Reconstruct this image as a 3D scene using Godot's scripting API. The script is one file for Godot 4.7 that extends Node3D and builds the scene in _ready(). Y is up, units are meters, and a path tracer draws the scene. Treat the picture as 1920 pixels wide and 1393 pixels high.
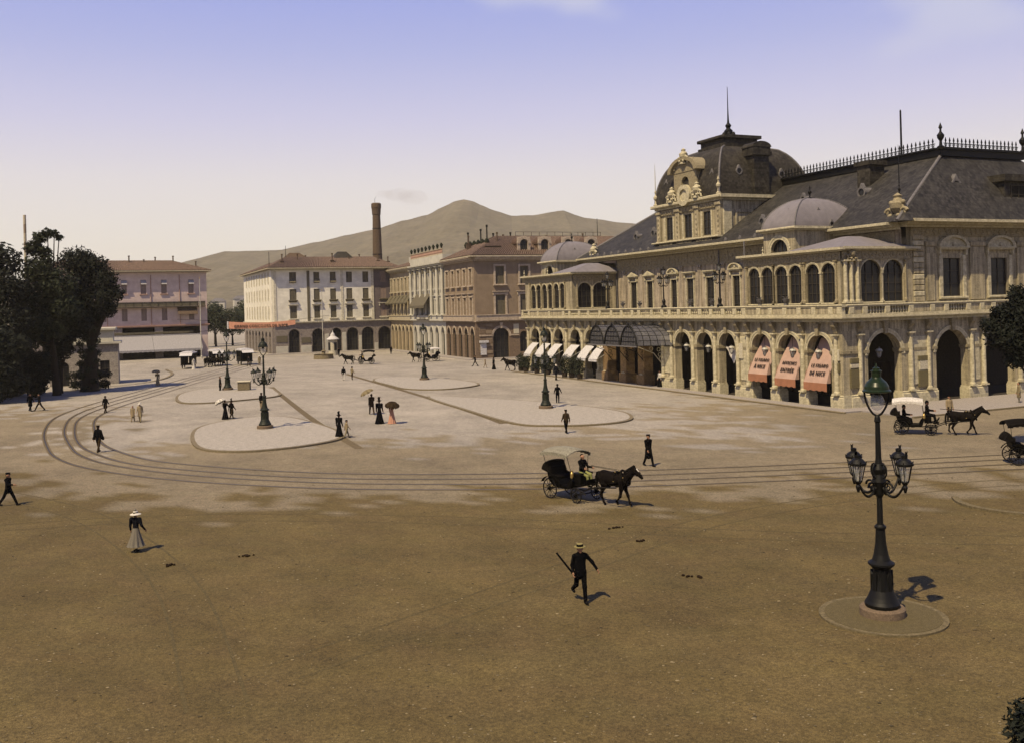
extends Node3D
# A sunny town square around 1900: a domed casino along the right, plain blocks at the far end, cabs and strollers on the open ground.

const SUN_FROM := Vector3(-0.33, 0.83, 0.445)
var M := {}        # materials by name
var T := {}        # textures by name
var K := {}        # shared meshes by name
var R := RandomNumberGenerator.new()


# ---------------------------------------------------------------- mesh collector
class Mb:
	var v := PackedVector3Array()
	var n := PackedVector3Array()
	var c := PackedColorArray()
	var t := Transform3D()

	func tri(a: Vector3, b: Vector3, d: Vector3) -> void:   # counter-clockwise seen from outside
		var p := t * a
		var q := t * b
		var r := t * d
		var m := (q - p).cross(r - p)
		if m.length_squared() < 1e-14:
			return
		m = m.normalized()
		v.append(p); v.append(r); v.append(q)
		n.append(m); n.append(m); n.append(m)

	func trin(a: Vector3, b: Vector3, d: Vector3, na: Vector3, nb: Vector3, nd: Vector3) -> void:
		v.append(t * a); v.append(t * d); v.append(t * b)
		n.append((t.basis * na).normalized()); n.append((t.basis * nd).normalized()); n.append((t.basis * nb).normalized())

	func quad(a: Vector3, b: Vector3, d: Vector3, e: Vector3) -> void:
		tri(a, b, d)
		tri(a, d, e)

	func box(x0: float, x1: float, y0: float, y1: float, z0: float, z1: float) -> void:
		var p := [Vector3(x0, y0, z0), Vector3(x1, y0, z0), Vector3(x1, y1, z0), Vector3(x0, y1, z0), Vector3(x0, y0, z1), Vector3(x1, y0, z1), Vector3(x1, y1, z1), Vector3(x0, y1, z1)]
		quad(p[4], p[5], p[6], p[7])
		quad(p[1], p[0], p[3], p[2])
		quad(p[5], p[1], p[2], p[6])
		quad(p[0], p[4], p[7], p[3])
		quad(p[7], p[6], p[2], p[3])
		quad(p[0], p[1], p[5], p[4])

	func cham(x0: float, x1: float, y0: float, y1: float, z0: float, z1: float, b: float) -> void:   # a block whose front edges are chamfered
		box(x0, x1, y0, y1, z0, z1 - b)
		var f := [Vector3(x0, y0, z1 - b), Vector3(x1, y0, z1 - b), Vector3(x1, y1, z1 - b), Vector3(x0, y1, z1 - b)]
		var g := [Vector3(x0 + b, y0 + b, z1), Vector3(x1 - b, y0 + b, z1), Vector3(x1 - b, y1 - b, z1), Vector3(x0 + b, y1 - b, z1)]
		quad(g[0], g[1], g[2], g[3])
		for i in 4:
			quad(f[i], f[(i + 1) % 4], g[(i + 1) % 4], g[i])

	func poly(pts: PackedVector2Array, z0: float, z1: float) -> void:   # outline in x and y, with thickness along z
		if Geometry2D.is_polygon_clockwise(pts):
			pts = pts.duplicate()
			pts.reverse()
		var ids := Geometry2D.triangulate_polygon(pts)
		for i in range(0, ids.size(), 3):
			var a := pts[ids[i]]
			var b := pts[ids[i + 1]]
			var d := pts[ids[i + 2]]
			if (b - a).cross(d - a) < 0.0:
				var s := b
				b = d
				d = s
			tri(Vector3(a.x, a.y, z1), Vector3(b.x, b.y, z1), Vector3(d.x, d.y, z1))
			tri(Vector3(a.x, a.y, z0), Vector3(d.x, d.y, z0), Vector3(b.x, b.y, z0))
		for i in pts.size():
			var a := pts[i]
			var b := pts[(i + 1) % pts.size()]
			quad(Vector3(a.x, a.y, z0), Vector3(b.x, b.y, z0), Vector3(b.x, b.y, z1), Vector3(a.x, a.y, z1))

	func lathe(prof: Array, seg: int, at := Vector3.ZERO, sx := 1.0, sz := 1.0) -> void:   # prof: Vector2(radius, height), from bottom to top
		for i in prof.size() - 1:
			var p: Vector2 = prof[i]
			var q: Vector2 = prof[i + 1]
			var sl := Vector2(q.y - p.y, p.x - q.x).normalized()
			for k in seg:
				var a := TAU * k / seg
				var b := TAU * (k + 1) / seg
				var da := Vector3(sin(a) * sx, 0, cos(a) * sz)
				var db := Vector3(sin(b) * sx, 0, cos(b) * sz)
				var na := Vector3(sin(a) * sl.x, sl.y, cos(a) * sl.x)
				var nb := Vector3(sin(b) * sl.x, sl.y, cos(b) * sl.x)
				var p0 := at + da * p.x + Vector3(0, p.y, 0)
				var p1 := at + db * p.x + Vector3(0, p.y, 0)
				var q0 := at + da * q.x + Vector3(0, q.y, 0)
				var q1 := at + db * q.x + Vector3(0, q.y, 0)
				if p.x > 1e-5:
					trin(p0, p1, q1, na, nb, nb)
				if q.x > 1e-5:
					trin(p0, q1, q0, na, nb, na)

	func tube(pts: Array, r0: float, r1: float, seg := 6) -> void:
		var rings := []
		var up := Vector3(0.31, 0.92, 0.23).normalized()
		for i in pts.size():
			var a: Vector3 = pts[maxi(i - 1, 0)]
			var b: Vector3 = pts[mini(i + 1, pts.size() - 1)]
			var d := (b - a).normalized()
			var s := d.cross(up)
			if s.length() < 0.05:
				s = d.cross(Vector3(1, 0, 0.1))
			s = s.normalized()
			var u := s.cross(d)
			var r := lerpf(r0, r1, float(i) / maxf(1.0, pts.size() - 1))
			var ring := []
			for k in seg:
				var an := TAU * k / seg
				var dir := s * cos(an) + u * sin(an)
				ring.append([pts[i] + dir * r, dir])
			rings.append(ring)
		for i in pts.size() - 1:
			for k in seg:
				var k2 := (k + 1) % seg
				var a = rings[i][k]
				var b = rings[i][k2]
				var d = rings[i + 1][k2]
				var e = rings[i + 1][k]
				trin(a[0], d[0], b[0], a[1], d[1], b[1])
				trin(a[0], e[0], d[0], a[1], e[1], d[1])
		for k in range(1, seg - 1):
			tri(rings[0][0][0], rings[0][k][0], rings[0][k + 1][0])
			var l = rings[-1]
			tri(l[0][0], l[k + 1][0], l[k][0])

	func ball(o: Vector3, r: Vector3, seg := 10) -> void:
		var rows := maxi(4, seg / 2)
		for i in rows:
			for k in seg:
				var c4 := []
				for q in [[i, k], [i, k + 1], [i + 1, k + 1], [i + 1, k]]:
					var th: float = PI * q[0] / rows
					var ph: float = TAU * q[1] / seg
					c4.append(Vector3(sin(th) * sin(ph), -cos(th), sin(th) * cos(ph)))
				var nn := []
				for d in c4:
					nn.append(Vector3(d.x / r.x, d.y / r.y, d.z / r.z).normalized())
				trin(o + c4[0] * r, o + c4[1] * r, o + c4[2] * r, nn[0], nn[1], nn[2])
				trin(o + c4[0] * r, o + c4[2] * r, o + c4[3] * r, nn[0], nn[2], nn[3])

	func wall(x0: float, x1: float, y0: float, y1: float, z0: float, z1: float, holes: Array) -> void:   # holes from left to right: [x0, x1, sill, top, arched]
		var x := x0
		for h in holes:
			if h[0] > x:
				box(x, h[0], y0, y1, z0, z1)
			if h[2] > y0:
				box(h[0], h[1], y0, h[2], z0, z1)
			if h[4] > 0:
				var r: float = (h[1] - h[0]) / 2.0
				var rise: float = r * h[4]
				var pts := PackedVector2Array([Vector2(h[0], h[3] - rise), Vector2(h[0], y1), Vector2(h[1], y1), Vector2(h[1], h[3] - rise)])
				for k in range(1, 12):
					var a: float = PI * k / 12
					pts.append(Vector2((h[0] + h[1]) / 2 + r * cos(a), h[3] - rise + rise * sin(a)))
				poly(pts, z0, z1)
			else:
				box(h[0], h[1], h[3], y1, z0, z1)
			x = h[1]
		if x < x1:
			box(x, x1, y0, y1, z0, z1)

	func ring(cx: float, cy: float, r0: float, r1: float, z0: float, z1: float, a0 := 0.0, a1 := PI, seg := 14) -> void:
		var pts := PackedVector2Array()
		for k in seg + 1:
			var a := lerpf(a0, a1, float(k) / seg)
			pts.append(Vector2(cx + r1 * cos(a), cy + r1 * sin(a)))
		for k in seg + 1:
			var a := lerpf(a1, a0, float(k) / seg)
			pts.append(Vector2(cx + r0 * cos(a), cy + r0 * sin(a)))
		poly(pts, z0, z1)

	func hip(x0: float, x1: float, z0: float, z1: float, y0: float, rx0: float, rx1: float, rz0: float, rz1: float, y1: float) -> void:   # a roof from an eave rectangle up to a smaller rectangle
		var a := [Vector3(x0, y0, z1), Vector3(x1, y0, z1), Vector3(x1, y0, z0), Vector3(x0, y0, z0)]
		var b := [Vector3(rx0, y1, rz1), Vector3(rx1, y1, rz1), Vector3(rx1, y1, rz0), Vector3(rx0, y1, rz0)]
		for i in 4:
			quad(a[i], a[(i + 1) % 4], b[(i + 1) % 4], b[i])
		quad(b[0], b[1], b[2], b[3])
		quad(a[3], a[2], a[1], a[0])

	func mesh() -> ArrayMesh:
		var arr := []
		arr.resize(Mesh.ARRAY_MAX)
		arr[Mesh.ARRAY_VERTEX] = v
		arr[Mesh.ARRAY_NORMAL] = n
		if c.size() == v.size() and c.size() > 0:
			arr[Mesh.ARRAY_COLOR] = c
		var m := ArrayMesh.new()
		m.add_surface_from_arrays(Mesh.PRIMITIVE_TRIANGLES, arr)
		return m


# ---------------------------------------------------------------- scene helpers
func numbered(called: String) -> String:
	if not has_node(NodePath(called)):
		return called
	var i := 1
	while has_node(NodePath("%s_%03d" % [called, i])):
		i += 1
	return "%s_%03d" % [called, i]


func thing(called: String, label: String, category: String, at := Vector3.ZERO, turn := 0.0, group := "") -> Node3D:
	var o := Node3D.new()
	o.name = numbered(called)
	add_child(o)
	o.position = at
	o.rotation.y = turn
	tag(o, label, category, group)
	return o


func tag(o: Node, label: String, category: String, group := "") -> void:
	o.set_meta("label", label)
	o.set_meta("category", category)
	if group:
		o.set_meta("group", group)


func put(called: String, m, mat: Material, parent: Node = self, xf := Transform3D(), label := "") -> MeshInstance3D:
	var o := MeshInstance3D.new()
	o.mesh = m.mesh() if m is Mb else m
	o.name = numbered(called) if parent == self else called
	o.material_override = mat
	o.transform = xf
	parent.add_child(o, true)
	if label:
		o.set_meta("label", label)
	return o


func setting(called: String, m, mat: Material) -> MeshInstance3D:
	var o := put(called, m, mat)
	o.set_meta("kind", "structure")
	return o


func dup(root: Node3D, at: Vector3, turn: float, label: String) -> Node3D:
	var r: Node3D = root.duplicate()
	r.name = numbered(root.name.rstrip("0123456789").trim_suffix("_"))
	add_child(r)
	r.position = at
	r.rotation.y = turn
	r.set_meta("label", label)
	return r


func face(o: Vector3, ex: float, ez: float) -> Transform3D:   # x runs along a front, z points out of it
	var l := sqrt(ex * ex + ez * ez)
	return Transform3D(Basis(Vector3(ex / l, 0, ez / l), Vector3.UP, Vector3(-ez / l, 0, ex / l)), o)


func mv(x: float, y: float, z: float) -> Transform3D:
	return Transform3D(Basis(), Vector3(x, y, z))


# ---------------------------------------------------------------- textures and materials
func noise(freq: float, octaves: int, sd: int, w := 512, h := 512, kind := FastNoiseLite.TYPE_SIMPLEX_SMOOTH) -> PackedByteArray:
	var f := FastNoiseLite.new()
	f.seed = sd
	f.noise_type = kind
	f.frequency = freq
	f.fractal_octaves = octaves
	f.fractal_gain = 0.6
	return f.get_seamless_image(w, h).get_data()


func grey(b: PackedByteArray, w := 512, h := 512) -> ImageTexture:
	var im := Image.create_from_data(w, h, false, Image.FORMAT_L8, b)
	im.generate_mipmaps()
	return ImageTexture.create_from_image(im)


func bumps(b: PackedByteArray, depth: float) -> ImageTexture:
	var im := Image.create_from_data(512, 512, false, Image.FORMAT_L8, b)
	im.convert(Image.FORMAT_RGBA8)
	im.bump_map_to_normal_map(depth)
	return ImageTexture.create_from_image(im)


func blend(a: PackedByteArray, wa: float, b: PackedByteArray, wb: float, lo: float, hi: float, sd: int, speck: float) -> PackedByteArray:
	var o := PackedByteArray()
	o.resize(a.size())
	var r := RandomNumberGenerator.new()
	r.seed = sd
	for i in a.size():
		var x := (a[i] - 128.0) / 128.0 * wa + (b[i] - 128.0) / 128.0 * wb + (r.randf() - 0.5) * speck
		o[i] = int(clampf(lerpf(lo, hi, clampf(0.5 + 0.5 * x, 0, 1)), 0, 255))
	return o


func make_textures() -> void:
	var fine := noise(0.09, 4, 3)
	var mid := noise(0.022, 5, 7)
	var wide := noise(0.008, 5, 11)
	T.grain = grey(blend(fine, 0.9, mid, 0.8, 150, 255, 1, 0.5))
	T.stone = grey(blend(mid, 0.9, wide, 0.7, 168, 255, 2, 0.7))
	T.gravel = grey(blend(fine, 0.7, mid, 0.35, 150, 255, 4, 1.9))
	T.tiles = grey(blend(fine, 1.7, mid, 0.9, 70, 255, 9, 1.6))
	T.gravel_n = bumps(blend(fine, 1.0, mid, 0.5, 0, 255, 5, 1.4), 3.0)
	T.plaster = grey(blend(fine, 0.5, wide, 0.7, 196, 255, 12, 0.5))
	T.stone_n = bumps(blend(fine, 0.8, mid, 0.9, 0, 255, 6, 0.5), 2.0)
	# rain streaks: noise that is stretched downwards
	var f := FastNoiseLite.new()
	f.seed = 21
	f.frequency = 0.02
	f.fractal_octaves = 4
	var st := PackedByteArray()
	st.resize(512 * 512)
	for y in 512:
		for x in 512:
			var s := f.get_noise_3d(cos(TAU * x / 512.0) * 170.0, sin(TAU * x / 512.0) * 170.0, y * 0.12)
			var i := y * 512 + x
			st[i] = int(clampf(214.0 + s * 100.0 + (mid[i] - 128) * 0.22 + (fine[i] - 128) * 0.28, 60, 255))
	T.streak = grey(st)
	# courses of slates: rows with staggered joints
	var sl := PackedByteArray()
	sl.resize(512 * 512)
	R.seed = 5
	var tone := {}
	for y in 512:
		var row := y / 16
		for x in 512:
			var col := (x + (row % 2) * 8) / 16 % 32
			var key := row * 64 + col
			if not tone.has(key):
				tone[key] = R.randf_range(125, 250)
			var d: float = tone[key]
			if y % 16 == 0 or (x + (row % 2) * 8) % 16 == 0:
				d *= 0.72
			var i := y * 512 + x
			sl[i] = int(clampf(d + (wide[i] - 128) * 0.35 + (fine[i] - 128) * 0.3, 40, 255))
	T.slate = grey(sl)


func mat(key: String, col: Color, rough := 0.9, tex := "grain", scale := 0.5, bump := "", bump_scale := 0.5) -> StandardMaterial3D:
	var m := StandardMaterial3D.new()
	m.resource_name = key
	m.albedo_color = col.linear_to_srgb()
	m.roughness = rough
	m.metallic_specular = 0.3
	if tex:
		m.albedo_texture = T[tex]
		m.uv1_triplanar = true
		m.uv1_world_triplanar = true
		m.uv1_scale = Vector3.ONE * scale
	if bump:
		m.normal_enabled = true
		m.normal_texture = T[bump]
		m.normal_scale = bump_scale
	M[key] = m
	return m


func make_materials() -> void:
	mat("stone", Color(0.35, 0.305, 0.205), 0.9, "streak", 0.16, "stone_n", 0.5)
	mat("stone_pale", Color(0.52, 0.47, 0.325), 0.9, "stone", 0.3, "stone_n", 0.5)
	mat("stone_carved", Color(0.3, 0.257, 0.165), 0.95, "stone", 0.6, "stone_n", 1.0)
	mat("render_mauve", Color(0.35, 0.298, 0.225), 0.9, "streak", 0.14, "stone_n", 0.4)
	mat("interior", Color(0.05, 0.042, 0.034), 0.95, "grain", 0.4)  # near-black colour deepens the shade inside arches and shops
	mat("porch_shade_brown", Color(0.234, 0.156, 0.078), 0.85, "stone", 0.35, "stone_n", 0.5)  # brown stands in for the shade under the glass porch
	mat("slate", Color(0.0484, 0.0452, 0.0406), 0.7, "slate", 0.13)
	mat("slate_brown", Color(0.05, 0.044, 0.034), 0.75, "slate", 0.13)
	mat("zinc", Color(0.19, 0.175, 0.185), 0.6, "plaster", 0.3)
	mat("lead", Color(0.156, 0.148, 0.148), 0.6, "stone", 0.4)
	mat("iron", Color(0.006, 0.006, 0.0055), 0.55, "grain", 1.5)
	mat("iron_green", Color(0.014, 0.018, 0.011), 0.55, "stone", 1.2)
	mat("green_enamel", Color(0.013, 0.024, 0.009), 0.32, "stone", 1.2)
	mat("dark_wood", Color(0.0351, 0.025, 0.0156), 0.6, "streak", 0.8)
	mat("frame_dark", Color(0.0546, 0.0468, 0.0351), 0.7, "grain", 1.0)
	mat("frame_pale", Color(0.273, 0.234, 0.156), 0.8, "grain", 1.0)
	mat("glass_dark", Color(0.016, 0.016, 0.018), 0.18, "")
	mat("shutter_grey", Color(0.156, 0.136, 0.0936), 0.85, "grain", 1.0)
	mat("shutter_mauve", Color(0.33, 0.25, 0.215), 0.85, "grain", 1.0)
	mat("cream", Color(0.73, 0.7, 0.6), 0.9, "plaster", 0.12, "stone_n", 0.2)
	mat("cream_trim", Color(0.624, 0.585, 0.468), 0.9, "stone", 0.3)
	mat("arcade_grey", Color(0.265, 0.23, 0.207), 0.95, "stone", 0.35, "stone_n", 0.4)
	mat("pink", Color(0.56, 0.45, 0.405), 0.9, "plaster", 0.12, "stone_n", 0.2)
	mat("pink_band", Color(0.36, 0.23, 0.18), 0.9, "plaster", 0.25)
	mat("tile", Color(0.17, 0.105, 0.072), 0.9, "tiles", 0.25, "stone_n", 0.8)
	mat("tile_pale", Color(0.25, 0.172, 0.13), 0.9, "tiles", 0.22)
	mat("tan", Color(0.36, 0.29, 0.185), 0.9, "plaster", 0.12, "stone_n", 0.3)
	mat("tan_trim", Color(0.468, 0.413, 0.296), 0.9, "stone", 0.3)
	mat("white_paint", Color(0.47, 0.45, 0.385), 0.85, "plaster", 0.12)
	mat("brown_wall", Color(0.235, 0.18, 0.125), 0.95, "plaster", 0.12, "stone_n", 0.4)
	mat("brown_stone", Color(0.2, 0.145, 0.1), 0.95, "stone", 0.6, "stone_n", 0.8)
	mat("brown_trim", Color(0.452, 0.374, 0.289), 0.9, "stone", 0.3)
	mat("grey_wall", Color(0.14, 0.117, 0.117), 0.95, "plaster", 0.12, "stone_n", 0.3)
	mat("brick_stack", Color(0.117, 0.0819, 0.0546), 0.95, "stone", 0.5, "stone_n", 0.8)
	mat("awning_white", Color(0.64, 0.624, 0.624), 0.95, "grain", 0.4)
	mat("awning_grey", Color(0.39, 0.378, 0.39), 0.95, "grain", 0.4)
	mat("awning_dark", Color(0.133, 0.117, 0.078), 0.95, "stone", 0.5)
	mat("awning_red", Color(0.41, 0.28, 0.225), 0.95, "plaster", 0.3)
	mat("awning_rust", Color(0.33, 0.15, 0.085), 0.95, "plaster", 0.3)
	mat("red_cloth", Color(0.5, 0.25, 0.17), 0.95, "plaster", 0.3)
	mat("print_black", Color(0.0234, 0.0156, 0.0117), 0.9, "")
	mat("paper", Color(0.562, 0.515, 0.39), 0.95, "stone", 1.2)
	mat("paper_dark", Color(0.156, 0.133, 0.0702), 0.95, "stone", 1.6)
	mat("kerb", Color(0.2, 0.162, 0.098), 0.8, "stone", 0.8, "stone_n", 0.6)
	mat("pavement", Color(0.36, 0.325, 0.3), 0.96, "gravel", 0.3, "gravel_n", 0.2)
	mat("island", Color(0.43, 0.395, 0.345), 0.96, "gravel", 0.17, "gravel_n", 0.25)
	mat("track_dirt", Color(0.16, 0.124, 0.07), 0.96, "gravel", 0.17, "gravel_n", 0.25)
	mat("track_dust", Color(0.281, 0.234, 0.164), 0.97, "gravel", 0.17, "gravel_n", 0.3)
	mat("rail", Color(0.172, 0.148, 0.125), 0.4, "grain", 2.0)
	M.rail.metallic = 0.7
	mat("kerb_dusty", Color(0.155, 0.125, 0.068), 0.95, "stone", 0.8, "stone_n", 0.5)
	mat("pebble", Color(1, 1, 1), 0.9, "")
	M.pebble.vertex_color_use_as_albedo = true
	mat("plinth", Color(0.17, 0.125, 0.085), 0.95, "stone", 1.5, "stone_n", 0.6)
	mat("coach_black", Color(0.005, 0.0045, 0.004), 0.45, "grain", 1.2)
	mat("leather", Color(0.008, 0.0065, 0.005), 0.75, "grain", 2.0)
	mat("wheel_paint", Color(0.012, 0.01, 0.007), 0.6, "grain", 2.0)
	mat("canopy_grey", Color(0.25, 0.235, 0.18), 0.95, "stone", 0.9)
	mat("canopy_white", Color(0.624, 0.593, 0.546), 0.95, "stone", 0.9)
	mat("horse", Color(0.007, 0.005, 0.004), 0.75, "grain", 1.5)
	mat("mane", Color(0.008, 0.007, 0.006), 0.8, "grain", 3.0)
	mat("skin", Color(0.42, 0.23, 0.14), 0.7, "grain", 4.0)
	mat("hair", Color(0.025, 0.016, 0.01), 0.8, "grain", 6.0)
	mat("bark", Color(0.03, 0.023, 0.016), 0.95, "stone", 0.9, "stone_n", 1.0)
	mat("ivy_trunk", Color(0.0936, 0.0741, 0.0507), 0.95, "stone", 0.6, "stone_n", 1.0)
	mat("masonry_pale", Color(0.328, 0.296, 0.265), 0.95, "stone", 0.4, "stone_n", 0.5)
	mat("brass", Color(0.39, 0.281, 0.101), 0.35, "")
	M.brass.metallic = 0.8
	mat("lamp_white", Color(0.546, 0.53, 0.468), 0.4, "grain", 2.0)
	for k in ["horse", "mane", "leather", "coach_black", "hair"]:
		M[k].metallic_specular = 0.14
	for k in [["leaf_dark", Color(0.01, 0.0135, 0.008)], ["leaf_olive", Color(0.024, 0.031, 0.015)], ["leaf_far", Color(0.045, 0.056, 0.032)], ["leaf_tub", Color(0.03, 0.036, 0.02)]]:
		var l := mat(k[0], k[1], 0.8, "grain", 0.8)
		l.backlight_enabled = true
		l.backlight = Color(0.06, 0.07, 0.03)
	var g := mat("lantern_glass", Color(0.624, 0.624, 0.562), 0.08, "")
	g.transparency = BaseMaterial3D.TRANSPARENCY_ALPHA
	g.albedo_color.a = 0.22
	var p := mat("porch_glass", Color(0.13, 0.128, 0.14), 0.22, "stone", 0.6)
	p.transparency = BaseMaterial3D.TRANSPARENCY_ALPHA
	p.albedo_color.a = 0.72
	for k in [["cloth_black", Color(0.004, 0.004, 0.005)], ["cloth_navy", Color(0.008, 0.009, 0.014)], ["cloth_brown", Color(0.05, 0.034, 0.019)], ["cloth_beige", Color(0.33, 0.26, 0.16)], ["cloth_tan", Color(0.27, 0.22, 0.13)],
			["cloth_grey", Color(0.2, 0.18, 0.145)], ["cloth_white", Color(0.72, 0.68, 0.6)], ["cloth_rose", Color(0.55, 0.29, 0.2)], ["cloth_moss", Color(0.27, 0.28, 0.1)], ["straw", Color(0.3, 0.26, 0.11)], ["shoe", Color(0.008, 0.008, 0.008)]]:
		var c := mat(k[0], k[1], 0.95, "grain", 3.0)
		c.rim_enabled = true
		c.rim = 0.05
		c.metallic_specular = 0.12


# ---------------------------------------------------------------- camera, sky, sun
func make_light() -> void:
	var cam := Camera3D.new()
	cam.name = "camera"
	cam.position = Vector3(0, 9, 0)
	cam.rotation.z = -0.027
	cam.projection = Camera3D.PROJECTION_FRUSTUM   # a view camera whose front was lowered: level, with a shifted lens
	cam.near = 0.5
	cam.far = 9000.0
	cam.size = 0.5 * 1393.0 / 1800.0
	cam.frustum_offset = Vector2(0, -0.5 * 122.0 / 1800.0)
	add_child(cam)
	cam.current = true
	var sun := DirectionalLight3D.new()
	sun.name = "sun"
	sun.light_energy = 1.6
	sun.light_color = Color(1.0, 0.91, 0.74)
	sun.light_angular_distance = 0.55
	sun.shadow_enabled = true
	add_child(sun)
	sun.look_at_from_position(SUN_FROM * 100.0, Vector3.ZERO, Vector3.UP)
	var env := Environment.new()
	env.background_mode = Environment.BG_SKY
	env.sky = Sky.new()
	var sm := PanoramaSkyMaterial.new()
	sm.panorama = sky_image()
	env.sky.sky_material = sm
	env.tonemap_mode = Environment.TONE_MAPPER_LINEAR
	env.tonemap_exposure = 1.45
	env.fog_enabled = true
	env.fog_density = 0.00011
	env.fog_light_color = Color(0.93, 0.9, 0.84)
	env.volumetric_fog_enabled = true
	env.volumetric_fog_density = 0.0
	env.sdfgi_enabled = true
	env.ssao_enabled = true
	env.ssil_enabled = true
	var we := WorldEnvironment.new()
	we.name = "world"
	we.environment = env
	add_child(we)


func sky_image() -> ImageTexture:
	# pale and warm at the horizon, lavender blue above; a few thin clouds
	var stops := [[0.0, Color8(236, 228, 213)], [4.0, Color8(236, 230, 221)], [7.5, Color8(228, 223, 226)], [11.0, Color8(206, 205, 232)], [15.0, Color8(177, 184, 230)], [18.5, Color8(157, 169, 230)], [30.0, Color8(128, 146, 216)], [55.0, Color8(98, 119, 193)], [90.0, Color8(78, 100, 172)]]
	var f := FastNoiseLite.new()
	f.seed = 603
	f.frequency = 1.0
	f.fractal_octaves = 5
	var w := 768
	var h := 384
	var im := Image.create(w, h, false, Image.FORMAT_RGBF)
	for y in h:
		var el := 90.0 - (y + 0.5) / h * 180.0
		var e := maxf(el, 0.0)
		var i := 0
		while i < stops.size() - 2 and stops[i + 1][0] < e:
			i += 1
		var a: Color = stops[i][1].srgb_to_linear()
		var b: Color = stops[i + 1][1].srgb_to_linear()
		var col := a.lerp(b, clampf((e - stops[i][0]) / (stops[i + 1][0] - stops[i][0]), 0, 1))
		for x in w:
			var c := col
			if el > 0.0:
				var az := TAU * (x + 0.5) / w
				var d := Vector3(cos(az) * cos(deg_to_rad(el)), sin(deg_to_rad(el)) * 2.6, sin(az) * cos(deg_to_rad(el)))
				var s := f.get_noise_3dv(d * 2.1)
				var k := smoothstep(0.225, 0.45, s) * smoothstep(9.0, 17.0, el) * (1.0 - smoothstep(35.0, 60.0, el))
				c = col.lerp(Color(0.72, 0.72, 0.78), k * 0.5)
			im.set_pixel(x, y, Color(c.r / 1.45, c.g / 1.45, c.b / 1.45))
	return ImageTexture.create_from_image(im)


# ---------------------------------------------------------------- ground, islands, tracks, hills
func near_line(p: Vector2, line: PackedVector2Array) -> float:
	var best := 1e9
	for i in line.size() - 1:
		best = minf(best, p.distance_to(Geometry2D.get_closest_point_to_segment(p, line[i], line[i + 1])))
	return best


func curve(pts: Array, closed := false) -> PackedVector2Array:   # a smooth line through points on the ground
	var o := PackedVector2Array()
	var n := pts.size()
	for i in (n if closed else n - 1):
		var g := func(k: int): return pts[(k + n) % n] if closed else pts[clampi(k, 0, n - 1)]
		var p0 = g.call(i - 1)
		var p1 = g.call(i)
		var p2 = g.call(i + 1)
		var p3 = g.call(i + 2)
		for s in 5:
			o.append(Vector2(p1[0], p1[1]).cubic_interpolate(Vector2(p2[0], p2[1]), Vector2(p0[0], p0[1]), Vector2(p3[0], p3[1]), s / 5.0))
	if not closed:
		o.append(Vector2(pts[n - 1][0], pts[n - 1][1]))
	return o


const ISLANDS := [
	[[-8.9, -97.5], [-4.4, -83.9], [-0.1, -73.1], [3.2, -71.1], [6.1, -71.2], [8.4, -72.7], [9.3, -75.5], [8.8, -79.4], [5.8, -84.8], [1.8, -89.7], [-3.4, -94.5]],
	[[-17.9, -121.5], [-14.7, -113.1], [-12.5, -108.0], [-9.6, -105.8], [-6.7, -106.2], [-4.3, -109.4], [-4.3, -113.2], [-7.2, -119.2], [-12.9, -125.5], [-17.4, -126.6]],
	[[-37.8, -107.7], [-34.6, -98.8], [-31.4, -97.0], [-27.6, -99.7], [-25.3, -103.2], [-26.9, -109.0], [-29.3, -114.4], [-34.5, -116.4], [-37.8, -114.5]],
	[[-25.0, -74.5], [-21.6, -64.8], [-18.2, -62.2], [-14.9, -63.3], [-12.6, -66.0], [-12.3, -68.6], [-13.8, -73.0], [-18.2, -80.6], [-21.6, -83.0], [-24.4, -80.2]],
]
const TRACKS := [
	[[-48.4, -170.6], [-46.0, -135.0], [-44.3, -112.0], [-43.3, -99.0], [-41.3, -88.0], [-37.0, -77.0], [-32.1, -67.4], [-29.0, -62.3], [-25.2, -58.0], [-19.5, -53.8], [-13.2, -50.8], [-7.3, -49.0], [0.8, -47.9], [8.8, -48.0], [17.1, -48.7], [33.0, -50.6]],
	[[-45.4, -170.7], [-43.2, -134.0], [-41.6, -111.4], [-40.4, -96.6], [-38.4, -86.4], [-34.4, -76.6], [-30.4, -68.6], [-27.0, -63.6], [-23.0, -59.2], [-18.0, -56.0], [-12.6, -53.4], [-7.0, -51.8], [0.9, -50.9], [9.4, -51.0], [18.2, -51.7], [34.0, -53.6]],
]


func strip(line: PackedVector2Array, off: float, half: float, y: float, mb: Mb) -> void:
	for i in line.size() - 1:
		var q := []
		for k in [i, i + 1]:
			var d := (line[mini(k + 1, line.size() - 1)] - line[maxi(k - 1, 0)]).normalized()
			var s := Vector2(-d.y, d.x)
			var a := line[k] + s * (off - half)
			var b := line[k] + s * (off + half)
			q.append(Vector3(a.x, y, a.y))
			q.append(Vector3(b.x, y, b.y))
		mb.quad(q[0], q[2], q[3], q[1])
		if mb.n[-1].y < 0:
			for j in range(mb.v.size() - 6, mb.v.size()):
				mb.n[j] = -mb.n[j]
			for j in [mb.v.size() - 6, mb.v.size() - 3]:
				var s2 := mb.v[j + 1]
				mb.v[j + 1] = mb.v[j + 2]
				mb.v[j + 2] = s2


func flat(pts: PackedVector2Array, y0: float, y1: float, mb: Mb) -> void:   # a slab with this outline on the ground
	mb.t = Transform3D(Basis(Vector3(1, 0, 0), Vector3(0, 0, -1), Vector3(0, 1, 0)), Vector3.ZERO)
	var q := PackedVector2Array()
	for p in pts:
		q.append(Vector2(p.x, -p.y))
	mb.poly(q, y0, y1)
	mb.t = Transform3D()


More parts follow.
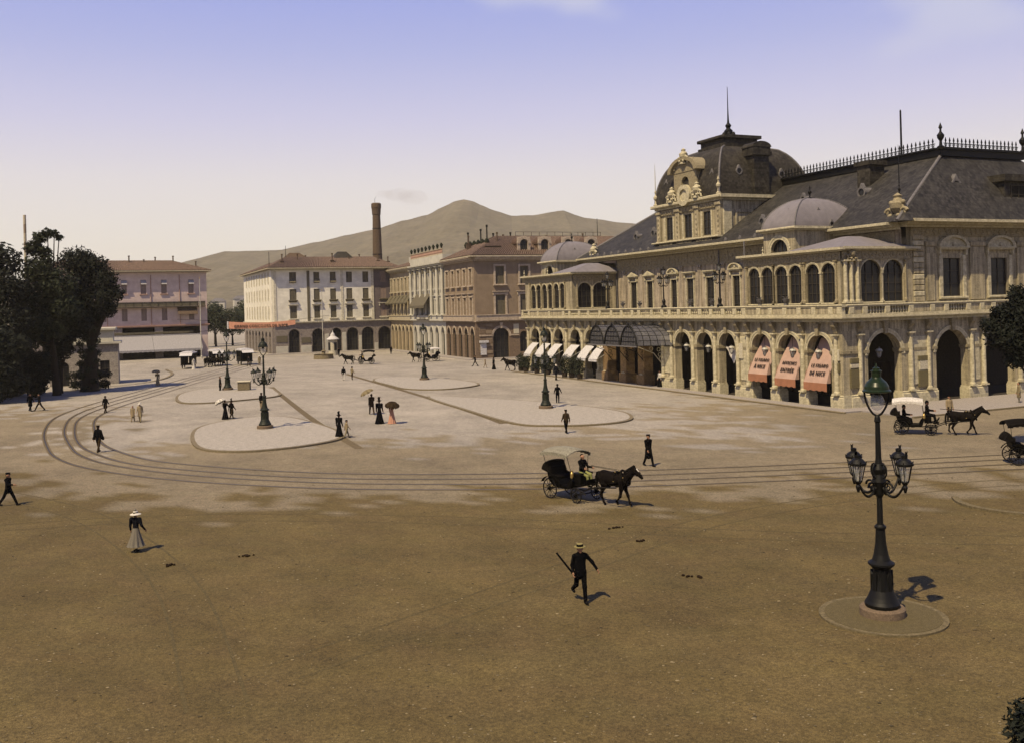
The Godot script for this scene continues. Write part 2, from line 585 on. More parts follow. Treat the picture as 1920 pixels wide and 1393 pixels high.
func make_ground() -> void:
	var xs := []
	var zs := []
	var x := -92.0
	while x < 72.0:
		xs.append(x)
		x += 1.0
	for e in [90, 130, 250, 600, 1500, 3500]:
		xs.append(float(e))
		xs.push_front(-float(e) - 12.0)
	xs.sort()
	var z := -236.0
	while z < 14.0:
		zs.append(z)
		z += 1.0 if z < -60 else 0.75
	for e in [30, 80, 300, 1500]:
		zs.append(float(e))
	for e in [260, 320, 450, 800, 1600, 3500]:
		zs.append(-float(e))
	zs.sort()
	var f := FastNoiseLite.new()
	f.seed = 4
	f.frequency = 0.045
	f.fractal_octaves = 6
	f.fractal_gain = 0.62
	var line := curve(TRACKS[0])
	var earth := Color(0.134, 0.1, 0.041)     # darkest step: the shading towards the viewer is put into this colour
	var road := Color(0.25, 0.207, 0.138)     # middle step of that shading, brown ground around the tram lines
	var pale_far := Color(0.375, 0.34, 0.288)       # palest step: gravel inside the gutters, and all far ground, brightened with distance
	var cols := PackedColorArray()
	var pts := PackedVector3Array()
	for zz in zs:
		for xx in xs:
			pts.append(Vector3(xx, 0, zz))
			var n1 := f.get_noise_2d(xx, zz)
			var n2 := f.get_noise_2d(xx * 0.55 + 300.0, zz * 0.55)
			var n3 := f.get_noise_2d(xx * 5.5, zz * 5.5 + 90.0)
			var w := n2 * 8.0 + n1 * 7.0 + n3 * 14.0      # ragged noise edges between the three tones
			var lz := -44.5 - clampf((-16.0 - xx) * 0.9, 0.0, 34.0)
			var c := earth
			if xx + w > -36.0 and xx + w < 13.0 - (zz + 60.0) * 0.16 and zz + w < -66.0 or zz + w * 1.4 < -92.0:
				c = pale_far
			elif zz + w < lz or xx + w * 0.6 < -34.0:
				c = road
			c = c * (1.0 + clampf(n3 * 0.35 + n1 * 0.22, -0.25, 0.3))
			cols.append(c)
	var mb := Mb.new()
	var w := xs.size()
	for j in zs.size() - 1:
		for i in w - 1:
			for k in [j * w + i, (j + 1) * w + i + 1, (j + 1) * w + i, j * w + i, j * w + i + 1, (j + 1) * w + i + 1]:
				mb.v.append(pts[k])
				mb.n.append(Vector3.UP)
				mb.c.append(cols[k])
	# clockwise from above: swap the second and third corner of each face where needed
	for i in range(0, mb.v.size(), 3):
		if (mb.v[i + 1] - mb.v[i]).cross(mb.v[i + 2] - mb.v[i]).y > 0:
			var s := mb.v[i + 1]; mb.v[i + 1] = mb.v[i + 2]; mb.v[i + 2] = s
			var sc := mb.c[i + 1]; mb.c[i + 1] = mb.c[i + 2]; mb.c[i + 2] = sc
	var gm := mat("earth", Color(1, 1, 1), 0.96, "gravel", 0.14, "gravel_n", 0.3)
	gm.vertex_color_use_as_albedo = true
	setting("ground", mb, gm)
	var k := 0
	for isl in ISLANDS:
		var o := curve(isl, true)
		var inner: Array[PackedVector2Array] = Geometry2D.offset_polygon(o, -0.28)
		var kb := Mb.new()
		flat(o, -0.05, 0.12, kb)
		var root := setting("traffic_island", kb, M.kerb)
		var top := Mb.new()
		flat(inner[0], 0.1, 0.135, top)
		put("gravel_top", top, M.island, root)
		k += 1
	# wear beside the kerbs: the stone gutters that cross the square
	var gut := Mb.new()
	strip(curve([[-29.5, -116.6], [-25.0, -103.4], [-16.7, -79.6], [-10.2, -62.6]]), 0.0, 0.3, 0.006, gut)
	strip(curve([[-24.0, -137.0], [-21.4, -130.1], [-9.6, -99.2], [-3.3, -81.5], [-0.9, -74.0]]), 0.0, 0.32, 0.006, gut)
	setting("stone_gutter", gut, M.track_dirt)
	for tr_ in TRACKS:
		var l := curve(tr_)
		var bed := Mb.new()
		strip(l, -0.72, 0.16, 0.006, bed)
		strip(l, 0.72, 0.16, 0.006, bed)
		var root := setting("tram_track", bed, M.track_dirt)
		for s in [-0.72, 0.72]:
			var rl := Mb.new()
			strip(l, s, 0.05, 0.014, rl)
			put("rail", rl, M.rail, root)
	# faint wheel ruts across the near road
	for q in [[[-34, -38], [-18, -42.5], [-4, -41], [10, -36.5], [24, -34]], [[-6, -24], [2, -33], [9, -40], [20, -45], [34, -46.5]], [[-30, -52], [-20, -44], [-12, -33], [-7, -22]]]:
		var rt := Mb.new()
		strip(curve(q), -0.68, 0.05, 0.005, rt)
		strip(curve(q), 0.68, 0.05, 0.005, rt)
		setting("wheel_ruts", rt, mat("rut_earth", Color(0.112, 0.087, 0.038), 0.97, "gravel", 0.2))
	# loose stones and straws
	var mm := MultiMesh.new()
	mm.transform_format = MultiMesh.TRANSFORM_3D
	mm.use_colors = true
	mm.mesh = one("pebble", func(b: Mb): b.ball(Vector3.ZERO, Vector3(1.0, 0.6, 0.8), 6))
	mm.instance_count = 5200
	R.seed = 77
	for i in 5200:
		var zz := -18.0 - 32.0 * pow(R.randf(), 1.4)
		var xx := R.randf_range(-0.62, 0.62) * -zz
		var sz := 0.012 + 0.022 * pow(R.randf(), 3.0)
		mm.set_instance_transform(i, Transform3D(Basis(Vector3.UP, R.randf() * TAU).scaled(Vector3(sz * R.randf_range(1, 2.2), sz, sz)), Vector3(xx, sz * 0.3, zz)))
		var g := R.randf_range(0.03, 0.2)
		mm.set_instance_color(i, Color(g, g * 0.82, g * 0.5))
	var pb := MultiMeshInstance3D.new()
	pb.name = "gravel"
	pb.multimesh = mm
	pb.material_override = M.pebble
	pb.set_meta("kind", "stuff")
	pb.set_meta("label", "loose stones and straws scattered over the near carriage road")
	pb.set_meta("category", "gravel")
	add_child(pb)
	# round refuge of the big lamp, and the kerb at the right edge
	var ref := Mb.new()
	var circ := PackedVector2Array()
	for i in 40:
		circ.append(Vector2(10.2 + 1.72 * sin(TAU * i / 40), -27.0 + 1.72 * cos(TAU * i / 40)))
	flat(circ, -0.05, 0.055, ref)
	var rr := setting("lamp_refuge", ref, M.kerb_dusty)
	var ref2 := Mb.new()
	var c2: Array[PackedVector2Array] = Geometry2D.offset_polygon(circ, -0.16)
	flat(c2[0], 0.04, 0.065, ref2)
	put("gravel_top", ref2, mat("refuge_top", Color(0.135, 0.108, 0.052), 0.97, "gravel", 0.45, "gravel_n", 0.7), rr)
	var arc := Mb.new()
	var al := curve([[19.35, -42.4], [19.1, -41.4], [19.2, -40.4], [19.9, -39.3], [21.2, -38.4], [23.5, -37.4], [28, -36.5]])
	strip(al, 0.0, 0.14, 0.1, arc)
	for i in al.size() - 1:
		for s in [-0.14, 0.14]:
			var d := (al[i + 1] - al[i]).normalized()
			var a: Vector2 = al[i] + Vector2(-d.y, d.x) * s
			var b: Vector2 = al[i + 1] + Vector2(-d.y, d.x) * s
			arc.quad(Vector3(a.x, 0, a.y), Vector3(b.x, 0, b.y), Vector3(b.x, 0.1, b.y), Vector3(a.x, 0.1, a.y))
	setting("kerb", arc, M.kerb_dusty)


func make_hills() -> void:
	# ridge heights along x, read 2.2 km away
	var ridge := [[-2600, 90], [-1500, 105], [-1100, 100], [-767, 125], [-656, 152], [-534, 152], [-436, 169], [-374, 182], [-313, 193], [-239, 213], [-190, 223], [-153, 240], [-122, 254], [-106, 257], [-88, 254], [-67, 244], [-30, 228], [5, 216], [54, 216], [95, 222], [122, 226], [150, 215], [177, 206], [274, 192], [347, 182], [600, 170], [1000, 140], [2600, 90]]
	var f := FastNoiseLite.new()
	f.seed = 12
	f.frequency = 0.0045
	f.fractal_octaves = 4
	var hgt := func(x: float, s: float) -> float:   # s: 0 at the foot, 1 on the ridge
		var i := 0
		while i < ridge.size() - 2 and ridge[i + 1][0] < x:
			i += 1
		var a: float = (x - ridge[i][0]) / (ridge[i + 1][0] - ridge[i][0])
		a = a * a * (3 - 2 * a) * 0.4 + a * 0.6
		var top := lerpf(ridge[i][1], ridge[i + 1][1], a)
		var n := f.get_noise_2d(x, s * 700.0) + 0.55 * f.get_noise_2d(x * 2.3 + 60.0, s * 300.0)
		return top * (0.2 * s + 0.8 * s * s * (1.7 - 0.7 * s)) + n * 22.0 * s * (1.0 - s) * 1.6 + f.get_noise_2d(x * 5.0, 0) * 1.5 * s
	var mb := Mb.new()
	var xs := []
	var x := -2600.0
	while x < 2600.0:
		xs.append(x)
		x += 12.0 if absf(x + 150.0) < 900.0 else 60.0
	var rows := 40
	var col := func(px: float, s: float) -> Color:
		var n := f.get_noise_2d(px * 2.0, s * 1500.0)
		var m := f.get_noise_2d(px * 9.0, s * 5200.0)
		var c := Color(0.14, 0.122, 0.08)
		if n + 0.6 * m > 0.12:
			c = Color(0.122, 0.109, 0.07)
		elif n - 0.5 * m < -0.22:
			c = Color(0.155, 0.134, 0.09)
		return c
	for j in rows:
		for i in xs.size() - 1:
			var q := []
			var cc := []
			for k in [[i, j], [i + 1, j], [i + 1, j + 1], [i, j + 1]]:
				var s: float = float(k[1]) / rows
				q.append(Vector3(xs[k[0]], hgt.call(xs[k[0]], s) - 4.0 * (1.0 - s), -950.0 - 1250.0 * s))
				cc.append(col.call(xs[k[0]], s))
			mb.quad(q[0], q[1], q[2], q[3])
			for k in [0, 2, 1, 0, 3, 2]:
				mb.c.append(cc[k])
	# the far side, so that the hills have a back
	for i in xs.size() - 1:
		var a := Vector3(xs[i], hgt.call(xs[i], 1.0), -2200)
		var b := Vector3(xs[i + 1], hgt.call(xs[i + 1], 1.0), -2200)
		mb.quad(a, b, Vector3(b.x, 0, -3000), Vector3(a.x, 0, -3000))
		for k in 6:
			mb.c.append(Color(0.12, 0.11, 0.065))
	var m := mat("hill_scrub", Color(1, 1, 1), 1.0, "stone", 0.006)
	m.vertex_color_use_as_albedo = true
	setting("hills", mb, m)


# ---------------------------------------------------------------- pieces of buildings
func window(parent: Node, xf: Transform3D, x0: float, x1: float, y0: float, y1: float, z: float, arched := 0.0, nv := 1, nh := 2, fm := "frame_dark", pm := "glass_dark") -> void:
	var w := x1 - x0
	var h := y1 - y0
	var key := "win%.2f_%.2f_%.1f_%d_%d" % [w, h, arched, nv, nh]
	if not K.has(key):
		var f := Mb.new()
		var b := 0.07
		var rise := w / 2.0 * arched
		f.box(0, b, 0, h - rise, 0, 0.08)
		f.box(w - b, w, 0, h - rise, 0, 0.08)
		f.box(b, w - b, 0, b, 0, 0.08)
		for i in range(1, nv + 1):
			var x := w * i / (nv + 1)
			var top := h - rise + rise * sqrt(maxf(0.0, 1.0 - pow((x - w / 2) / (w / 2), 2))) if arched > 0 else h
			f.box(x - 0.03, x + 0.03, b, top - 0.02, 0.005, 0.07)
		for i in range(1, nh + 1):
			var y := (h - rise) * i / (nh + (0 if arched > 0 else 1))
			f.box(b, w - b, y - 0.03, y + 0.03, 0.01, 0.065)
		var p := Mb.new()
		if arched > 0:
			f.t = Transform3D(Basis().scaled(Vector3(1, arched, 1)), Vector3(w / 2, h - rise, 0))
			f.ring(0, 0, w / 2 - b, w / 2, 0, 0.08)
			f.t = Transform3D()
			var pts := PackedVector2Array([Vector2(0, 0), Vector2(w, 0)])
			for k in 13:
				var a := PI * k / 12
				pts.append(Vector2(w / 2 + w / 2 * cos(a), h - rise + rise * sin(a)))
			p.poly(pts, -0.03, 0.0)
		else:
			f.box(0, w, h - b, h, 0, 0.082)
			p.box(0, w, 0, h, -0.03, 0.0)
		K[key] = [f.mesh(), p.mesh()]
	var o := put("window", K[key][0], M[fm], parent, xf * mv(x0, y0, z))
	put("pane", K[key][1], M[pm], o)


func shutter(parent: Node, xf: Transform3D, x0: float, x1: float, y0: float, y1: float, z: float, m := "shutter_grey") -> void:
	var w := (x1 - x0) / 2.0
	var h := y1 - y0
	var key := "sh%.2f_%.2f" % [w, h]
	if not K.has(key):
		var f := Mb.new()
		f.box(0.01, 0.09, 0, h, 0, 0.05)
		f.box(w - 0.09, w - 0.01, 0, h, 0, 0.05)
		f.box(0.09, w - 0.09, 0, 0.1, 0, 0.05)
		f.box(0.09, w - 0.09, h - 0.1, h, 0, 0.05)
		f.box(0.09, w - 0.09, h * 0.5 - 0.05, h * 0.5 + 0.05, 0, 0.05)
		f.box(0.02, w - 0.02, 0.02, h - 0.02, -0.012, -0.002)
		var n := int(h / 0.17)
		for i in n:
			var y := 0.1 + (h - 0.2) * (i + 0.15) / n
			f.quad(Vector3(0.09, y, 0.045), Vector3(w - 0.09, y, 0.045), Vector3(w - 0.09, y + 0.12, 0.005), Vector3(0.09, y + 0.12, 0.005))
		K[key] = f.mesh()
	put("shutter", K[key], M[m], parent, xf * mv(x0, y0, z))
	put("shutter", K[key], M[m], parent, xf * mv(x0 + w, y0, z))


func archivolt(parent: Node, xf: Transform3D, cx: float, spring: float, r: float, w: float, m := "stone_pale", squash := 1.0, proud := 0.09) -> void:
	var key := "arc%.2f_%.2f_%.2f" % [r, w, proud]
	if not K.has(key):
		var f := Mb.new()
		f.ring(0, 0, r, r + w * 0.55, -0.02, proud * 0.6)
		f.ring(0, 0, r + w * 0.55, r + w, -0.02, proud)
		K[key] = f.mesh()
	put("archivolt", K[key], M[m], parent, xf * mv(cx, spring, 0) * Transform3D(Basis().scaled(Vector3(1, squash, 1)), Vector3.ZERO))


func one(key: String, make: Callable) -> ArrayMesh:   # a mesh that is made once
	if not K.has(key):
		var mb := Mb.new()
		make.call(mb)
		K[key] = mb.mesh()
	return K[key]


func hood(parent: Node, xf: Transform3D, cx: float, y: float, w: float, kind: int, m := "stone_pale") -> void:   # 0 shelf, 1 gable, 2 bow
	put("window_hood", one("hood%.2f_%d" % [w, kind], func(b: Mb):
		b.box(-w / 2, w / 2, 0, 0.12, 0, 0.42)
		b.box(-w / 2 + 0.08, w / 2 - 0.08, -0.14, 0, 0, 0.3)
		for s in [-1, 1]:
			b.box(s * (w / 2 - 0.2) - 0.09, s * (w / 2 - 0.2) + 0.09, -0.6, -0.14, 0, 0.24)
		if kind == 1:
			b.poly(PackedVector2Array([Vector2(-w / 2, 0.12), Vector2(w / 2, 0.12), Vector2(0, 0.12 + w * 0.22)]), 0, 0.36)
		elif kind == 2:
			b.t = Transform3D(Basis().scaled(Vector3(1, 0.55, 1)), Vector3(0, 0.12, 0))
			b.ring(0, 0, w * 0.4, w / 2, 0, 0.4)
			b.ring(0, 0, 0.01, w * 0.4, 0, 0.2)
			b.t = Transform3D()
			b.ball(Vector3(0, 0.3, 0.22), Vector3(0.16, 0.2, 0.12), 8)), M[m], parent, xf * mv(cx, y, 0))


func column(parent: Node, xf: Transform3D, x: float, y0: float, y1: float, z: float, r: float, m := "stone_pale", called := "column") -> void:
	var h := y1 - y0
	put(called, one("col%.2f_%.2f" % [h, r], func(b: Mb):
		b.box(-r * 1.5, r * 1.5, 0, 0.12, -r * 1.5, r * 1.5)
		b.lathe([Vector2(r * 1.35, 0.12), Vector2(r * 1.35, 0.2), Vector2(r, 0.3), Vector2(r, h * 0.4), Vector2(r * 0.86, h - 0.34), Vector2(r * 1.1, h - 0.3), Vector2(r * 0.95, h - 0.24), Vector2(r * 1.45, h - 0.1)], 12)
		b.box(-r * 1.5, r * 1.5, h - 0.1, h, -r * 1.5, r * 1.5)), M[m], parent, xf * mv(x, y0, z))


func cornice(parent: Node, xf: Transform3D, x0: float, x1: float, y: float, steps: Array, m := "stone_pale", called := "cornice") -> void:   # steps: [height, how far out]
	var b := Mb.new()
	var yy := y
	for s in steps:
		b.box(x0 - s[1] * s[2], x1 + s[1] * s[3], yy, yy + s[0], 0.0, s[1])
		yy += s[0]
	put(called, b, M[m], parent, xf)


func baluster_row(parent: Node, xf: Transform3D, x0: float, x1: float, y: float, h: float, z: float, m := "stone_pale") -> void:
	var n := maxi(1, int((x1 - x0) / 0.27))
	var b := Mb.new()
	for i in n:
		var x := x0 + (x1 - x0) * (i + 0.5) / n
		b.lathe([Vector2(0.06, 0), Vector2(0.05, h * 0.1), Vector2(0.1, h * 0.35), Vector2(0.045, h * 0.7), Vector2(0.07, h)], 6, Vector3(x, y, z))
	put("balusters", b, M[m], parent, xf).set_meta("kind", "stuff")


func bosses(parent: Node, xf: Transform3D, x0: float, x1: float, y0: float, y1: float, z: float, step: float, sd: int, m := "stone_carved", called := "carved_frieze") -> void:   # a carved band: leaves and rosettes in relief
	var r := RandomNumberGenerator.new()
	r.seed = sd
	var b := Mb.new()
	b.box(x0, x1, y0, y1, 0, z)
	var n := int((x1 - x0) / step)
	var h := y1 - y0
	for i in n:
		var x := x0 + (x1 - x0) * (i + 0.5) / n
		var s := step * 0.36
		if i % 2 == 0:
			b.ball(Vector3(x, y0 + h * 0.5, z), Vector3(s, minf(s, h * 0.4), 0.08), 8)
		else:
			for k in 3:
				b.ball(Vector3(x + r.randf_range(-0.2, 0.2) * step, y0 + h * (0.25 + 0.25 * k), z), Vector3(s * 0.5, h * 0.13, 0.07), 6)
	put(called, b, M[m], parent, xf)


func swag(parent: Node, xf: Transform3D, sc := 1.0, m := "stone_carved", called := "carved_group") -> void:   # a heap of scrolls and leaves around an urn
	put(called, one("swag", func(b: Mb):
		b.lathe([Vector2(0.42, 0), Vector2(0.4, 0.16), Vector2(0.2, 0.24), Vector2(0.16, 0.4), Vector2(0.42, 0.72), Vector2(0.46, 1.0), Vector2(0.3, 1.12), Vector2(0.2, 1.3), Vector2(0.26, 1.42), Vector2(0.0, 1.6)], 10)
		for s in [-1, 1]:
			var pts := []
			for k in 12:
				var a := 0.3 + k * 0.5
				pts.append(Vector3(s * (0.5 + cos(a) * (0.3 - k * 0.02)), 0.45 + sin(a) * (0.3 - k * 0.02), 0.12))
			b.tube(pts, 0.11, 0.05, 6)
			b.tube([Vector3(s * 0.75, 0.05, 0.05), Vector3(s * 0.62, 0.5, 0.1), Vector3(s * 0.35, 0.95, 0.08)], 0.13, 0.06, 6)
			b.ball(Vector3(s * 0.42, 1.05, 0.05), Vector3(0.16, 0.14, 0.14), 8)
			b.ball(Vector3(s * 0.3, 0.3, 0.3), Vector3(0.17, 0.13, 0.12), 8)), M[m], parent, xf * Transform3D(Basis().scaled(Vector3.ONE * sc), Vector3.ZERO))


func finial(parent: Node, xf: Transform3D, h: float, m := "iron", called := "finial", spike := 0.0) -> void:
	put(called, one("fin%.2f_%.2f" % [h, spike], func(b: Mb):
		b.lathe([Vector2(0.22, 0), Vector2(0.24, 0.08), Vector2(0.1, 0.14), Vector2(0.08, 0.3), Vector2(0.2, 0.42), Vector2(0.22, 0.52), Vector2(0.07, 0.64), Vector2(0.06, 0.74), Vector2(0.12, 0.8), Vector2(0.0, 1.0)].map(func(p): return Vector2(p.x * h * 0.6, p.y * h)), 8)
		if spike > 0:
			b.lathe([Vector2(0.05, h * 0.95), Vector2(0.045, h + spike * 0.5), Vector2(0.012, h + spike)], 5)), M[m], parent, xf)


func vault_dome(parent: Node, xf: Transform3D, hx: float, hz: float, tx: float, tz: float, h: float, power: float, m: String, called := "dome") -> void:   # four curved sides on a rectangle, with ribs at the corners
	var b := Mb.new()
	var rb: Mb
	var ribs := []
	var n := 12
	var at := func(k: int) -> Vector3:
		var a := float(k) / n
		var s := pow(1.0 - pow(a, power), 1.0 / power) if a < 1.0 else 0.0
		return Vector3(tx + (hx - tx) * s, a * h, tz + (hz - tz) * s)
	for k in n:
		var p: Vector3 = at.call(k)
		var q: Vector3 = at.call(k + 1)
		var sg := [[1, 1], [1, -1], [-1, -1], [-1, 1]]
		for i in 4:
			var s0 = sg[i]
			var s1 = sg[(i + 1) % 4]
			var a0 := Vector3(s0[0] * p.x, p.y, s0[1] * p.z)
			var a1 := Vector3(s1[0] * p.x, p.y, s1[1] * p.z)
			var b0 := Vector3(s0[0] * q.x, q.y, s0[1] * q.z)
			var b1 := Vector3(s1[0] * q.x, q.y, s1[1] * q.z)
			b.quad(a0, a1, b1, b0)
	for s in [[1, 1], [1, -1], [-1, -1], [-1, 1]]:
		var pts := []
		for k in n + 1:
			var p: Vector3 = at.call(k)
			pts.append(Vector3(s[0] * p.x, p.y, s[1] * p.z))
		rb = Mb.new()
		rb.tube(pts, 0.012 * hx + 0.05, 0.01 * hx + 0.04, 6)
		ribs.append(rb)
	b.quad(Vector3(-tx, h, tz), Vector3(tx, h, tz), Vector3(tx, h, -tz), Vector3(-tx, h, -tz))
	var o := put(called, b, M[m], parent, xf)
	for q in ribs:
		put("hip_rib", q, M.lead, o)


func oculus(parent: Node, xf: Transform3D, r: float) -> void:   # a small hooded roof light, its axis along z
	put("roof_light", one("ocu%.2f" % r, func(b: Mb):
		b.t = Transform3D(Basis(Vector3(1, 0, 0), PI / 2), Vector3.ZERO)
		b.lathe([Vector2(r, -r * 3.2), Vector2(r, 0.0), Vector2(r * 1.15, 0.02), Vector2(r * 1.15, 0.12), Vector2(r * 0.8, 0.12), Vector2(r * 0.8, 0.0)], 12)
		b.t = Transform3D()
		b.poly(PackedVector2Array([Vector2(-r * 0.5, r), Vector2(r * 0.5, r), Vector2(0, r * 1.9)]), -r * 0.6, 0.1)), M.lead, parent, xf)
	put("roof_light_pane", one("ocup%.2f" % r, func(b: Mb):
		b.t = Transform3D(Basis(Vector3(1, 0, 0), PI / 2), Vector3.ZERO)
		b.lathe([Vector2(0.0, 0.01), Vector2(r * 0.82, 0.01)], 12)
		b.lathe([Vector2(r * 0.82, 0.012), Vector2(0.0, 0.012)], 12)), M.glass_dark, parent, xf)


func letters(parent: Node, text: String, xf: Transform3D, size: float, m := "print_black", font := "Droid Sans", called := "lettering") -> MeshInstance3D:
	var t := TextMesh.new()
	var f := SystemFont.new()
	f.font_names = PackedStringArray([font])
	f.font_weight = 700
	t.font = f
	t.text = text
	t.font_size = 48
	t.pixel_size = size / 36.0
	t.depth = 0.02
	return put(called, t, M[m], parent, xf)


func rows_of_tiles(b: Mb, p0: Vector3, p1: Vector3, q0: Vector3, q1: Vector3, step: float, r: float) -> void:   # rolls of half-round tiles up a slope from edge p0-p1 to edge q0-q1
	var n := int(p0.distance_to(p1) / step)
	for i in n:
		var a := p0.lerp(p1, (i + 0.5) / n)
		var e := q0.lerp(q1, (i + 0.5) / n)
		var sl := (e - a).normalized()
		var rt := (p1 - p0).normalized()
		var nn := rt.cross(sl).normalized()
		var pts := []
		for s in [-1.0, -0.5, 0.5, 1.0]:
			pts.append(rt * s * r + nn * r * sqrt(maxf(0, 1.0 - s * s)) * 0.9)
		for k in 3:
			b.quad(a + pts[k], a + pts[k + 1], e + pts[k + 1], e + pts[k])


func chimney_pot(parent: Node, xf: Transform3D, h: float, m := "brick_stack") -> void:
	put("chimney_pot", one("pot%.2f" % h, func(b: Mb):
		b.box(-0.4, 0.4, 0, h * 0.35, -0.3, 0.3)
		b.box(-0.46, 0.46, h * 0.35, h * 0.35 + 0.1, -0.36, 0.36)
		b.lathe([Vector2(0.15, h * 0.35), Vector2(0.13, h * 0.9), Vector2(0.22, h * 0.92), Vector2(0.2, h), Vector2(0.1, h)], 8)), M[m], parent, xf)


# ---------------------------------------------------------------- the casino along the right
const CAS_HOLES := [[-57.6, -55.0], [-54.0, -51.35], [-50.65, -48.0], [-46.05, -43.4], [-42.1, -39.4], [-36.2, -33.3], [-32.1, -29.5], [-28.3, -25.4], [-22.6, -19.9], [-18.75, -16.2], [-15.1, -12.55], [-10.1, -7.45], [-6.45, -3.73], [-2.75, 0.05]]
const SOUTH_HOLES := [[2.6, 6.25], [10.15, 13.9], [16.0, 19.65], [22.2, 25.8]]


func arch_row(c: Node3D, xf: Transform3D, x0: float, x1: float, holes: Array, top: float) -> void:   # piers and arches of the ground floor
	var hs := []
	for h in holes:
		hs.append([h[0], h[1], 0.0, top, 1.0])
	var w := Mb.new()
	w.wall(x0, x1, 0, 7.0, -0.78, 0, hs)
	put("arcade_wall", w, M.stone, c, xf)
	var x := x0
	for i in holes.size() + 1:
		var e: float = holes[i][0] if i < holes.size() else x1
		if e - x > 0.4:
			var wd := e - x
			put("plinth", one("plinth%.2f" % wd, func(b: Mb):
				b.cham(-0.1, wd + 0.1, 0, 0.98, -0.88, 0.16, 0.07)
				b.cham(-0.05, wd + 0.05, 0.98, 1.14, -0.83, 0.1, 0.05)), M.stone_pale, c, xf * mv(x, 0, 0))
			put("impost", one("impost%.2f" % wd, func(b: Mb):
				b.box(-0.1, wd + 0.1, 0.0, 0.24, -0.86, 0.1)
				b.box(-0.05, wd + 0.05, -0.1, 0.0, -0.82, 0.06)), M.stone_carved, c, xf * mv(x, 4.42, 0))
			var n := 2 if wd > 2.0 else 1
			for k in n:
				var cx := x + wd * (k + 1.0) / (n + 1.0) + (0.35 * (2 * k - 1) if n == 2 else 0.0)
				put("console", one("console", func(b: Mb):
					b.poly(PackedVector2Array([Vector2(0, 0), Vector2(0.12, 0.05), Vector2(0.2, 0.35), Vector2(0.42, 0.6), Vector2(0.5, 0.95), Vector2(0, 0.95)]), -0.2, 0.2)
					b.t = Transform3D()), M.stone_carved, c, xf * mv(cx, 6.05, 0) * Transform3D(Basis(Vector3.UP, -PI / 2), Vector3.ZERO))
				column(c, xf, cx, 1.14, 6.0, 0.1, 0.2, "stone_pale", "half_column")
			if wd > 2.0:
				put("panel", one("panel%.2f" % wd, func(b: Mb):
					b.cham(0.75, wd - 0.75, 1.6, 5.6, 0, 0.07, 0.05)), M.stone_pale, c, xf * mv(x, 0, 0))
		if i < holes.size():
			var r: float = (holes[i][1] - holes[i][0]) / 2.0
			archivolt(c, xf, (holes[i][0] + holes[i][1]) / 2, top - r, r, 0.34)
			put("keystone", one("keystone", func(b: Mb):
				b.poly(PackedVector2Array([Vector2(-0.14, -0.1), Vector2(0.14, -0.1), Vector2(0.24, 0.75), Vector2(-0.24, 0.75)]), 0, 0.26)
				b.box(-0.28, 0.28, 0.75, 0.9, 0, 0.32)), M.stone_carved, c, xf * mv((holes[i][0] + holes[i][1]) / 2, top, 0))
			x = holes[i][1]


func parapet(c: Node3D, xf: Transform3D, x0: float, x1: float, stops: Array, solid := []) -> void:
	var base := Mb.new()
	base.box(x0, x1, 7.42, 7.64, 0.06, 0.5)
	put("parapet_base", base, M.stone_pale, c, xf)
	var rail := Mb.new()
	rail.box(x0, x1, 8.2, 8.28, 0.1, 0.46)
	rail.cham(x0, x1, 8.28, 8.42, 0.04, 0.52, 0.04)
	put("parapet_rail", rail, M.stone_pale, c, xf)
	for i in stops.size():
		put("pedestal", one("pedestal", func(b: Mb): b.cham(-0.26, 0.26, 0, 0.56, 0.08, 0.5, 0.03)), M.stone_pale, c, xf * mv(stops[i], 7.64, 0))
		if i < stops.size() - 1:
			var a: float = stops[i] + 0.26
			var e: float = stops[i + 1] - 0.26
			if i in solid or e - a < 0.4:
				var p := Mb.new()
				p.cham(a, e, 7.64, 8.2, 0.14, 0.4, 0.03)
				put("parapet_panel", p, M.stone, c, xf)
			else:
				baluster_row(c, xf, a, e, 7.64, 0.56, 0.28)


func loggia(c: Node3D, xf: Transform3D, x0: float, x1: float, pairs: Array, top: float, zb: float) -> void:   # a glazed row of twin arches
	var hs := []
	for p in pairs:
		var w: float = (p[1] - p[0] - 0.24) / 2.0
		hs.append([p[0], p[0] + w, 8.55, top, 1.0])
		hs.append([p[1] - w, p[1], 8.55, top, 1.0])
	var b := Mb.new()
	b.wall(x0, x1, 7.4, 12.05, -0.34, 0, hs)
	put("loggia_wall", b, M.stone, c, xf)
	for h in hs:
		var r: float = (h[1] - h[0]) / 2.0
		window(c, xf, h[0], h[1], 8.55, top, -0.24, 1.0, 2, 3, "frame_dark")
		archivolt(c, xf, (h[0] + h[1]) / 2, top - r, r, 0.14, "stone_pale", 1.0, 0.06)
		put("loggia_sill", one("sill%.2f" % (r * 2), func(m: Mb): m.cham(0, r * 2, 0, 0.12, -0.14, 0.16, 0.03)), M.stone_pale, c, xf * mv(h[0], 8.45, 0))
	for p in pairs:
		column(c, xf, (p[0] + p[1]) / 2, 8.55, top - 0.75, -0.08, 0.1, "stone_pale")
		for s in [p[0] - 0.14, p[1] + 0.14]:
			if s > x0 + 0.1 and s < x1 - 0.1:
				column(c, xf, s, 8.55, 12.0, 0.06, 0.11, "stone_carved", "slim_column")


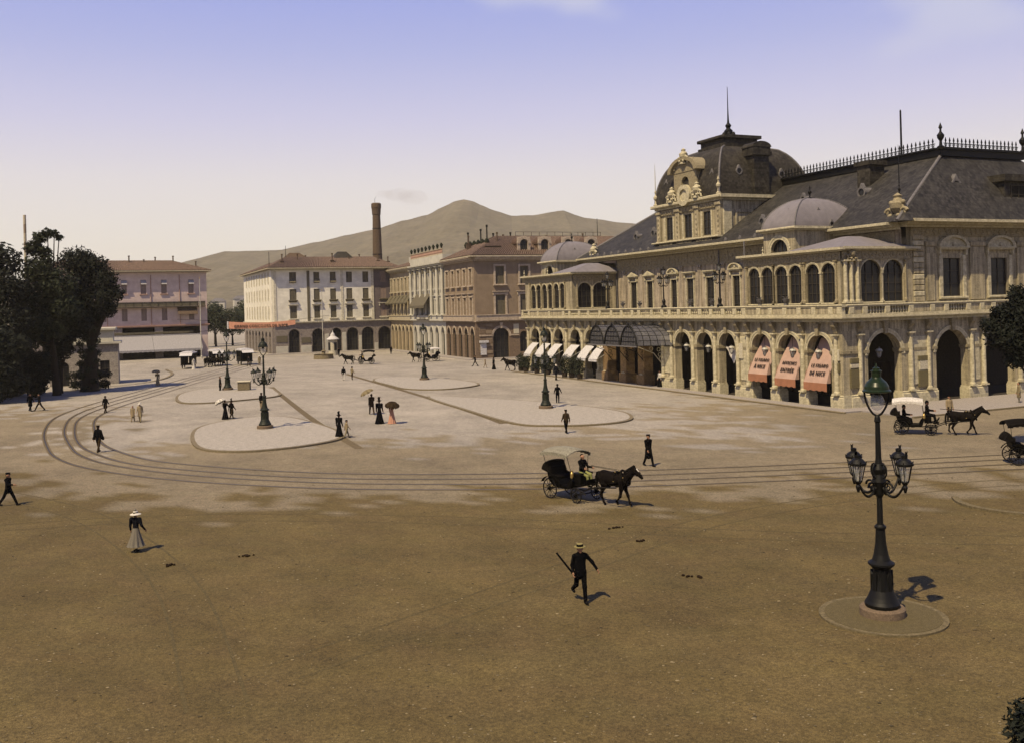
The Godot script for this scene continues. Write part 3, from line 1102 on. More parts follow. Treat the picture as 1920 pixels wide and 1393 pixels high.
func make_casino() -> Node3D:
	var c := thing("casino", "long pale stone casino with dark domed roofs, arcades and balustrade on the right", "building", Vector3(25.89, 0, -78.24))
	c.transform = face(Vector3(25.89, 0, -78.24), 0.405, 0.914)
	var I := Transform3D()
	var S := Transform3D(Basis(Vector3(0, 0, -1), Vector3.UP, Vector3(1, 0, 0)), Vector3(1.4, 0, 0))     # the end that faces the viewer
	# ground floor
	arch_row(c, I, -59.2, 1.4, CAS_HOLES, 5.96)
	arch_row(c, S, 0.78, 28.0, SOUTH_HOLES, 6.05)
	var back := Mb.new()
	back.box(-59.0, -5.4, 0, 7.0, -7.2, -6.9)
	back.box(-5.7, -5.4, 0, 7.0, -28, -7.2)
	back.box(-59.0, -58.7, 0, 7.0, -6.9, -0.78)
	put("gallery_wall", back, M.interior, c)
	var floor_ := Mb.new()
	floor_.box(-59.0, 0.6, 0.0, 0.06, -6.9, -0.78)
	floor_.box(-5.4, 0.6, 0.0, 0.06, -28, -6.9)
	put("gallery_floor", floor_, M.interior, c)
	for k in 14:
		var hx: float = (CAS_HOLES[k][0] + CAS_HOLES[k][1]) / 2
		put("gallery_door", one("gdoor", func(b: Mb):
			b.box(-0.95, -0.85, 0.06, 3.4, 0, 0.1)
			b.box(0.85, 0.95, 0.06, 3.4, 0, 0.1)
			b.box(-0.85, 0.85, 3.3, 3.4, 0, 0.1)
			b.box(-0.85, -0.03, 0.1, 3.3, -0.02, 0.04)
			b.box(0.03, 0.85, 0.1, 3.3, -0.02, 0.04)), M.dark_wood, c, mv(hx, 0, -6.88))
	var slab := Mb.new()
	slab.box(-59.0, 1.2, 7.0, 7.38, -8.0, -0.05)
	slab.box(-6.0, 1.2, 7.0, 7.38, -28, -8.0)
	put("terrace_slab", slab, M.stone_carved, c)
	cornice(c, I, -59.2, 1.4, 7.0, [[0.2, 0.34, 1, 1], [0.1, 0.55, 1, 1], [0.12, 0.75, 1, 1]])
	cornice(c, S, 0.0, 28.0, 7.0, [[0.2, 0.34, 0, 0], [0.1, 0.55, 0, 0], [0.12, 0.75, 0, 0]])
	var stops := [-59.4, -57.3, -54.45, -51.0, -47.0, -45.3, -42.7, -40.4, -37.6, -34.9, -32.6, -30.3, -28.9, -26.3, -24.3, -22.9, -21.2, -19.3, -17.5, -15.7, -13.8, -12.0, -10.6, -8.5, -6.9, -5.0, -3.2, -1.4, 0.6, 1.6]
	parapet(c, I, -59.7, 1.95, stops, [1, 2, 3, 22, 23, 24, 25, 26, 27, 28])
	parapet(c, S, 0.06, 28.0, [0.6, 2.0, 4.4, 7.0, 9.4, 11.0, 13.6, 15.2, 16.6, 19.3, 21.5, 24.0, 27.7], [0, 3, 4, 6, 7, 9, 10])
	# main block behind the terrace
	var hs := []
	for q in [[-41.9, -40.5], [-38.15, -36.85], [-32.9, -31.7], [-29.75, -28.4], [-26.0, -24.55], [-21.3, -20.1], [-17.4, -16.2], [-14.0, -12.8]]:
		hs.append([q[0], q[1], 7.6, 11.55, 0])
	var M_ := mv(0, 0, -6.5)
	var mw := Mb.new()
	mw.wall(-45.2, 0.9, 7.38, 14.6, -0.6, 0, hs)
	put("main_wall", mw, M.render_mauve, c, M_)
	for i in hs.size():
		var h = hs[i]
		window(c, M_, h[0], h[1], 7.6, 11.55, -0.18, 0.0, 1, 3)
		var fr := Mb.new()
		fr.box(-0.17, 0, 0, 4.1, 0, 0.09)
		fr.box(h[1] - h[0], h[1] - h[0] + 0.17, 0, 4.1, 0, 0.09)
		fr.box(0, h[1] - h[0], 3.95, 4.1, 0, 0.09)
		put("window_surround", fr, M.stone_pale, c, M_ * mv(h[0], 7.6, 0))
		hood(c, M_, (h[0] + h[1]) / 2, 12.2, 2.1, [1, 1, 2, 0, 0, 2, 1, 1][i])
	for x in [-43.3, -39.3, -35.4, -30.75, -27.2, -22.9, -18.8, -15.1, -11.4]:
		put("pilaster", one("main_pilaster", func(b: Mb):
			b.cham(-0.32, 0.32, 0, 5.3, 0, 0.14, 0.04)
			b.cham(-0.4, 0.4, 5.3, 5.6, 0, 0.22, 0.04)
			b.cham(-0.4, 0.4, 0, 0.5, 0, 0.2, 0.04)), M.render_mauve, c, M_ * mv(x, 7.38, 0))
	bosses(c, M_, -45.2, 0.8, 12.95, 14.4, 0.12, 0.62, 41, "stone_carved")
	cornice(c, M_, -53.5, 1.4, 14.5, [[0.2, 0.5, 0, 0], [0.16, 1.0, 0, 0], [0.22, 1.55, 0, 0]])
	# body of the main block: sides and back, so that the roof stands on walls
	var body := Mb.new()
	body.box(-53.4, -53.0, 7.4, 14.5, -24.0, -7.1)
	body.box(-53.0, -6.0, 7.4, 14.5, -24.4, -24.0)
	body.box(-6.0, -5.6, 0, 14.5, -33.5, -24.0)
	put("rear_wall", body, M.render_mauve, c)
	# end wall towards the viewer, with quoins and two tall windows
	var ew := Mb.new()
	ew.wall(7.62, 30.0, 7.38, 15.0, -0.5, 0, [[11.24, 13.3, 8.85, 12.1, 0], [16.97, 18.95, 8.85, 12.1, 0], [22.6, 24.6, 8.85, 12.1, 0]])
	put("end_wall", ew, M.stone, c, S)
	for h in [[11.24, 13.3], [16.97, 18.95], [22.6, 24.6]]:
		window(c, S, h[0], h[1], 8.85, 12.1, -0.22, 0.0, 1, 2)
		hood(c, S, (h[0] + h[1]) / 2, 12.95, 3.5, 2)
		for s in [h[0] - 0.55, h[1] + 0.15]:
			var fr := Mb.new()
			fr.cham(0, 0.4, 0, 3.6, 0, 0.12, 0.03)
			put("window_surround", fr, M.stone_pale, c, S * mv(s, 8.75, 0))
		put("window_sill", one("wsill%.2f" % (h[1] - h[0]), func(b: Mb): b.cham(-0.6, h[1] - h[0] + 0.6, 0, 0.2, 0, 0.25, 0.04)), M.stone_pale, c, S * mv(h[0], 8.62, 0))
	for q in [[9.2, 10.1], [14.3, 16.0], [20.1, 21.8], [25.4, 27.0]]:
		put("pilaster", one("end_pil%.2f" % (q[1] - q[0]), func(b: Mb):
			b.cham(0, q[1] - q[0], 0, 4.6, 0, 0.16, 0.04)
			b.cham(-0.1, q[1] - q[0] + 0.1, 4.6, 5.0, 0, 0.26, 0.04)), M.stone, c, S * mv(q[0], 8.5, 0))
	for i in 12:
		put("quoin_stone", one("quoin", func(b: Mb): b.cham(0, 1.16, 0, 0.41, 0, 0.15, 0.045)), [M.stone, M.stone_pale, M.stone][i % 3], c, S * mv(7.76, 8.46 + i * 0.47, 0))
	bosses(c, S, 7.62, 30.0, 13.95, 14.72, 0.1, 0.7, 43, "stone_carved")
	cornice(c, S, 6.5, 30.0, 14.7, [[0.2, 0.5, 0, 0], [0.16, 1.0, 0, 0], [0.24, 1.6, 0, 0]])
	# main roof: steep slate slopes under a flat top with an iron cresting
	var roof := Mb.new()
	roof.hip(-53.6, 2.9, -34.0, -5.2, 15.1, -46.5, -1.9, -25.0, -15.0, 21.5)
	put("main_roof", roof, M.slate, c)
	for q in [[Vector3(2.25, 15.15, -5.25), Vector3(-1.9, 21.5, -15.0)], [Vector3(-53.55, 15.15, -5.25), Vector3(-46.5, 21.5, -15.0)]]:
		var hipb := Mb.new()
		hipb.tube(q, 0.15, 0.15, 6)
		put("roof_hip", hipb, M.lead, c)
	var fas := Mb.new()
	fas.box(-47.0, -1.6, 21.42, 22.0, -25.4, -14.7)
	fas.cham(-47.2, -1.4, 22.0, 22.16, -25.6, -14.5, 0.05)
	put("roof_fascia", fas, M.iron, c)
	var spike := one("cresting", func(b: Mb):
		b.box(-0.24, 0.24, 0.0, 0.07, -0.04, 0.04)
		b.box(-0.24, 0.24, 0.36, 0.42, -0.03, 0.03)
		b.box(-0.035, 0.035, 0, 0.6, -0.035, 0.035)
		for s in [-1, 1]:
			b.tube([Vector3(s * 0.02, 0.1, 0), Vector3(s * 0.16, 0.22, 0), Vector3(s * 0.12, 0.36, 0)], 0.03, 0.025, 5)
		b.poly(PackedVector2Array([Vector2(-0.1, 0.6), Vector2(0, 0.5), Vector2(0.1, 0.6), Vector2(0, 0.92)]), -0.03, 0.03))
	for i in 46:
		put("cresting_spike", spike, M.iron, c, mv(-24.3 + i * 0.485, 22.16, -14.7))
	for i in 19:
		put("cresting_spike", spike, M.iron, c, mv(-1.6, 22.16, -15.3 - i * 0.5) * Transform3D(Basis(Vector3.UP, PI / 2), Vector3.ZERO))
	for q in [Vector3(-1.6, 22.0, -14.7), Vector3(-1.6, 22.0, -25.2)]:
		finial(c, Transform3D(Basis(), q), 2.4, "iron", "corner_finial")
	var pole := Mb.new()
	pole.lathe([Vector2(0.1, 0), Vector2(0.08, 4.4), Vector2(0.05, 4.5), Vector2(0, 4.55)], 8, Vector3(-6.6, 22.0, -15.2))
	put("flagpole", pole, M.iron, c)
	swag(c, mv(1.1, 15.2, -6.6), 1.5, "stone_carved")
	finial(c, mv(1.1, 17.4, -6.8), 1.0, "iron", "lightning_rod", 3.2)
	swag(c, mv(-50.6, 15.1, -6.2), 1.2, "stone_pale")
	for q in [[-12.2, 17.2, 1.0], [-15.0, 18.9, 0.8], [-17.8, 16.9, 0.9], [-43.3, 17.3, 0.9], [-39.7, 17.5, 0.9], [-37.1, 17.9, 0.9], [-6.6, 18.6, 1.0]]:
		oculus(c, mv(q[0], q[1], -5.6 - (q[1] - 15.1) * 1.47 + 0.55), 0.46 * q[2])
	oculus(c, S * mv(14.5, 18.5, -1.35), 0.55)
	# flat-topped dormer at the right and a squat chimney on the front slope
	var dm := Mb.new()
	dm.box(19.2, 22.8, 15.9, 18.9, -3.5, -0.3)
	dm.box(18.9, 23.1, 18.9, 19.5, -3.6, 0.1)
	put("dormer", dm, M.slate_brown, c, S)
	window(c, S, 20.0, 22.0, 16.1, 18.6, -0.3, 0.0, 1, 2)
	var ch := Mb.new()
	ch.box(-8.6, -7.0, 18.6, 21.3, -13.4, -11.6)
	ch.box(-8.8, -6.8, 21.3, 21.7, -13.6, -11.4)
	put("roof_chimney", ch, M.slate_brown, c)
	var ch2 := Mb.new()
	ch2.box(-37.4, -36.0, 16.5, 19.9, -10.4, -8.6)
	ch2.box(-37.6, -35.8, 19.9, 20.3, -10.6, -8.4)
	put("roof_chimney", ch2, M.slate_brown, c)
	for i in 9:
		put("antefix", one("antefix", func(b: Mb):
			b.poly(PackedVector2Array([Vector2(-0.2, 0), Vector2(0.2, 0), Vector2(0.14, 0.3), Vector2(0, 0.5), Vector2(-0.14, 0.3)]), -0.08, 0.08)), M.lead, c, mv(-50.0 + i * 1.75, 15.08, -5.45))
	for i in 4:
		put("antefix", K.antefix, M.lead, c, mv(-21.0 + i * 2.4, 15.08, -5.45))
	tower(c)
	# pavilion at the near corner
	loggia(c, I, -10.9, 1.35, [[-10.36, -6.93], [-6.65, -3.21], [-2.69, 0.76]], 11.83, -0.7)
	loggia(c, S, 0.35, 7.62, [[2.04, 6.72]], 12.0, -0.7)
	for x in [0.35, 0.95, 1.6]:
		column(c, S, x, 8.5, 12.0, 0.12, 0.17, "stone_pale")
	var side := Mb.new()
	side.box(-10.9, -10.4, 7.38, 12.9, -6.5, -0.35)
	put("loggia_side", side, M.stone, c)
	bosses(c, I, -10.9, 1.4, 12.05, 12.7, 0.1, 0.36, 44)
	bosses(c, S, 0.1, 7.62, 12.05, 12.75, 0.1, 0.36, 45)
	swag(c, S * mv(1.0, 11.9, 0.2), 0.7, "stone_carved")
	cornice(c, I, -10.9, 1.4, 12.7, [[0.12, 0.25, 1, 1], [0.2, 0.55, 1, 1]])
	cornice(c, S, 0.0, 7.6, 12.75, [[0.12, 0.25, 0, 1], [0.2, 0.55, 0, 1]])
	var pv := Mb.new()
	pv.box(-10.9, 1.4, 12.72, 12.95, -7.6, -0.02)
	put("pavilion_flat_roof", pv, M.lead, c)
	var pr := Mb.new()
	pr.hip(-4.6, 1.8, -7.6, 0.45, 13.03, -1.9, -1.1, -4.6, -3.2, 14.1)
	put("pavilion_roof", pr, M.zinc, c)
	drum(c, -10.2, -5.9, -9.0, -1.7, 15.0, 2.75)
	for x in [-8.0, -4.4]:
		finial(c, mv(x, 13.0, 0.2), 0.7, "stone_pale", "roof_urn")
	# pavilion at the far corner
	loggia(c, I, -59.2, -45.25, [[-57.4, -54.2], [-53.9, -50.8], [-50.4, -47.3]], 11.75, -0.7)
	var L := Transform3D(Basis(Vector3(0, 0, -1), Vector3.UP, Vector3(1, 0, 0)), Vector3(-45.2, 0, 0))
	loggia(c, L, 0.35, 6.2, [[0.78, 4.85]], 11.7, -0.7)
	bosses(c, I, -59.2, -45.2, 12.05, 12.7, 0.1, 0.4, 46, "stone_carved")
	bosses(c, L, 0.1, 6.2, 12.05, 12.7, 0.1, 0.4, 47)
	cornice(c, I, -59.2, -45.2, 12.7, [[0.12, 0.25, 1, 1], [0.2, 0.55, 1, 1]])
	cornice(c, L, 0.0, 6.2, 12.75, [[0.12, 0.25, 0, 0], [0.2, 0.55, 0, 0]])
	var pl := Mb.new()
	pl.box(-59.2, -45.2, 12.72, 12.95, -7.6, -0.02)
	pl.box(-59.2, -58.7, 7.38, 12.72, -7.6, -0.35)
	put("pavilion_flat_roof", pl, M.lead, c)
	var pr2 := Mb.new()
	pr2.hip(-50.5, -44.6, -7.4, 0.45, 13.03, -48.0, -46.4, -4.4, -3.0, 14.2)
	put("pavilion_roof", pr2, M.zinc, c)
	drum(c, -58.6, -53.8, -9.4, -2.3, 14.6, 2.7)
	for x in [-58.9, -51.6]:
		finial(c, mv(x, 13.0, 0.25), 0.9, "stone_pale", "roof_urn")
	# rain pipes, posters on the corner piers
	for q in [[-10.98, -0.2], [-45.0, -6.4], [-23.4, -6.4]]:
		var rp := Mb.new()
		rp.tube([Vector3(q[0], 7.4, q[1] + 0.12), Vector3(q[0], 14.4, q[1] + 0.12)], 0.07, 0.07, 6)
		put("rain_pipe", rp, M.lead, c)
	var notes := [[I, -12.2, 3.6, 0.9, 1.4, "paper"], [I, 0.35, 3.9, 0.75, 0.9, "paper"], [I, 0.35, 3.0, 0.75, 0.7, "paper_dark"], [S, 0.7, 3.7, 1.1, 0.35, "paper_dark"], [S, 0.65, 1.7, 1.25, 1.5, "paper_dark"], [S, 0.7, 3.3, 1.1, 0.3, "paper"], [S, 8.0, 3.6, 1.0, 0.35, "paper_dark"], [S, 8.0, 1.4, 1.2, 1.3, "paper_dark"], [S, 8.1, 2.8, 1.1, 0.7, "paper"]]
	for q in notes:
		var nb := Mb.new()
		nb.box(q[1], q[1] + q[3], q[2], q[2] + q[4], 0, 0.17 if q[0] == S and q[1] > 7 else 0.16)
		put("poster", nb, M[q[5]], c, q[0])
	# shop awnings: three red ones with lettering, white ones further along
	var k := 0
	for i in [11, 12, 13]:
		awning(c, CAS_HOLES[i][0] + 0.1, CAS_HOLES[i][1] + 0.05, [["LE FIGARO", "À NICE"], ["AFFICHES", "ENTRÉE"], ["LE FIGARO", "DE NICE"]][k], [2.35, 2.15, 2.05][k])
		k += 1
	for q in [[-57.2, -55.2], [-53.8, -51.6], [-50.4, -48.2], [-45.8, -43.5], [-41.9, -39.7], [-38.9, -36.9]]:
		put("white_awning", one("wawn%.1f" % (q[1] - q[0]), func(b: Mb):
			var w: float = q[1] - q[0]
			var prof := [Vector2(0.0, 4.0), Vector2(0.7, 3.4), Vector2(1.35, 2.55), Vector2(1.37, 2.3)]
			for j in 3:
				b.t = Transform3D()
				var a: Vector2 = prof[j]
				var e: Vector2 = prof[j + 1]
				b.quad(Vector3(0, e.y, e.x), Vector3(w, e.y, e.x), Vector3(w, a.y, a.x), Vector3(0, a.y, a.x))
				b.quad(Vector3(0, a.y - 0.03, a.x), Vector3(w, a.y - 0.03, a.x), Vector3(w, e.y - 0.03, e.x), Vector3(0, e.y - 0.03, e.x))
			for s in [0.0, w]:
				b.tube([Vector3(s, 2.55, 1.35), Vector3(s, 3.2, 0.0)], 0.025, 0.025, 5)
			b.tube([Vector3(0, 2.55, 1.35), Vector3(w, 2.55, 1.35)], 0.03, 0.03, 5)), M.awning_white, c, mv(q[0], 0, 0.06))
	porch(c)
	for q in [-32.5, -28.9, -19.3, -15.7, -8.5, -5.0]:
		put("terrace_urn", one("urn", func(b: Mb):
			b.lathe([Vector2(0.16, 0), Vector2(0.17, 0.06), Vector2(0.07, 0.14), Vector2(0.07, 0.2), Vector2(0.2, 0.36), Vector2(0.28, 0.52), Vector2(0.3, 0.56), Vector2(0.22, 0.58)], 10)
			for i in 9:
				b.tube([Vector3(0, 0.5, 0), Vector3(sin(i * 0.7) * 0.18, 0.75, cos(i * 0.7) * 0.18), Vector3(sin(i * 0.7) * 0.34, 0.8, cos(i * 0.7) * 0.34)], 0.03, 0.01, 4)), M.lead, c, mv(q, 8.42, 0.28))
	return c


func drum(c: Node3D, x0: float, x1: float, z0: float, z1: float, y: float, h: float) -> void:   # a square drum with a half-round window under a small dome
	var cx := (x0 + x1) / 2
	var w := Mb.new()
	w.wall(x0, x1, 12.95, y, z1 - 0.5, z1, [[cx - 1.15, cx + 1.15, 13.0, 14.35, 1.0]])
	w.box(x0, x0 + 0.4, 12.95, y, z0, z1 - 0.5)
	w.box(x1 - 0.4, x1, 12.95, y, z0, z1 - 0.5)
	put("drum_wall", w, M.stone, c)
	archivolt(c, mv(0, 0, z1), cx, 13.2, 1.15, 0.4, "stone_pale")
	window(c, mv(0, 0, z1), cx - 1.15, cx + 1.15, 13.0, 14.35, -0.35, 1.0, 3, 1)
	var k := Mb.new()
	k.box(x0 - 0.2, x1 + 0.2, y, y + 0.14, z0, z1 + 0.2)
	k.cham(x0 - 0.5, x1 + 0.5, y + 0.14, y + 0.36, z0, z1 + 0.5, 0.06)
	put("drum_cornice", k, M.stone_pale, c)
	var at := mv(cx, y + 0.36, (z0 + z1) / 2)
	vault_dome(c, at, (x1 - x0) / 2 + 0.1, (z1 - z0) / 2 + 0.1, 0.12, 0.5, h, 1.75, "zinc", "small_dome")
	finial(c, at * mv(0, h - 0.05, 0), 1.3, "iron", "dome_finial")
	oculus(c, at * mv((x1 - x0) * 0.1, h * 0.5, (z1 - z0) * 0.38), 0.2)
	var side := at * Transform3D(Basis(Vector3.UP, PI / 2), Vector3.ZERO)
	oculus(c, side * mv(-0.6, h * 0.5, (x1 - x0) * 0.39), 0.2)
	oculus(c, side * mv(0.4, h * 0.08, (x1 - x0) * 0.52), 0.24)


func tower(c: Node3D) -> void:   # the great square dome over the middle
	var F := mv(0, 0, -6.5)
	var x0 := -35.4
	var x1 := -22.9
	var at := mv((x0 + x1) / 2, 0, -12.3)
	var hs := [[-33.6, -32.2, 16.15, 18.75, 0], [-29.9, -28.4, 16.15, 18.75, 0], [-26.3, -24.85, 16.15, 18.75, 0]]
	var w := Mb.new()
	w.wall(x0, x1, 15.0, 19.7, -0.6, 0, hs)
	w.box(x0, x0 + 0.5, 15.0, 19.7, -11.6, -0.6)
	w.box(x1 - 0.5, x1, 15.0, 19.7, -11.6, -0.6)
	w.box(x0 + 0.5, x1 - 0.5, 15.0, 19.7, -11.6, -11.1)
	put("attic_wall", w, M.stone, c, F)
	for h in hs:
		window(c, F, h[0], h[1], 16.15, 18.75, -0.16, 0.0, 1, 2)
		for s in [h[0] - 0.32, h[1] + 0.08]:
			var fr := Mb.new()
			fr.cham(0, 0.24, 0, 2.8, 0, 0.14, 0.03)
			put("window_surround", fr, M.stone_pale, c, F * mv(s, 16.0, 0))
	for x in [-35.0, -31.1, -27.35, -23.35]:
		put("pilaster", one("attic_pil", func(b: Mb):
			b.cham(-0.4, 0.4, 0, 3.1, 0, 0.22, 0.04)
			b.cham(-0.52, 0.52, 3.1, 3.5, 0, 0.34, 0.04)
			b.cham(-0.5, 0.5, -0.9, 0, 0, 0.3, 0.04)
			for i in 5:
				b.ball(Vector3(0, 0.4 + i * 0.55, 0.22), Vector3(0.16, 0.2, 0.07), 8)), M.stone, c, F * mv(x, 16.1, 0))
	# balcony under the windows
	cornice(c, F, x0, x1, 14.98, [[0.16, 1.22, 1, 0], [0.14, 1.0, 1, 0]], "stone_pale", "balcony_ledge")
	for i in 3:
		baluster_row(c, F, [-34.4, -30.7, -26.9][i], [-31.5, -27.7, -23.9][i], 15.28, 0.5, 0.6, "stone")
	var rail := Mb.new()
	rail.cham(x0 - 0.3, x1 + 0.2, 15.78, 15.95, 0.02, 0.8, 0.04)
	put("balcony_rail", rail, M.stone_pale, c, F)
	# the side towards the viewer
	var Rr := Transform3D(Basis(Vector3(0, 0, -1), Vector3.UP, Vector3(1, 0, 0)), Vector3(x1, 0, -6.5))
	for q in [[0.1, 1.2, 15.0, 19.6], [8.6, 9.8, 17.0, 19.6]]:
		var p := Mb.new()
		p.cham(q[0], q[1], q[2], q[3], 0, 0.16, 0.04)
		put("pilaster", p, M.stone_pale, c, Rr)
	var pan := Mb.new()
	pan.box(1.7, 8.2, 18.4, 18.6, 0, 0.12)
	pan.box(1.7, 1.9, 15.2, 18.4, 0, 0.12)
	put("wall_panel", pan, M.stone, c, Rr)
	bosses(c, F, x0 + 0.6, x1 - 0.6, 19.05, 19.6, 0.16, 0.55, 51)
	var k := Mb.new()
	k.box(x0 - 0.25, x1 + 0.25, 19.7, 19.95, -18.4, -6.25)
	k.cham(x0 - 0.65, x1 + 0.65, 19.95, 20.3, -18.8, -5.85, 0.08)
	put("attic_cornice", k, M.stone_pale, c)
	vault_dome(c, at * mv(0, 20.3, 0), 6.25, 6.1, 2.45, 2.45, 5.9, 1.95, "slate_brown", "great_dome")
	var pl := Mb.new()
	pl.box(-2.5, 2.5, 26.7, 27.1, -2.5, 2.5)
	pl.box(-2.25, 2.25, 27.1, 27.75, -2.25, 2.25)
	pl.cham(-2.6, 2.6, 27.75, 28.1, -2.6, 2.6, 0.08)
	put("dome_platform", pl, M.slate_brown, c, at * mv(0, -0.6, 0))
	var top := Mb.new()
	top.lathe([Vector2(0.85, 28.1), Vector2(0.8, 28.4), Vector2(0.45, 28.6), Vector2(0.5, 29.0), Vector2(0.22, 29.3), Vector2(0.36, 29.6), Vector2(0.14, 29.9), Vector2(0.1, 30.3), Vector2(0.06, 31.5), Vector2(0.03, 34.0), Vector2(0, 34.1)], 8)
	for i in 6:
		top.ball(Vector3(sin(i * TAU / 6) * 0.6, 28.5, cos(i * TAU / 6) * 0.6), Vector3(0.25, 0.36, 0.25), 6)
	put("dome_mast", top, M.iron, c, at * mv(0, -0.6, 0))
	# carved dormer with a round medallion, in the middle of the front
	var F2 := mv((x0 + x1) / 2, 20.25, -6.2) * Transform3D(Basis().scaled(Vector3(1.3, 1.25, 1.15)), Vector3.ZERO)
	var dm := Mb.new()
	dm.wall(-1.7, 1.7, 0, 2.7, -1.6, 0.0, [[-0.55, 0.55, 0.6, 2.2, 1.0]])
	dm.t = Transform3D(Basis().scaled(Vector3(1, 0.6, 1)), Vector3(0, 2.6, 0))
	dm.ring(0, 0, 1.75, 2.2, -1.6, 0.4)
	dm.ring(0, 0, 0.01, 1.75, -1.6, 0.05)
	dm.t = Transform3D()
	put("carved_dormer", dm, M.stone_carved, c, F2)
	var med := Mb.new()
	med.ring(0, 0.5, 0.55, 0.95, -0.1, 0.3, 0, TAU, 24)
	med.ring(0, 0.5, 0.01, 0.55, -0.1, 0.12, 0, TAU, 24)
	put("medallion", med, M.stone_pale, c, F2)
	swag(c, F2 * mv(0, 3.3, 0.1), 0.9, "stone_pale")
	for s in [-1.9, 1.9]:
		swag(c, F2 * mv(s, 0.05, 0.15), 0.9, "stone_pale")
		finial(c, F2 * mv(s * 0.75, 2.9, 0.1), 0.9, "stone_carved", "dormer_finial")
	for x in [x0 + 0.1, x1 - 0.1]:
		finial(c, mv(x, 20.3, -6.2), 2.0, "stone_pale", "corner_urn", 3.0 if x < -30 else 0.0)
	# square chimney and roof lights on the side of the dome
	var ch := Mb.new()
	ch.box(-1.0, 1.0, 20.3, 24.6, -1.4, 0.3)
	ch.box(-1.25, 1.25, 24.6, 25.0, -1.6, 0.55)
	ch.box(-1.15, 1.15, 25.0, 25.5, -1.5, 0.45)
	ch.t = Transform3D(Basis().scaled(Vector3(1, 0.5, 1)), Vector3(0, 25.5, 0))
	ch.ring(0, 0, 0.02, 1.25, -1.5, 0.5)
	put("dome_chimney", ch, M.slate_brown, c, Rr * mv(5.2, 0, -0.1))
	for q in [[2.6, 22.9], [8.3, 22.7]]:
		oculus(c, Rr * mv(q[0], q[1], -0.35), 0.36)
	oculus(c, at * mv(4.5, 22.6, 5.65), 0.34)
	oculus(c, at * mv(-4.4, 22.6, 5.65), 0.34)


func awning(c: Node3D, x0: float, x1: float, words: Array, low: float) -> void:
	var w := x1 - x0
	var b := Mb.new()
	var up := Vector2(-0.95, 5.65)    # out, up
	var dn := Vector2(0.6, low)
	var n := 8
	for i in n:
		for j in 4:
			var p := []
			for q in [[i, j], [i, j + 1], [i + 1, j + 1], [i + 1, j]]:
				var s: float = float(q[0]) / n
				var u: float = float(q[1]) / 4
				var v := up.lerp(dn, s)
				v.y -= sin(s * PI) * 0.12 + sin(u * PI) * 0.06 * s
				var half := lerpf(0.62, 1.0, smoothstep(0.0, 0.55, s))
				p.append(Vector3(x0 + w / 2 + (u - 0.5) * w * half, v.y, v.x))
			b.quad(p[0], p[1], p[2], p[3])
			var d := Vector3(0, -0.03, -0.01)
			b.quad(p[3] + d, p[2] + d, p[1] + d, p[0] + d)
	var vl := Mb.new()
	for j in 8:
		var xa := x0 + w * j / 8.0
		var xb := x0 + w * (j + 1) / 8.0
		vl.box(xa, xb, low - 0.62 - 0.05 * (j % 2), low, 0.58, 0.61)
	for s in [x0, x1]:
		b.tri(Vector3(s, low, 0.6), Vector3(s, low, 0.15), Vector3(s, low + 1.2, 0.2))
	var o := put("red_awning", b, M.awning_red, c)
	put("valance", vl, M.awning_rust, o)
	var sl := (up - dn).normalized()
	for i in 2:
		var s: float = [0.6, 0.78][i]
		var v := up.lerp(dn, s)
		var bas := Basis(Vector3(1, 0, 0), Vector3(0, sl.y, sl.x), Vector3(0, -sl.x, sl.y))
		letters(o, words[i], Transform3D(bas, Vector3(x0 + w / 2, v.y - sin(s * PI) * 0.12 + 0.02, v.x + 0.07)), 0.3 if i == 0 else 0.36)


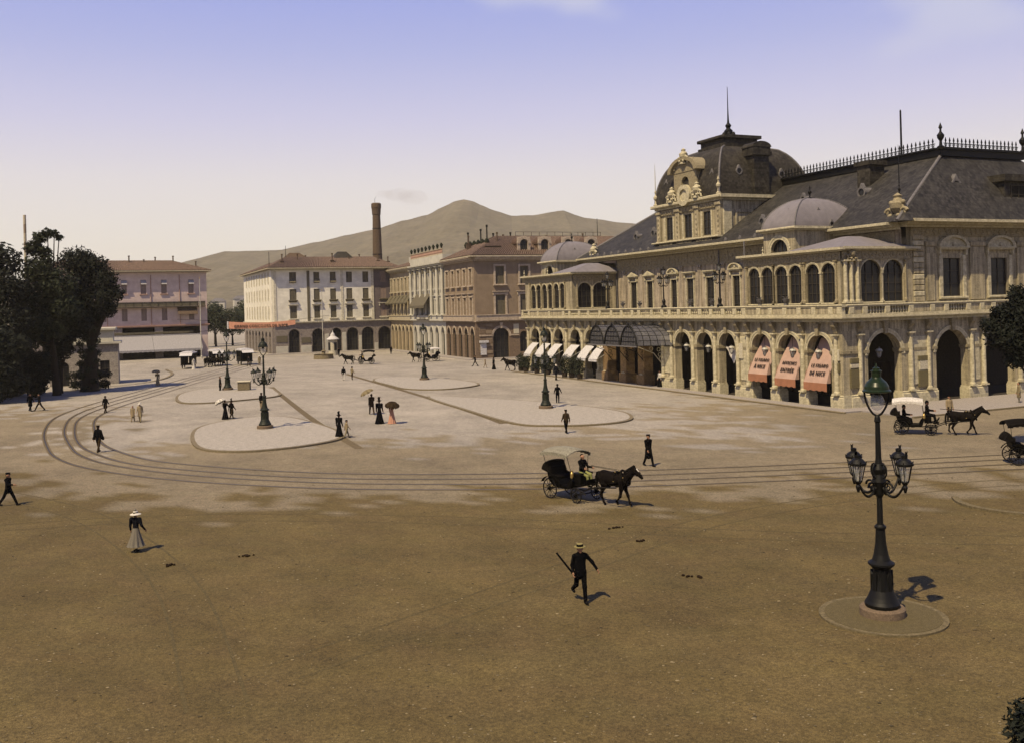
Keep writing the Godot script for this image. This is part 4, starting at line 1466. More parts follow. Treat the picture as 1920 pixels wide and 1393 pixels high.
func porch(c: Node3D) -> void:   # the glazed porch: three pointed vaults of iron and glass before the entrance
	var ctr := [-33.6, -30.1, -26.6]
	var hw := 1.72
	var prof := []
	for k in 13:
		var a := -1.0 + k / 6.0
		prof.append(Vector2(a * hw, 4.5 + 2.1 * pow(1.0 - pow(absf(a), 1.9), 0.62)))
	for i in 3:
		var gl := Mb.new()
		var ir := Mb.new()
		for k in 12:
			var p: Vector2 = prof[k]
			var q: Vector2 = prof[k + 1]
			gl.quad(Vector3(p.x, p.y, 3.2), Vector3(p.x, p.y, 0.1), Vector3(q.x, q.y, 0.1), Vector3(q.x, q.y, 3.2))
			if k % 2 == 0:
				ir.tube([Vector3(p.x, p.y, 0.1), Vector3(p.x, p.y, 3.2)], 0.03, 0.03, 4)
		for z in [0.15, 1.15, 2.2, 3.2]:
			var pts := []
			for p in prof:
				pts.append(Vector3(p.x, p.y, z))
			ir.tube(pts, 0.075 if z > 3 else 0.035, 0.075 if z > 3 else 0.035, 5)
		# fan of bars in the front
		for k in range(-4, 5):
			var x := k * hw / 5.0
			var y := 4.5 + 2.1 * pow(1.0 - pow(absf(k / 5.0), 1.9), 0.62)
			ir.tube([Vector3(x, 4.5, 3.18), Vector3(x, y, 3.18)], 0.022, 0.022, 4)
		for y in [4.5, 4.95, 5.45, 5.95]:
			var half := hw * pow(1.0 - pow((y - 4.5) / 2.1, 1.0 / 0.62), 1.0 / 1.9)
			ir.tube([Vector3(-half, y, 3.18), Vector3(half, y, 3.18)], 0.03, 0.03, 4)
		ir.ball(Vector3(0, 6.75, 3.2), Vector3(0.14, 0.22, 0.1), 6)
		var o := put("porch_vault", ir, M.iron, c, mv(ctr[i], 0, 0))
		put("glazing", gl, M.porch_glass, o)
		var fr := Mb.new()
		var pp := PackedVector2Array()
		for p in prof:
			pp.append(p)
		fr.poly(pp, 3.12, 3.14)
		put("front_glazing", fr, M.porch_glass, o)
	# the rounded end on the right
	var eg := Mb.new()
	var ei := Mb.new()
	for k in 6:
		for j in 5:
			var p := []
			for q in [[k, j], [k, j + 1], [k + 1, j + 1], [k + 1, j]]:
				var a: float = PI / 2 * q[0] / 6
				var f: float = q[1] / 5.0
				p.append(Vector3(-26.6 + lerpf(1.0, 2.55, f) * sin(a) * 1.45, 4.5 + 2.1 * cos(a), 3.1 - 3.0 * f))
			eg.quad(p[0], p[3], p[2], p[1])
	for j in 6:
		var pts := []
		var f := j / 5.0
		for k in 7:
			var a := PI / 2 * k / 6
			pts.append(Vector3(-26.6 + lerpf(1.0, 2.55, f) * sin(a) * 1.45, 4.5 + 2.1 * cos(a), 3.1 - 3.0 * f))
		ei.tube(pts, 0.04, 0.04, 4)
	for k in 7:
		var a := PI / 2 * k / 6
		ei.tube([Vector3(-26.6 + sin(a) * 1.45, 4.5 + 2.1 * cos(a), 3.1), Vector3(-26.6 + 2.55 * sin(a) * 1.45, 4.5 + 2.1 * cos(a), 0.1)], 0.03, 0.03, 4)
	ei.box(-26.6, -22.8, 4.38, 4.52, 0.0, 0.12)
	var e := put("porch_end", ei, M.iron, c)
	put("glazing", eg, M.porch_glass, e)
	var lip := Mb.new()
	lip.box(-35.5, -24.9, 4.36, 4.5, 3.1, 3.28)
	lip.box(-35.5, -35.36, 4.36, 4.5, 0.0, 3.1)
	put("porch_gutter", lip, M.lead, c)
	for x in [-35.4, -31.85, -28.35, -24.9]:
		var br := Mb.new()
		br.tube([Vector3(0, 4.4, 3.1), Vector3(0, 3.7, 1.2), Vector3(0, 2.5, 0.15)], 0.045, 0.045, 5)
		for q in [[4.05, 0.45], [3.5, 0.32], [4.15, 1.35], [3.05, 0.2]]:
			var pts := []
			for k in 11:
				pts.append(Vector3(0, q[0] + 0.2 * sin(TAU * k / 10), q[1] + 0.12 + 0.2 * cos(TAU * k / 10)))
			br.tube(pts, 0.03, 0.03, 4)
		put("porch_bracket", br, M.iron if x < -25 else M.stone_pale, c, mv(x, 0, 0))
	for q in [[-37.3, -36.2], [-33.3, -32.1], [-29.5, -28.3]]:  # boxes around the piers, their brown colour carries the canopy shade
		var pb := Mb.new()
		pb.cham(q[0] - 0.03, q[1] + 0.03, 1.16, 4.4, -0.81, 0.35, 0.05)
		pb.cham(q[0] - 0.16, q[1] + 0.16, 0, 1.16, -0.94, 0.5, 0.06)
		put("shade_brown_pier", pb, M.porch_shade_brown, c)


# ---------------------------------------------------------------- the blocks at the far end
func block(root: Node3D, xf: Transform3D, x0: float, x1: float, depth: float, h: float, m: String) -> void:   # sides and back behind a front wall
	var b := Mb.new()
	b.box(x0, x0 + 0.4, 0, h, -depth, -0.45)
	b.box(x1 - 0.4, x1, 0, h, -depth, -0.45)
	b.box(x0 + 0.4, x1 - 0.4, 0, h, -depth, -depth + 0.4)
	put("side_wall", b, M[m], root, xf)


func tile_roof(root: Node3D, xf: Transform3D, x0: float, x1: float, z0: float, z1: float, y0: float, rx0: float, rx1: float, rz: float, y1: float) -> void:
	var r := Mb.new()
	r.hip(x0, x1, z0, z1, y0, rx0, rx1, rz - 0.2, rz + 0.2, y1)
	var o := put("tile_roof", r, M.tile, root, xf)
	var t := Mb.new()
	rows_of_tiles(t, Vector3(x0, y0 + 0.02, z1), Vector3(x1, y0 + 0.02, z1), Vector3(rx0, y1 + 0.02, rz + 0.2), Vector3(rx1, y1 + 0.02, rz + 0.2), 0.42, 0.17)
	rows_of_tiles(t, Vector3(x1, y0 + 0.02, z1), Vector3(x1, y0 + 0.02, z0), Vector3(rx1, y1 + 0.02, rz + 0.2), Vector3(rx1, y1 + 0.02, rz - 0.2), 0.42, 0.17)
	rows_of_tiles(t, Vector3(x0, y0 + 0.02, z0), Vector3(x0, y0 + 0.02, z1), Vector3(rx0, y1 + 0.02, rz - 0.2), Vector3(rx0, y1 + 0.02, rz + 0.2), 0.42, 0.17)
	put("tile_rolls", t, M.tile_pale, o).set_meta("kind", "stuff")
	var e := Mb.new()
	e.box(x0 - 0.05, x1 + 0.05, y0 - 0.2, y0, z0 - 0.05, z1 + 0.05)
	put("eave", e, M.tan_trim, root, xf)


func make_pink() -> void:
	var o := thing("pink_building", "long pink block with grey shop awning and red tiled roof behind the garden trees", "building")
	o.transform = face(Vector3(-65.97, 0, -207.49), 0.884, -0.468)
	var I := Transform3D()
	var w := Mb.new()
	var top := []
	var mid := []
	for x in [-29.0, -25.0, -21.3, -17.2, -13.4, -9.3, -3.8]:
		top.append([x, x + 1.1, 13.6, 16.6, 0])
		mid.append([x, x + 1.1, 8.0, 10.6, 0])
	w.wall(-34.0, 0, 12.0, 18.2, -0.45, 0, top)
	w.wall(-34.0, 0, 7.0, 12.0, -0.45, 0, mid)
	put("front_wall", w, M.pink, o)
	block(o, I, -34.0, 0.0, 13.0, 18.2, "pink")
	for h in top:
		shutter(o, I, h[0], h[1], h[2], h[3], -0.12, "shutter_mauve")
		put("window_sill", one("pksill", func(b: Mb): b.box(-0.25, 1.35, 0, 0.16, 0, 0.22)), M.pink_band, o, mv(h[0], 13.44, 0))
	for i in top.size():
		if i > 2:
			put("raised_shutter", one("pkraise", func(b: Mb):
				b.quad(Vector3(0, 0.05, 0.75), Vector3(1.1, 0.05, 0.75), Vector3(1.1, 0.9, 0.05), Vector3(0, 0.9, 0.05))
				b.quad(Vector3(0, 0.88, 0.05), Vector3(1.1, 0.88, 0.05), Vector3(1.1, 0.03, 0.75), Vector3(0, 0.03, 0.75))), M.awning_grey, o, mv(top[i][0], 15.6, 0))
	for h in mid:
		shutter(o, I, h[0], h[1], h[2], h[3], -0.12, "shutter_mauve")
	# the long balcony, whose rail is hung with dark cloth
	var bal := Mb.new()
	bal.box(-33, -0.5, 10.72, 10.92, 0, 1.1)
	bal.box(-33, -0.5, 11.84, 11.92, 1.04, 1.12)
	for i in 21:
		bal.box(-32.6 + i * 1.6, -32.54 + i * 1.6, 10.92, 11.84, 1.05, 1.1)
	put("long_balcony", bal, M.frame_dark, o)
	var cl := Mb.new()
	cl.box(-33, -2.0, 10.96, 11.82, 1.0, 1.03)
	cl.box(-1.9, -0.6, 10.96, 11.82, 1.0, 1.03)
	put("balcony_cloth", cl, M.awning_dark, o)
	var sunblind := Mb.new()
	sunblind.quad(Vector3(-6.2, 9.2, 1.4), Vector3(-2.2, 9.2, 1.4), Vector3(-2.2, 10.7, 0.2), Vector3(-6.2, 10.7, 0.2))
	sunblind.quad(Vector3(-6.2, 10.68, 0.2), Vector3(-2.2, 10.68, 0.2), Vector3(-2.2, 9.18, 1.4), Vector3(-6.2, 9.18, 1.4))
	put("sun_blind", sunblind, M.brick_stack, o)
	cornice(o, I, -34.0, 0, 6.6, [[0.2, 0.2, 0, 1], [0.25, 0.4, 0, 1]], "pink_band")
	for x in [-20.0, -11.4, -5.6]:
		var p := Mb.new()
		p.tube([Vector3(x, 7.0, 0.1), Vector3(x, 17.6, 0.1)], 0.07, 0.07, 5)
		put("rain_pipe", p, M.pink_band, o)
	for x in [-33.0, -26.0, -18.0, -10.0, -0.8]:
		var p := Mb.new()
		p.cham(x - 0.8, x + 0.8, 0, 6.6, -0.6, 0.1, 0.04)
		put("shop_pier", p, M.pink if x > -2 else M.arcade_grey, o)
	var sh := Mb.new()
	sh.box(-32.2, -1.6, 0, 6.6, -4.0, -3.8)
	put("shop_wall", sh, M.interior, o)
	for i in 7:
		window(o, I, -31.5 + i * 4.1, -29.0 + i * 4.1, 0.3, 3.4, -3.7, 0.0, 1, 1)
	# the long awning, in three lengths
	for i in 3:
		var a := Mb.new()
		var xa := -31.0 + i * 9.8
		a.box(0, 9.76, 4.72, 4.9, 0.1, 0.3)
		for j in 3:
			var y0 := 4.7 - j * 0.95
			var z0 := 0.25 + j * 0.95
			a.quad(Vector3(0, y0 - 0.95, z0 + 0.95), Vector3(9.76, y0 - 0.95, z0 + 0.95), Vector3(9.76, y0, z0), Vector3(0, y0, z0))
			a.quad(Vector3(0, y0 - 0.03, z0), Vector3(9.76, y0 - 0.03, z0), Vector3(9.76, y0 - 0.98, z0 + 0.95), Vector3(0, y0 - 0.98, z0 + 0.95))
		for k in 20:
			a.box(0.01 + k * 0.488, 0.01 + (k + 1) * 0.488, 1.45 - 0.06 * (k % 2), 1.86, 3.08, 3.11)
		put("shop_awning", a, M.awning_grey, o, mv(xa, 0.1, 0.0))
	var sg := Mb.new()
	sg.box(-31.0, -3.0, 5.15, 5.6, 0.12, 0.2)
	put("shop_board", sg, M.awning_dark, o)
	tile_roof(o, I, -34.8, 0.9, -14.0, 1.2, 18.5, -28.0, -6.2, -6.5, 20.9)
	for q in [[-15.0, -5.0, 2.4], [-12.0, -5.2, 1.6], [-9.5, -6.5, 2.2], [-20.0, -6.0, 1.4], [-5.9, -5.8, 2.4], [-1.6, -3.0, 1.8], [-23.0, -6.2, 1.5]]:
		chimney_pot(o, mv(q[0], 19.6 if q[0] < -3 else 18.9, q[1]), q[2])


func make_cream() -> void:
	var o := thing("cream_building", "cream corner block with grey shutters and arched shops at the far end of the square", "building")
	o.transform = face(Vector3(-51.64, 0, -207.82), 0.914, -0.405)
	var I := Transform3D()
	var L := Transform3D(Basis(Vector3(0, 0, 1), Vector3.UP, Vector3(-1, 0, 0)), Vector3(0, 0, -40.0))    # the side street front: x runs back to front
	var xs := [[3.5, 5.0], [8.8, 10.1], [12.45, 13.75], [16.1, 17.45], [19.85, 21.2], [23.9, 25.3]]
	var rows := [[13.2, 18.5, 15.3, 17.7], [9.5, 13.2, 11.6, 14.0], [6.9, 9.5, 7.55, 10.3]]
	var w := Mb.new()
	for r in 3:
		var hs := []
		var yb: float = [14.6, 10.9, 6.9][r]
		var yt: float = [18.6, 14.6, 10.9][r]
		for x in xs:
			hs.append([x[0], x[1], rows[r][2], rows[r][3], 0])
		w.wall(0, 22.4, yb, yt, -0.4, 0, hs.slice(0, 5))
	put("front_wall", w, M.cream, o)
	var w2 := Mb.new()
	for r in 3:
		w2.wall(22.4, 27.6, [14.6, 10.9, 6.9][r], [18.6, 14.6, 10.9][r], -0.4, -0.05, [[23.9, 25.3, rows[r][2], rows[r][3], 0]])
	put("grey_bay_wall", w2, M.grey_wall, o, Transform3D(), "grey bay at the right end of the block")
	for i in 6:
		for r in 3:
			var x = xs[i]
			shutter(o, I, x[0], x[1], rows[r][2], rows[r][3], -0.14, "shutter_grey" if i < 5 else "shutter_mauve")
			if r > 0:
				put("window_sill", one("crsill%d" % r, func(b: Mb):
					b.cham(-0.3, 1.7, -0.22, 0.0, 0, 0.4, 0.03)
					b.box(-0.15, 1.5, -0.5, -0.22, 0, 0.16)), M.cream_trim if r == 2 else M.shutter_grey, o, mv(x[0], rows[r][2], 0))
			if r == 2:
				hood(o, I, (x[0] + x[1]) / 2, 10.55, 2.3, 0, "cream_trim")
			if r == 0 and i < 3:
				put("raised_shutter", one("crraise", func(b: Mb):
					b.quad(Vector3(0, 0.0, 0.7), Vector3(1.3, 0.0, 0.7), Vector3(1.3, 0.85, 0.05), Vector3(0, 0.85, 0.05))
					b.quad(Vector3(0, 0.83, 0.05), Vector3(1.3, 0.83, 0.05), Vector3(1.3, -0.02, 0.7), Vector3(0, -0.02, 0.7))), M.shutter_grey, o, mv(x[0], rows[r][2] + 0.15, 0))
	for x in [0.35, 7.6, 15.1, 22.1]:
		put("pilaster_strip", one("crstrip", func(b: Mb): b.cham(-0.3, 0.3, 6.9, 18.0, 0, 0.1, 0.03)), M.shutter_grey if x == 7.6 else M.cream_trim, o, mv(x, 0, 0))
	cornice(o, I, 0, 27.6, 6.5, [[0.2, 0.25, 1, 0], [0.2, 0.5, 1, 0]], "cream_trim", "string_course")
	cornice(o, I, 0, 27.6, 18.2, [[0.2, 0.3, 1, 0], [0.2, 1.1, 1, 0]], "cream_trim", "eave_cornice")
	var ar := Mb.new()
	var hs2 := []
	for x in [[3.1, 5.5], [8.2, 10.9], [12.4, 14.8], [16.0, 18.6], [19.4, 22.2], [23.2, 26.2]]:
		hs2.append([x[0], x[1], 0.0, 5.25, 1.0])
	ar.wall(0, 27.6, 0, 6.5, -0.7, 0, hs2)
	put("arcade_wall", ar, M.arcade_grey, o)
	for h in hs2:
		var r: float = (h[1] - h[0]) / 2
		archivolt(o, I, (h[0] + h[1]) / 2, 5.25 - r, r, 0.3, "arcade_grey")
		window(o, I, h[0], h[1], 0.1, 5.25, -0.6, 1.0, 3, 3)
	for q in [[5.7, 8.0, 0.05, 1.6], [0.3, 2.9, 0.1, 1.6], [11.05, 11.9, 0, 4.0], [14.9, 15.8, 0, 4.2], [18.7, 19.3, 0, 3.4], [22.3, 23.1, 0, 1.6]]:
		var p := Mb.new()
		p.cham(q[0], q[1], q[2], q[3], 0, 0.14, 0.03)
		put("painted_panel", p, M.white_paint, o)
	for q in [[5.8, 7.9, 2.2, 3.4], [0.4, 2.8, 2.5, 3.9]]:
		var p := Mb.new()
		p.box(q[0], q[1], q[2], q[3], 0, 0.1)
		put("shop_board", p, M.shutter_grey, o)
	block(o, I, 0.0, 27.6, 40.0, 18.5, "arcade_grey")
	# side street front: closely set windows
	var sw := Mb.new()
	for r in 3:
		var hs := []
		for i in 9:
			hs.append([4.0 + i * 3.9, 5.3 + i * 3.9, rows[r][2], rows[r][3], 0])
		sw.wall(0, 39.6, [14.6, 10.9, 6.9][r], [18.4, 14.6, 10.9][r], 0.02, 0.36, hs)
		for h in hs:
			shutter(o, L, h[0], h[1], h[2], h[3], 0.24)
			put("window_jamb", one("jamb%.1f" % (h[3] - h[2]), func(b: Mb): b.box(0, 0.25, 0, h[3] - h[2] + 0.3, 0.36, 0.5)), M.cream_trim, o, L * mv(h[1], h[2] - 0.1, 0))
	put("side_front", sw, M.cream, o, L)
	cornice(o, L, 0, 40.0, 6.5, [[0.2, 0.5, 0, 0], [0.2, 0.75, 0, 0]], "cream_trim", "string_course")
	var sa := Mb.new()
	var hs3 := []
	for i in 8:
		hs3.append([2.5 + i * 4.7, 5.0 + i * 4.7, 0.0, 4.8, 1.0])
	sa.wall(0, 39.6, 0, 6.5, 0.02, 0.4, hs3)
	put("side_arcade", sa, M.arcade_grey, o, L)
	tile_roof(o, I, -1.3, 28.4, -14.0, 1.35, 18.65, 4.0, 24.0, -6.4, 21.3)
	tile_roof(o, I, -1.2, 12.0, -41.0, -14.2, 18.65, 4.0, 8.0, -27.0, 21.0)
	for q in [[6.2, -4.0, 2.6], [13.6, -2.2, 2.6], [8.6, -6.8, 2.4], [9.4, -6.8, 1.6], [24.4, -3.0, 2.4], [2.4, -2.0, 2.4], [25.6, -6.0, 2.0], [18.0, -4.5, 2.0], [21.0, -6.6, 2.6], [11.4, -6.2, 1.8], [26.6, -2.4, 1.8]]:
		chimney_pot(o, mv(q[0], 19.4, q[1]), q[2])
	var lan := Mb.new()
	lan.hip(14.6, 19.4, -9.0, -5.0, 20.9, 16.0, 18.0, -7.4, -6.6, 22.6)
	put("roof_lantern", lan, M.slate_brown, o)
	var mound := Mb.new()
	mound.hip(3.2, 9.6, -10.5, -5.5, 20.6, 5.2, 7.4, -8.4, -7.6, 22.4)
	put("roof_terrace", mound, M.brick_stack, o)
	for q in [Vector3(4.0, 20.5, -6), Vector3(-0.4, 18.9, -2)]:
		var p := Mb.new()
		p.lathe([Vector2(0.08, 0), Vector2(0.05, 3.4), Vector2(0, 3.45)], 6, q)
		put("roof_mast", p, M.iron, o)


func brown_bays(o: Node3D, L: Transform3D, x0: float, x1: float, n: int, wall: String, trim: String, shut: String) -> void:
	var step := (x1 - x0) / n
	var w := Mb.new()
	var up := []
	var lo := []
	var gr := []
	for i in n:
		var cx := x0 + step * (i + 0.5)
		up.append([cx - 0.62, cx + 0.62, 12.9, 15.6, 0])
		lo.append([cx - 0.66, cx + 0.66, 7.5, 10.6, 0])
		gr.append([cx - 0.95, cx + 0.95, 0.0, 5.35, 1.35])
	w.wall(x0, x1, 12.2, 17.0, -0.4, 0, up)
	w.wall(x0, x1, 6.9, 12.2, -0.4, 0, lo)
	put("upper_wall", w, M[wall], o, L)
	for i in n:
		shutter(o, L, up[i][0], up[i][1], 12.9, 15.6, -0.14, shut)
		shutter(o, L, lo[i][0], lo[i][1], 7.5, 10.6, -0.14, shut)
		for h in [up[i], lo[i]]:
			put("window_surround", one("surr%.1f" % (h[3] - h[2]), func(b: Mb):
				b.box(-0.34, -0.02, -0.1, h[3] - h[2] + 0.1, 0, 0.16)
				b.box(h[1] - h[0] + 0.02, h[1] - h[0] + 0.34, -0.1, h[3] - h[2] + 0.1, 0, 0.16)
				b.box(-0.34, h[1] - h[0] + 0.34, h[3] - h[2] + 0.1, h[3] - h[2] + 0.36, 0, 0.2)
				b.box(-0.42, h[1] - h[0] + 0.42, -0.32, -0.1, 0, 0.36)), M[trim], o, L * mv(h[0], h[2], 0))
		hood(o, L, x0 + step * (i + 0.5), 11.35, 2.3, 0, trim)
	var a := Mb.new()
	a.wall(x0, x1, 0, 6.4, -0.6, 0, gr)
	put("arcade_wall", a, M["brown_stone"] if wall == "brown_wall" else M[wall], o, L)
	for g in gr:
		archivolt(o, L, (g[0] + g[1]) / 2, 5.35 - 0.95 * 1.35, 0.95, 0.26, trim, 1.35)
		window(o, L, g[0], g[1], 0.05, 5.35, -0.5, 1.35, 1, 3)
	cornice(o, L, x0, x1, 6.4, [[0.18, 0.3, 0, 0], [0.2, 0.6, 0, 0], [0.75, 0.5, 0, 0], [0.12, 0.62, 0, 0]], trim, "balcony_front")
	cornice(o, L, x0, x1, 17.0, [[0.25, 0.3, 0, 0], [0.3, 0.7, 0, 0], [0.3, 1.0, 0, 0]], trim, "eave_cornice")


func make_brown_row() -> void:
	var L := face(Vector3(-6.42, 0, -165.89), 0.376, 0.927)
	var t := thing("tan_building", "narrow tan house with scalloped window awnings beside the grey bay", "building")
	t.transform = L
	var I := Transform3D()
	brown_bays(t, I, -56.3, -38.6, 6, "tan", "tan_trim", "shutter_grey")
	block(t, I, -56.3, -38.6, 13.0, 17.0, "tan")
	for i in 6:
		put("scalloped_awning", one("scallop", func(b: Mb):
			b.quad(Vector3(-1.35, 10.3, 1.3), Vector3(1.35, 10.3, 1.3), Vector3(1.2, 12.0, 0.1), Vector3(-1.2, 12.0, 0.1))
			b.quad(Vector3(-1.2, 11.97, 0.1), Vector3(1.2, 11.97, 0.1), Vector3(1.35, 10.27, 1.3), Vector3(-1.35, 10.27, 1.3))
			for k in 5:
				b.ball(Vector3(-1.08 + k * 0.54, 10.25, 1.3), Vector3(0.26, 0.24, 0.03), 8)), M.awning_dark, t, mv(-56.3 + 17.7 * (i + 0.5) / 6, 0, 0))
	tile_roof(t, I, -57.0, -38.4, -13.5, 1.0, 17.9, -53.0, -38.4, -6.5, 20.2)
	for q in [[-50.0, -6.0, 1.8], [-43.0, -6.0, 1.9], [-46.5, -2.8, 1.4], [-53.0, -7.0, 2.2], [-48.0, -8.0, 2.4], [-40.5, -7.0, 2.0]]:
		chimney_pot(t, mv(q[0], 19.2, q[1]), q[2])
	var d := Mb.new()
	d.box(-48.6, -46.2, 18.9, 20.4, -5.0, -2.4)
	d.box(-42.4, -40.6, 18.9, 20.4, -5.0, -2.4)
	put("roof_dormer", d, M.white_paint, t)
	# the white house with its tall half columns
	var wh := thing("white_house", "white house with tall half columns and a roof terrace between tan and brown houses", "building")
	wh.transform = L
	var n := 6
	brown_bays(wh, I, -38.5, -16.4, n, "white_paint", "white_paint", "shutter_grey")
	block(wh, I, -38.5, -16.4, 13.0, 17.0, "tan")
	for i in n + 1:
		column(wh, I, clampf(-38.5 + i * 22.1 / n, -38.1, -16.8), 7.6, 17.0, 0.42, 0.32, "white_paint", "half_column")
	for i in n:
		put("column_bracket", one("wbr", func(b: Mb): b.box(-0.5, 0.5, 16.0, 17.0, 0, 0.5)), M.shutter_grey, wh, mv(-38.5 + 22.1 * (i + 0.5) / n, 0, 0))
	var bl := Mb.new()
	bl.quad(Vector3(-35.0, 9.6, 1.8), Vector3(-24.6, 9.6, 1.8), Vector3(-24.6, 11.9, 0.3), Vector3(-35.0, 11.9, 0.3))
	bl.quad(Vector3(-35.0, 11.87, 0.3), Vector3(-24.6, 11.87, 0.3), Vector3(-24.6, 9.57, 1.8), Vector3(-35.0, 9.57, 1.8))
	bl.box(-35.0, -24.6, 9.1, 9.6, 1.76, 1.8)
	put("green_blind", bl, M.shutter_grey, wh)
	var sg := Mb.new()
	sg.box(-33.4, -25.0, 6.75, 7.75, 0.64, 0.74)
	put("sign_board", sg, M.white_paint, wh)
	var sgf := Mb.new()
	for q in [[-33.4, -25.0, 7.65, 7.75], [-33.4, -25.0, 6.75, 6.85], [-33.4, -33.25, 6.85, 7.65], [-25.15, -25.0, 6.85, 7.65]]:
		sgf.box(q[0], q[1], q[2], q[3], 0.745, 0.79)
	put("sign_frame", sgf, M.print_black, wh)
	letters(wh, "CAFÉ DE PARIS", mv(-29.2, 7.0, 0.745), 0.5)
	var att := Mb.new()
	att.box(-38.5, -16.4, 17.86, 19.2, -6.0, 0.3)
	put("attic", att, M.white_paint, wh)
	var rl := Mb.new()
	rl.box(-38.4, -16.6, 20.2, 20.35, 0.1, 0.3)
	rl.box(-38.4, -16.6, 19.2, 19.4, 0.1, 0.3)
	put("terrace_rail", rl, M.tan_trim, wh)
	baluster_row(wh, I, -38.2, -16.8, 19.4, 0.8, 0.2, "pink_band")
	for i in 9:
		put("terrace_pot", one("tpot", func(b: Mb):
			b.lathe([Vector2(0.2, 0), Vector2(0.32, 0.5), Vector2(0.36, 0.55)], 8)
			b.ball(Vector3(0, 0.95, 0), Vector3(0.5, 0.5, 0.5), 8)
			b.ball(Vector3(0.2, 1.25, 0.1), Vector3(0.3, 0.35, 0.3), 6)), M.leaf_tub, wh, mv(-37.6 + i * 2.55, 20.35, 0.2) * Transform3D(Basis().scaled(Vector3.ONE * 0.65), Vector3.ZERO))
	# the brown corner house
	var o := thing("brown_building", "brown corner house with pale window surrounds, great arched door and dormered tile roof", "building")
	o.transform = L
	brown_bays(o, I, -16.3, 0.0, 5, "brown_wall", "brown_trim", "brown_wall")
	var F := Transform3D(Basis(Vector3(0, 0, -1), Vector3.UP, Vector3(1, 0, 0)), Vector3(0, 0, 0))   # the front that faces the viewer
	var w := Mb.new()
	var ux := [[3.95, 5.55], [8.6, 10.1], [13.0, 14.5], [18.0, 19.5]]
	var hu := []
	var hl := []
	for x in ux:
		hu.append([x[0], x[1], 13.0, 16.0, 0])
		hl.append([x[0] - 0.1, x[1] + 0.1, 7.6, 11.0, 0])
	w.wall(0.42, 40, 12.2, 17.0, -0.4, 0, hu)
	w.wall(0.42, 40, 6.9, 12.2, -0.4, 0, hl)
	put("front_wall", w, M.brown_wall, o, F)
	for i in 4:
		for h in [hu[i], hl[i]]:
			shutter(o, F, h[0], h[1], h[2], h[3], -0.14, "shutter_grey")
			put("window_surround", one("bsur%.1f" % (h[3] - h[2]), func(b: Mb):
				var ww: float = h[1] - h[0]
				var hh: float = h[3] - h[2]
				b.box(-0.36, -0.02, -0.1, hh + 0.1, 0, 0.16)
				b.box(ww + 0.02, ww + 0.36, -0.1, hh + 0.1, 0, 0.16)
				b.box(-0.36, ww + 0.36, hh + 0.1, hh + 0.4, 0, 0.2)
				b.cham(-0.5, ww + 0.5, -0.34, -0.1, 0, 0.4, 0.04)), M.brown_trim, o, F * mv(h[0], h[2], 0))
		hood(o, F, (ux[i][0] + ux[i][1]) / 2, 11.6, 3.0, 0, "brown_trim")
	var gw := Mb.new()
	gw.wall(0.62, 40, 0, 6.4, -0.6, 0, [[3.25, 6.25, 0, 5.3, 1.0], [8.3, 9.9, 1.0, 4.6, 1.0], [13, 16, 0, 5.2, 1.0], [19, 22, 0, 5.2, 1.0]])
	put("ground_wall", gw, M.brown_stone, o, F)
	archivolt(o, F, 4.75, 3.8, 1.5, 0.4, "brown_trim")
	window(o, F, 3.25, 6.25, 0.1, 5.3, -0.5, 1.0, 3, 3)
	window(o, F, 8.3, 9.9, 1.0, 4.6, -0.5, 1.0, 1, 2)
	put("keystone", K.keystone, M.brown_trim, o, F * mv(4.75, 5.3, 0))
	for i in 9:
		for s in [0, 1]:
			put("rustic_stone", one("rustic", func(b: Mb): b.cham(0, 1.2, 0, 0.52, 0, 0.09, 0.04)), [M.brown_stone, M.brown_wall][(i + s) % 2], o, F * mv(0.66 + s * 1.26, 0.9 + i * 0.58, 0))
	var st := Mb.new()
	st.box(0.6, 3.0, 3.9, 4.1, 0.1, 0.2)
	st.box(6.5, 8.0, 3.9, 4.1, 0.1, 0.2)
	put("string_course", st, M.brown_trim, o, F)
	var ps := Mb.new()
	ps.box(7.1, 8.1, 4.2, 5.9, 0.0, 0.06)
	put("poster", ps, M.paper, o, F)
	var kd := Mb.new()
	kd.box(0.8, 1.9, 0.7, 2.8, 0.1, 0.16)
	kd.box(0.6, 2.2, 2.8, 3.2, 0.1, 0.5)
	put("shop_door", kd, M.awning_white, o, F)
	cornice(o, F, 0.0, 40, 6.4, [[0.18, 0.3, 0, 0], [0.2, 0.6, 0, 0], [0.75, 0.5, 0, 0], [0.12, 0.62, 0, 0]], "brown_trim", "balcony_front")
	cornice(o, F, 0.0, 40, 17.0, [[0.25, 0.3, 0, 0], [0.3, 0.7, 0, 0], [0.3, 1.0, 0, 0]], "brown_trim", "eave_cornice")
	var bk := Mb.new()
	bk.box(13.6, 14.0, 0, 17.0, -16.0, -0.7)
	put("rear_wall", bk, M.brown_wall, o, Transform3D(Basis(Vector3(0, 0, -1), Vector3.UP, Vector3(1, 0, 0)), Vector3(-14, 0, 0)))
	tile_roof(o, F, -1.0, 41.0, -16.0, 1.0, 17.9, 7.0, 35.0, -7.5, 21.8)
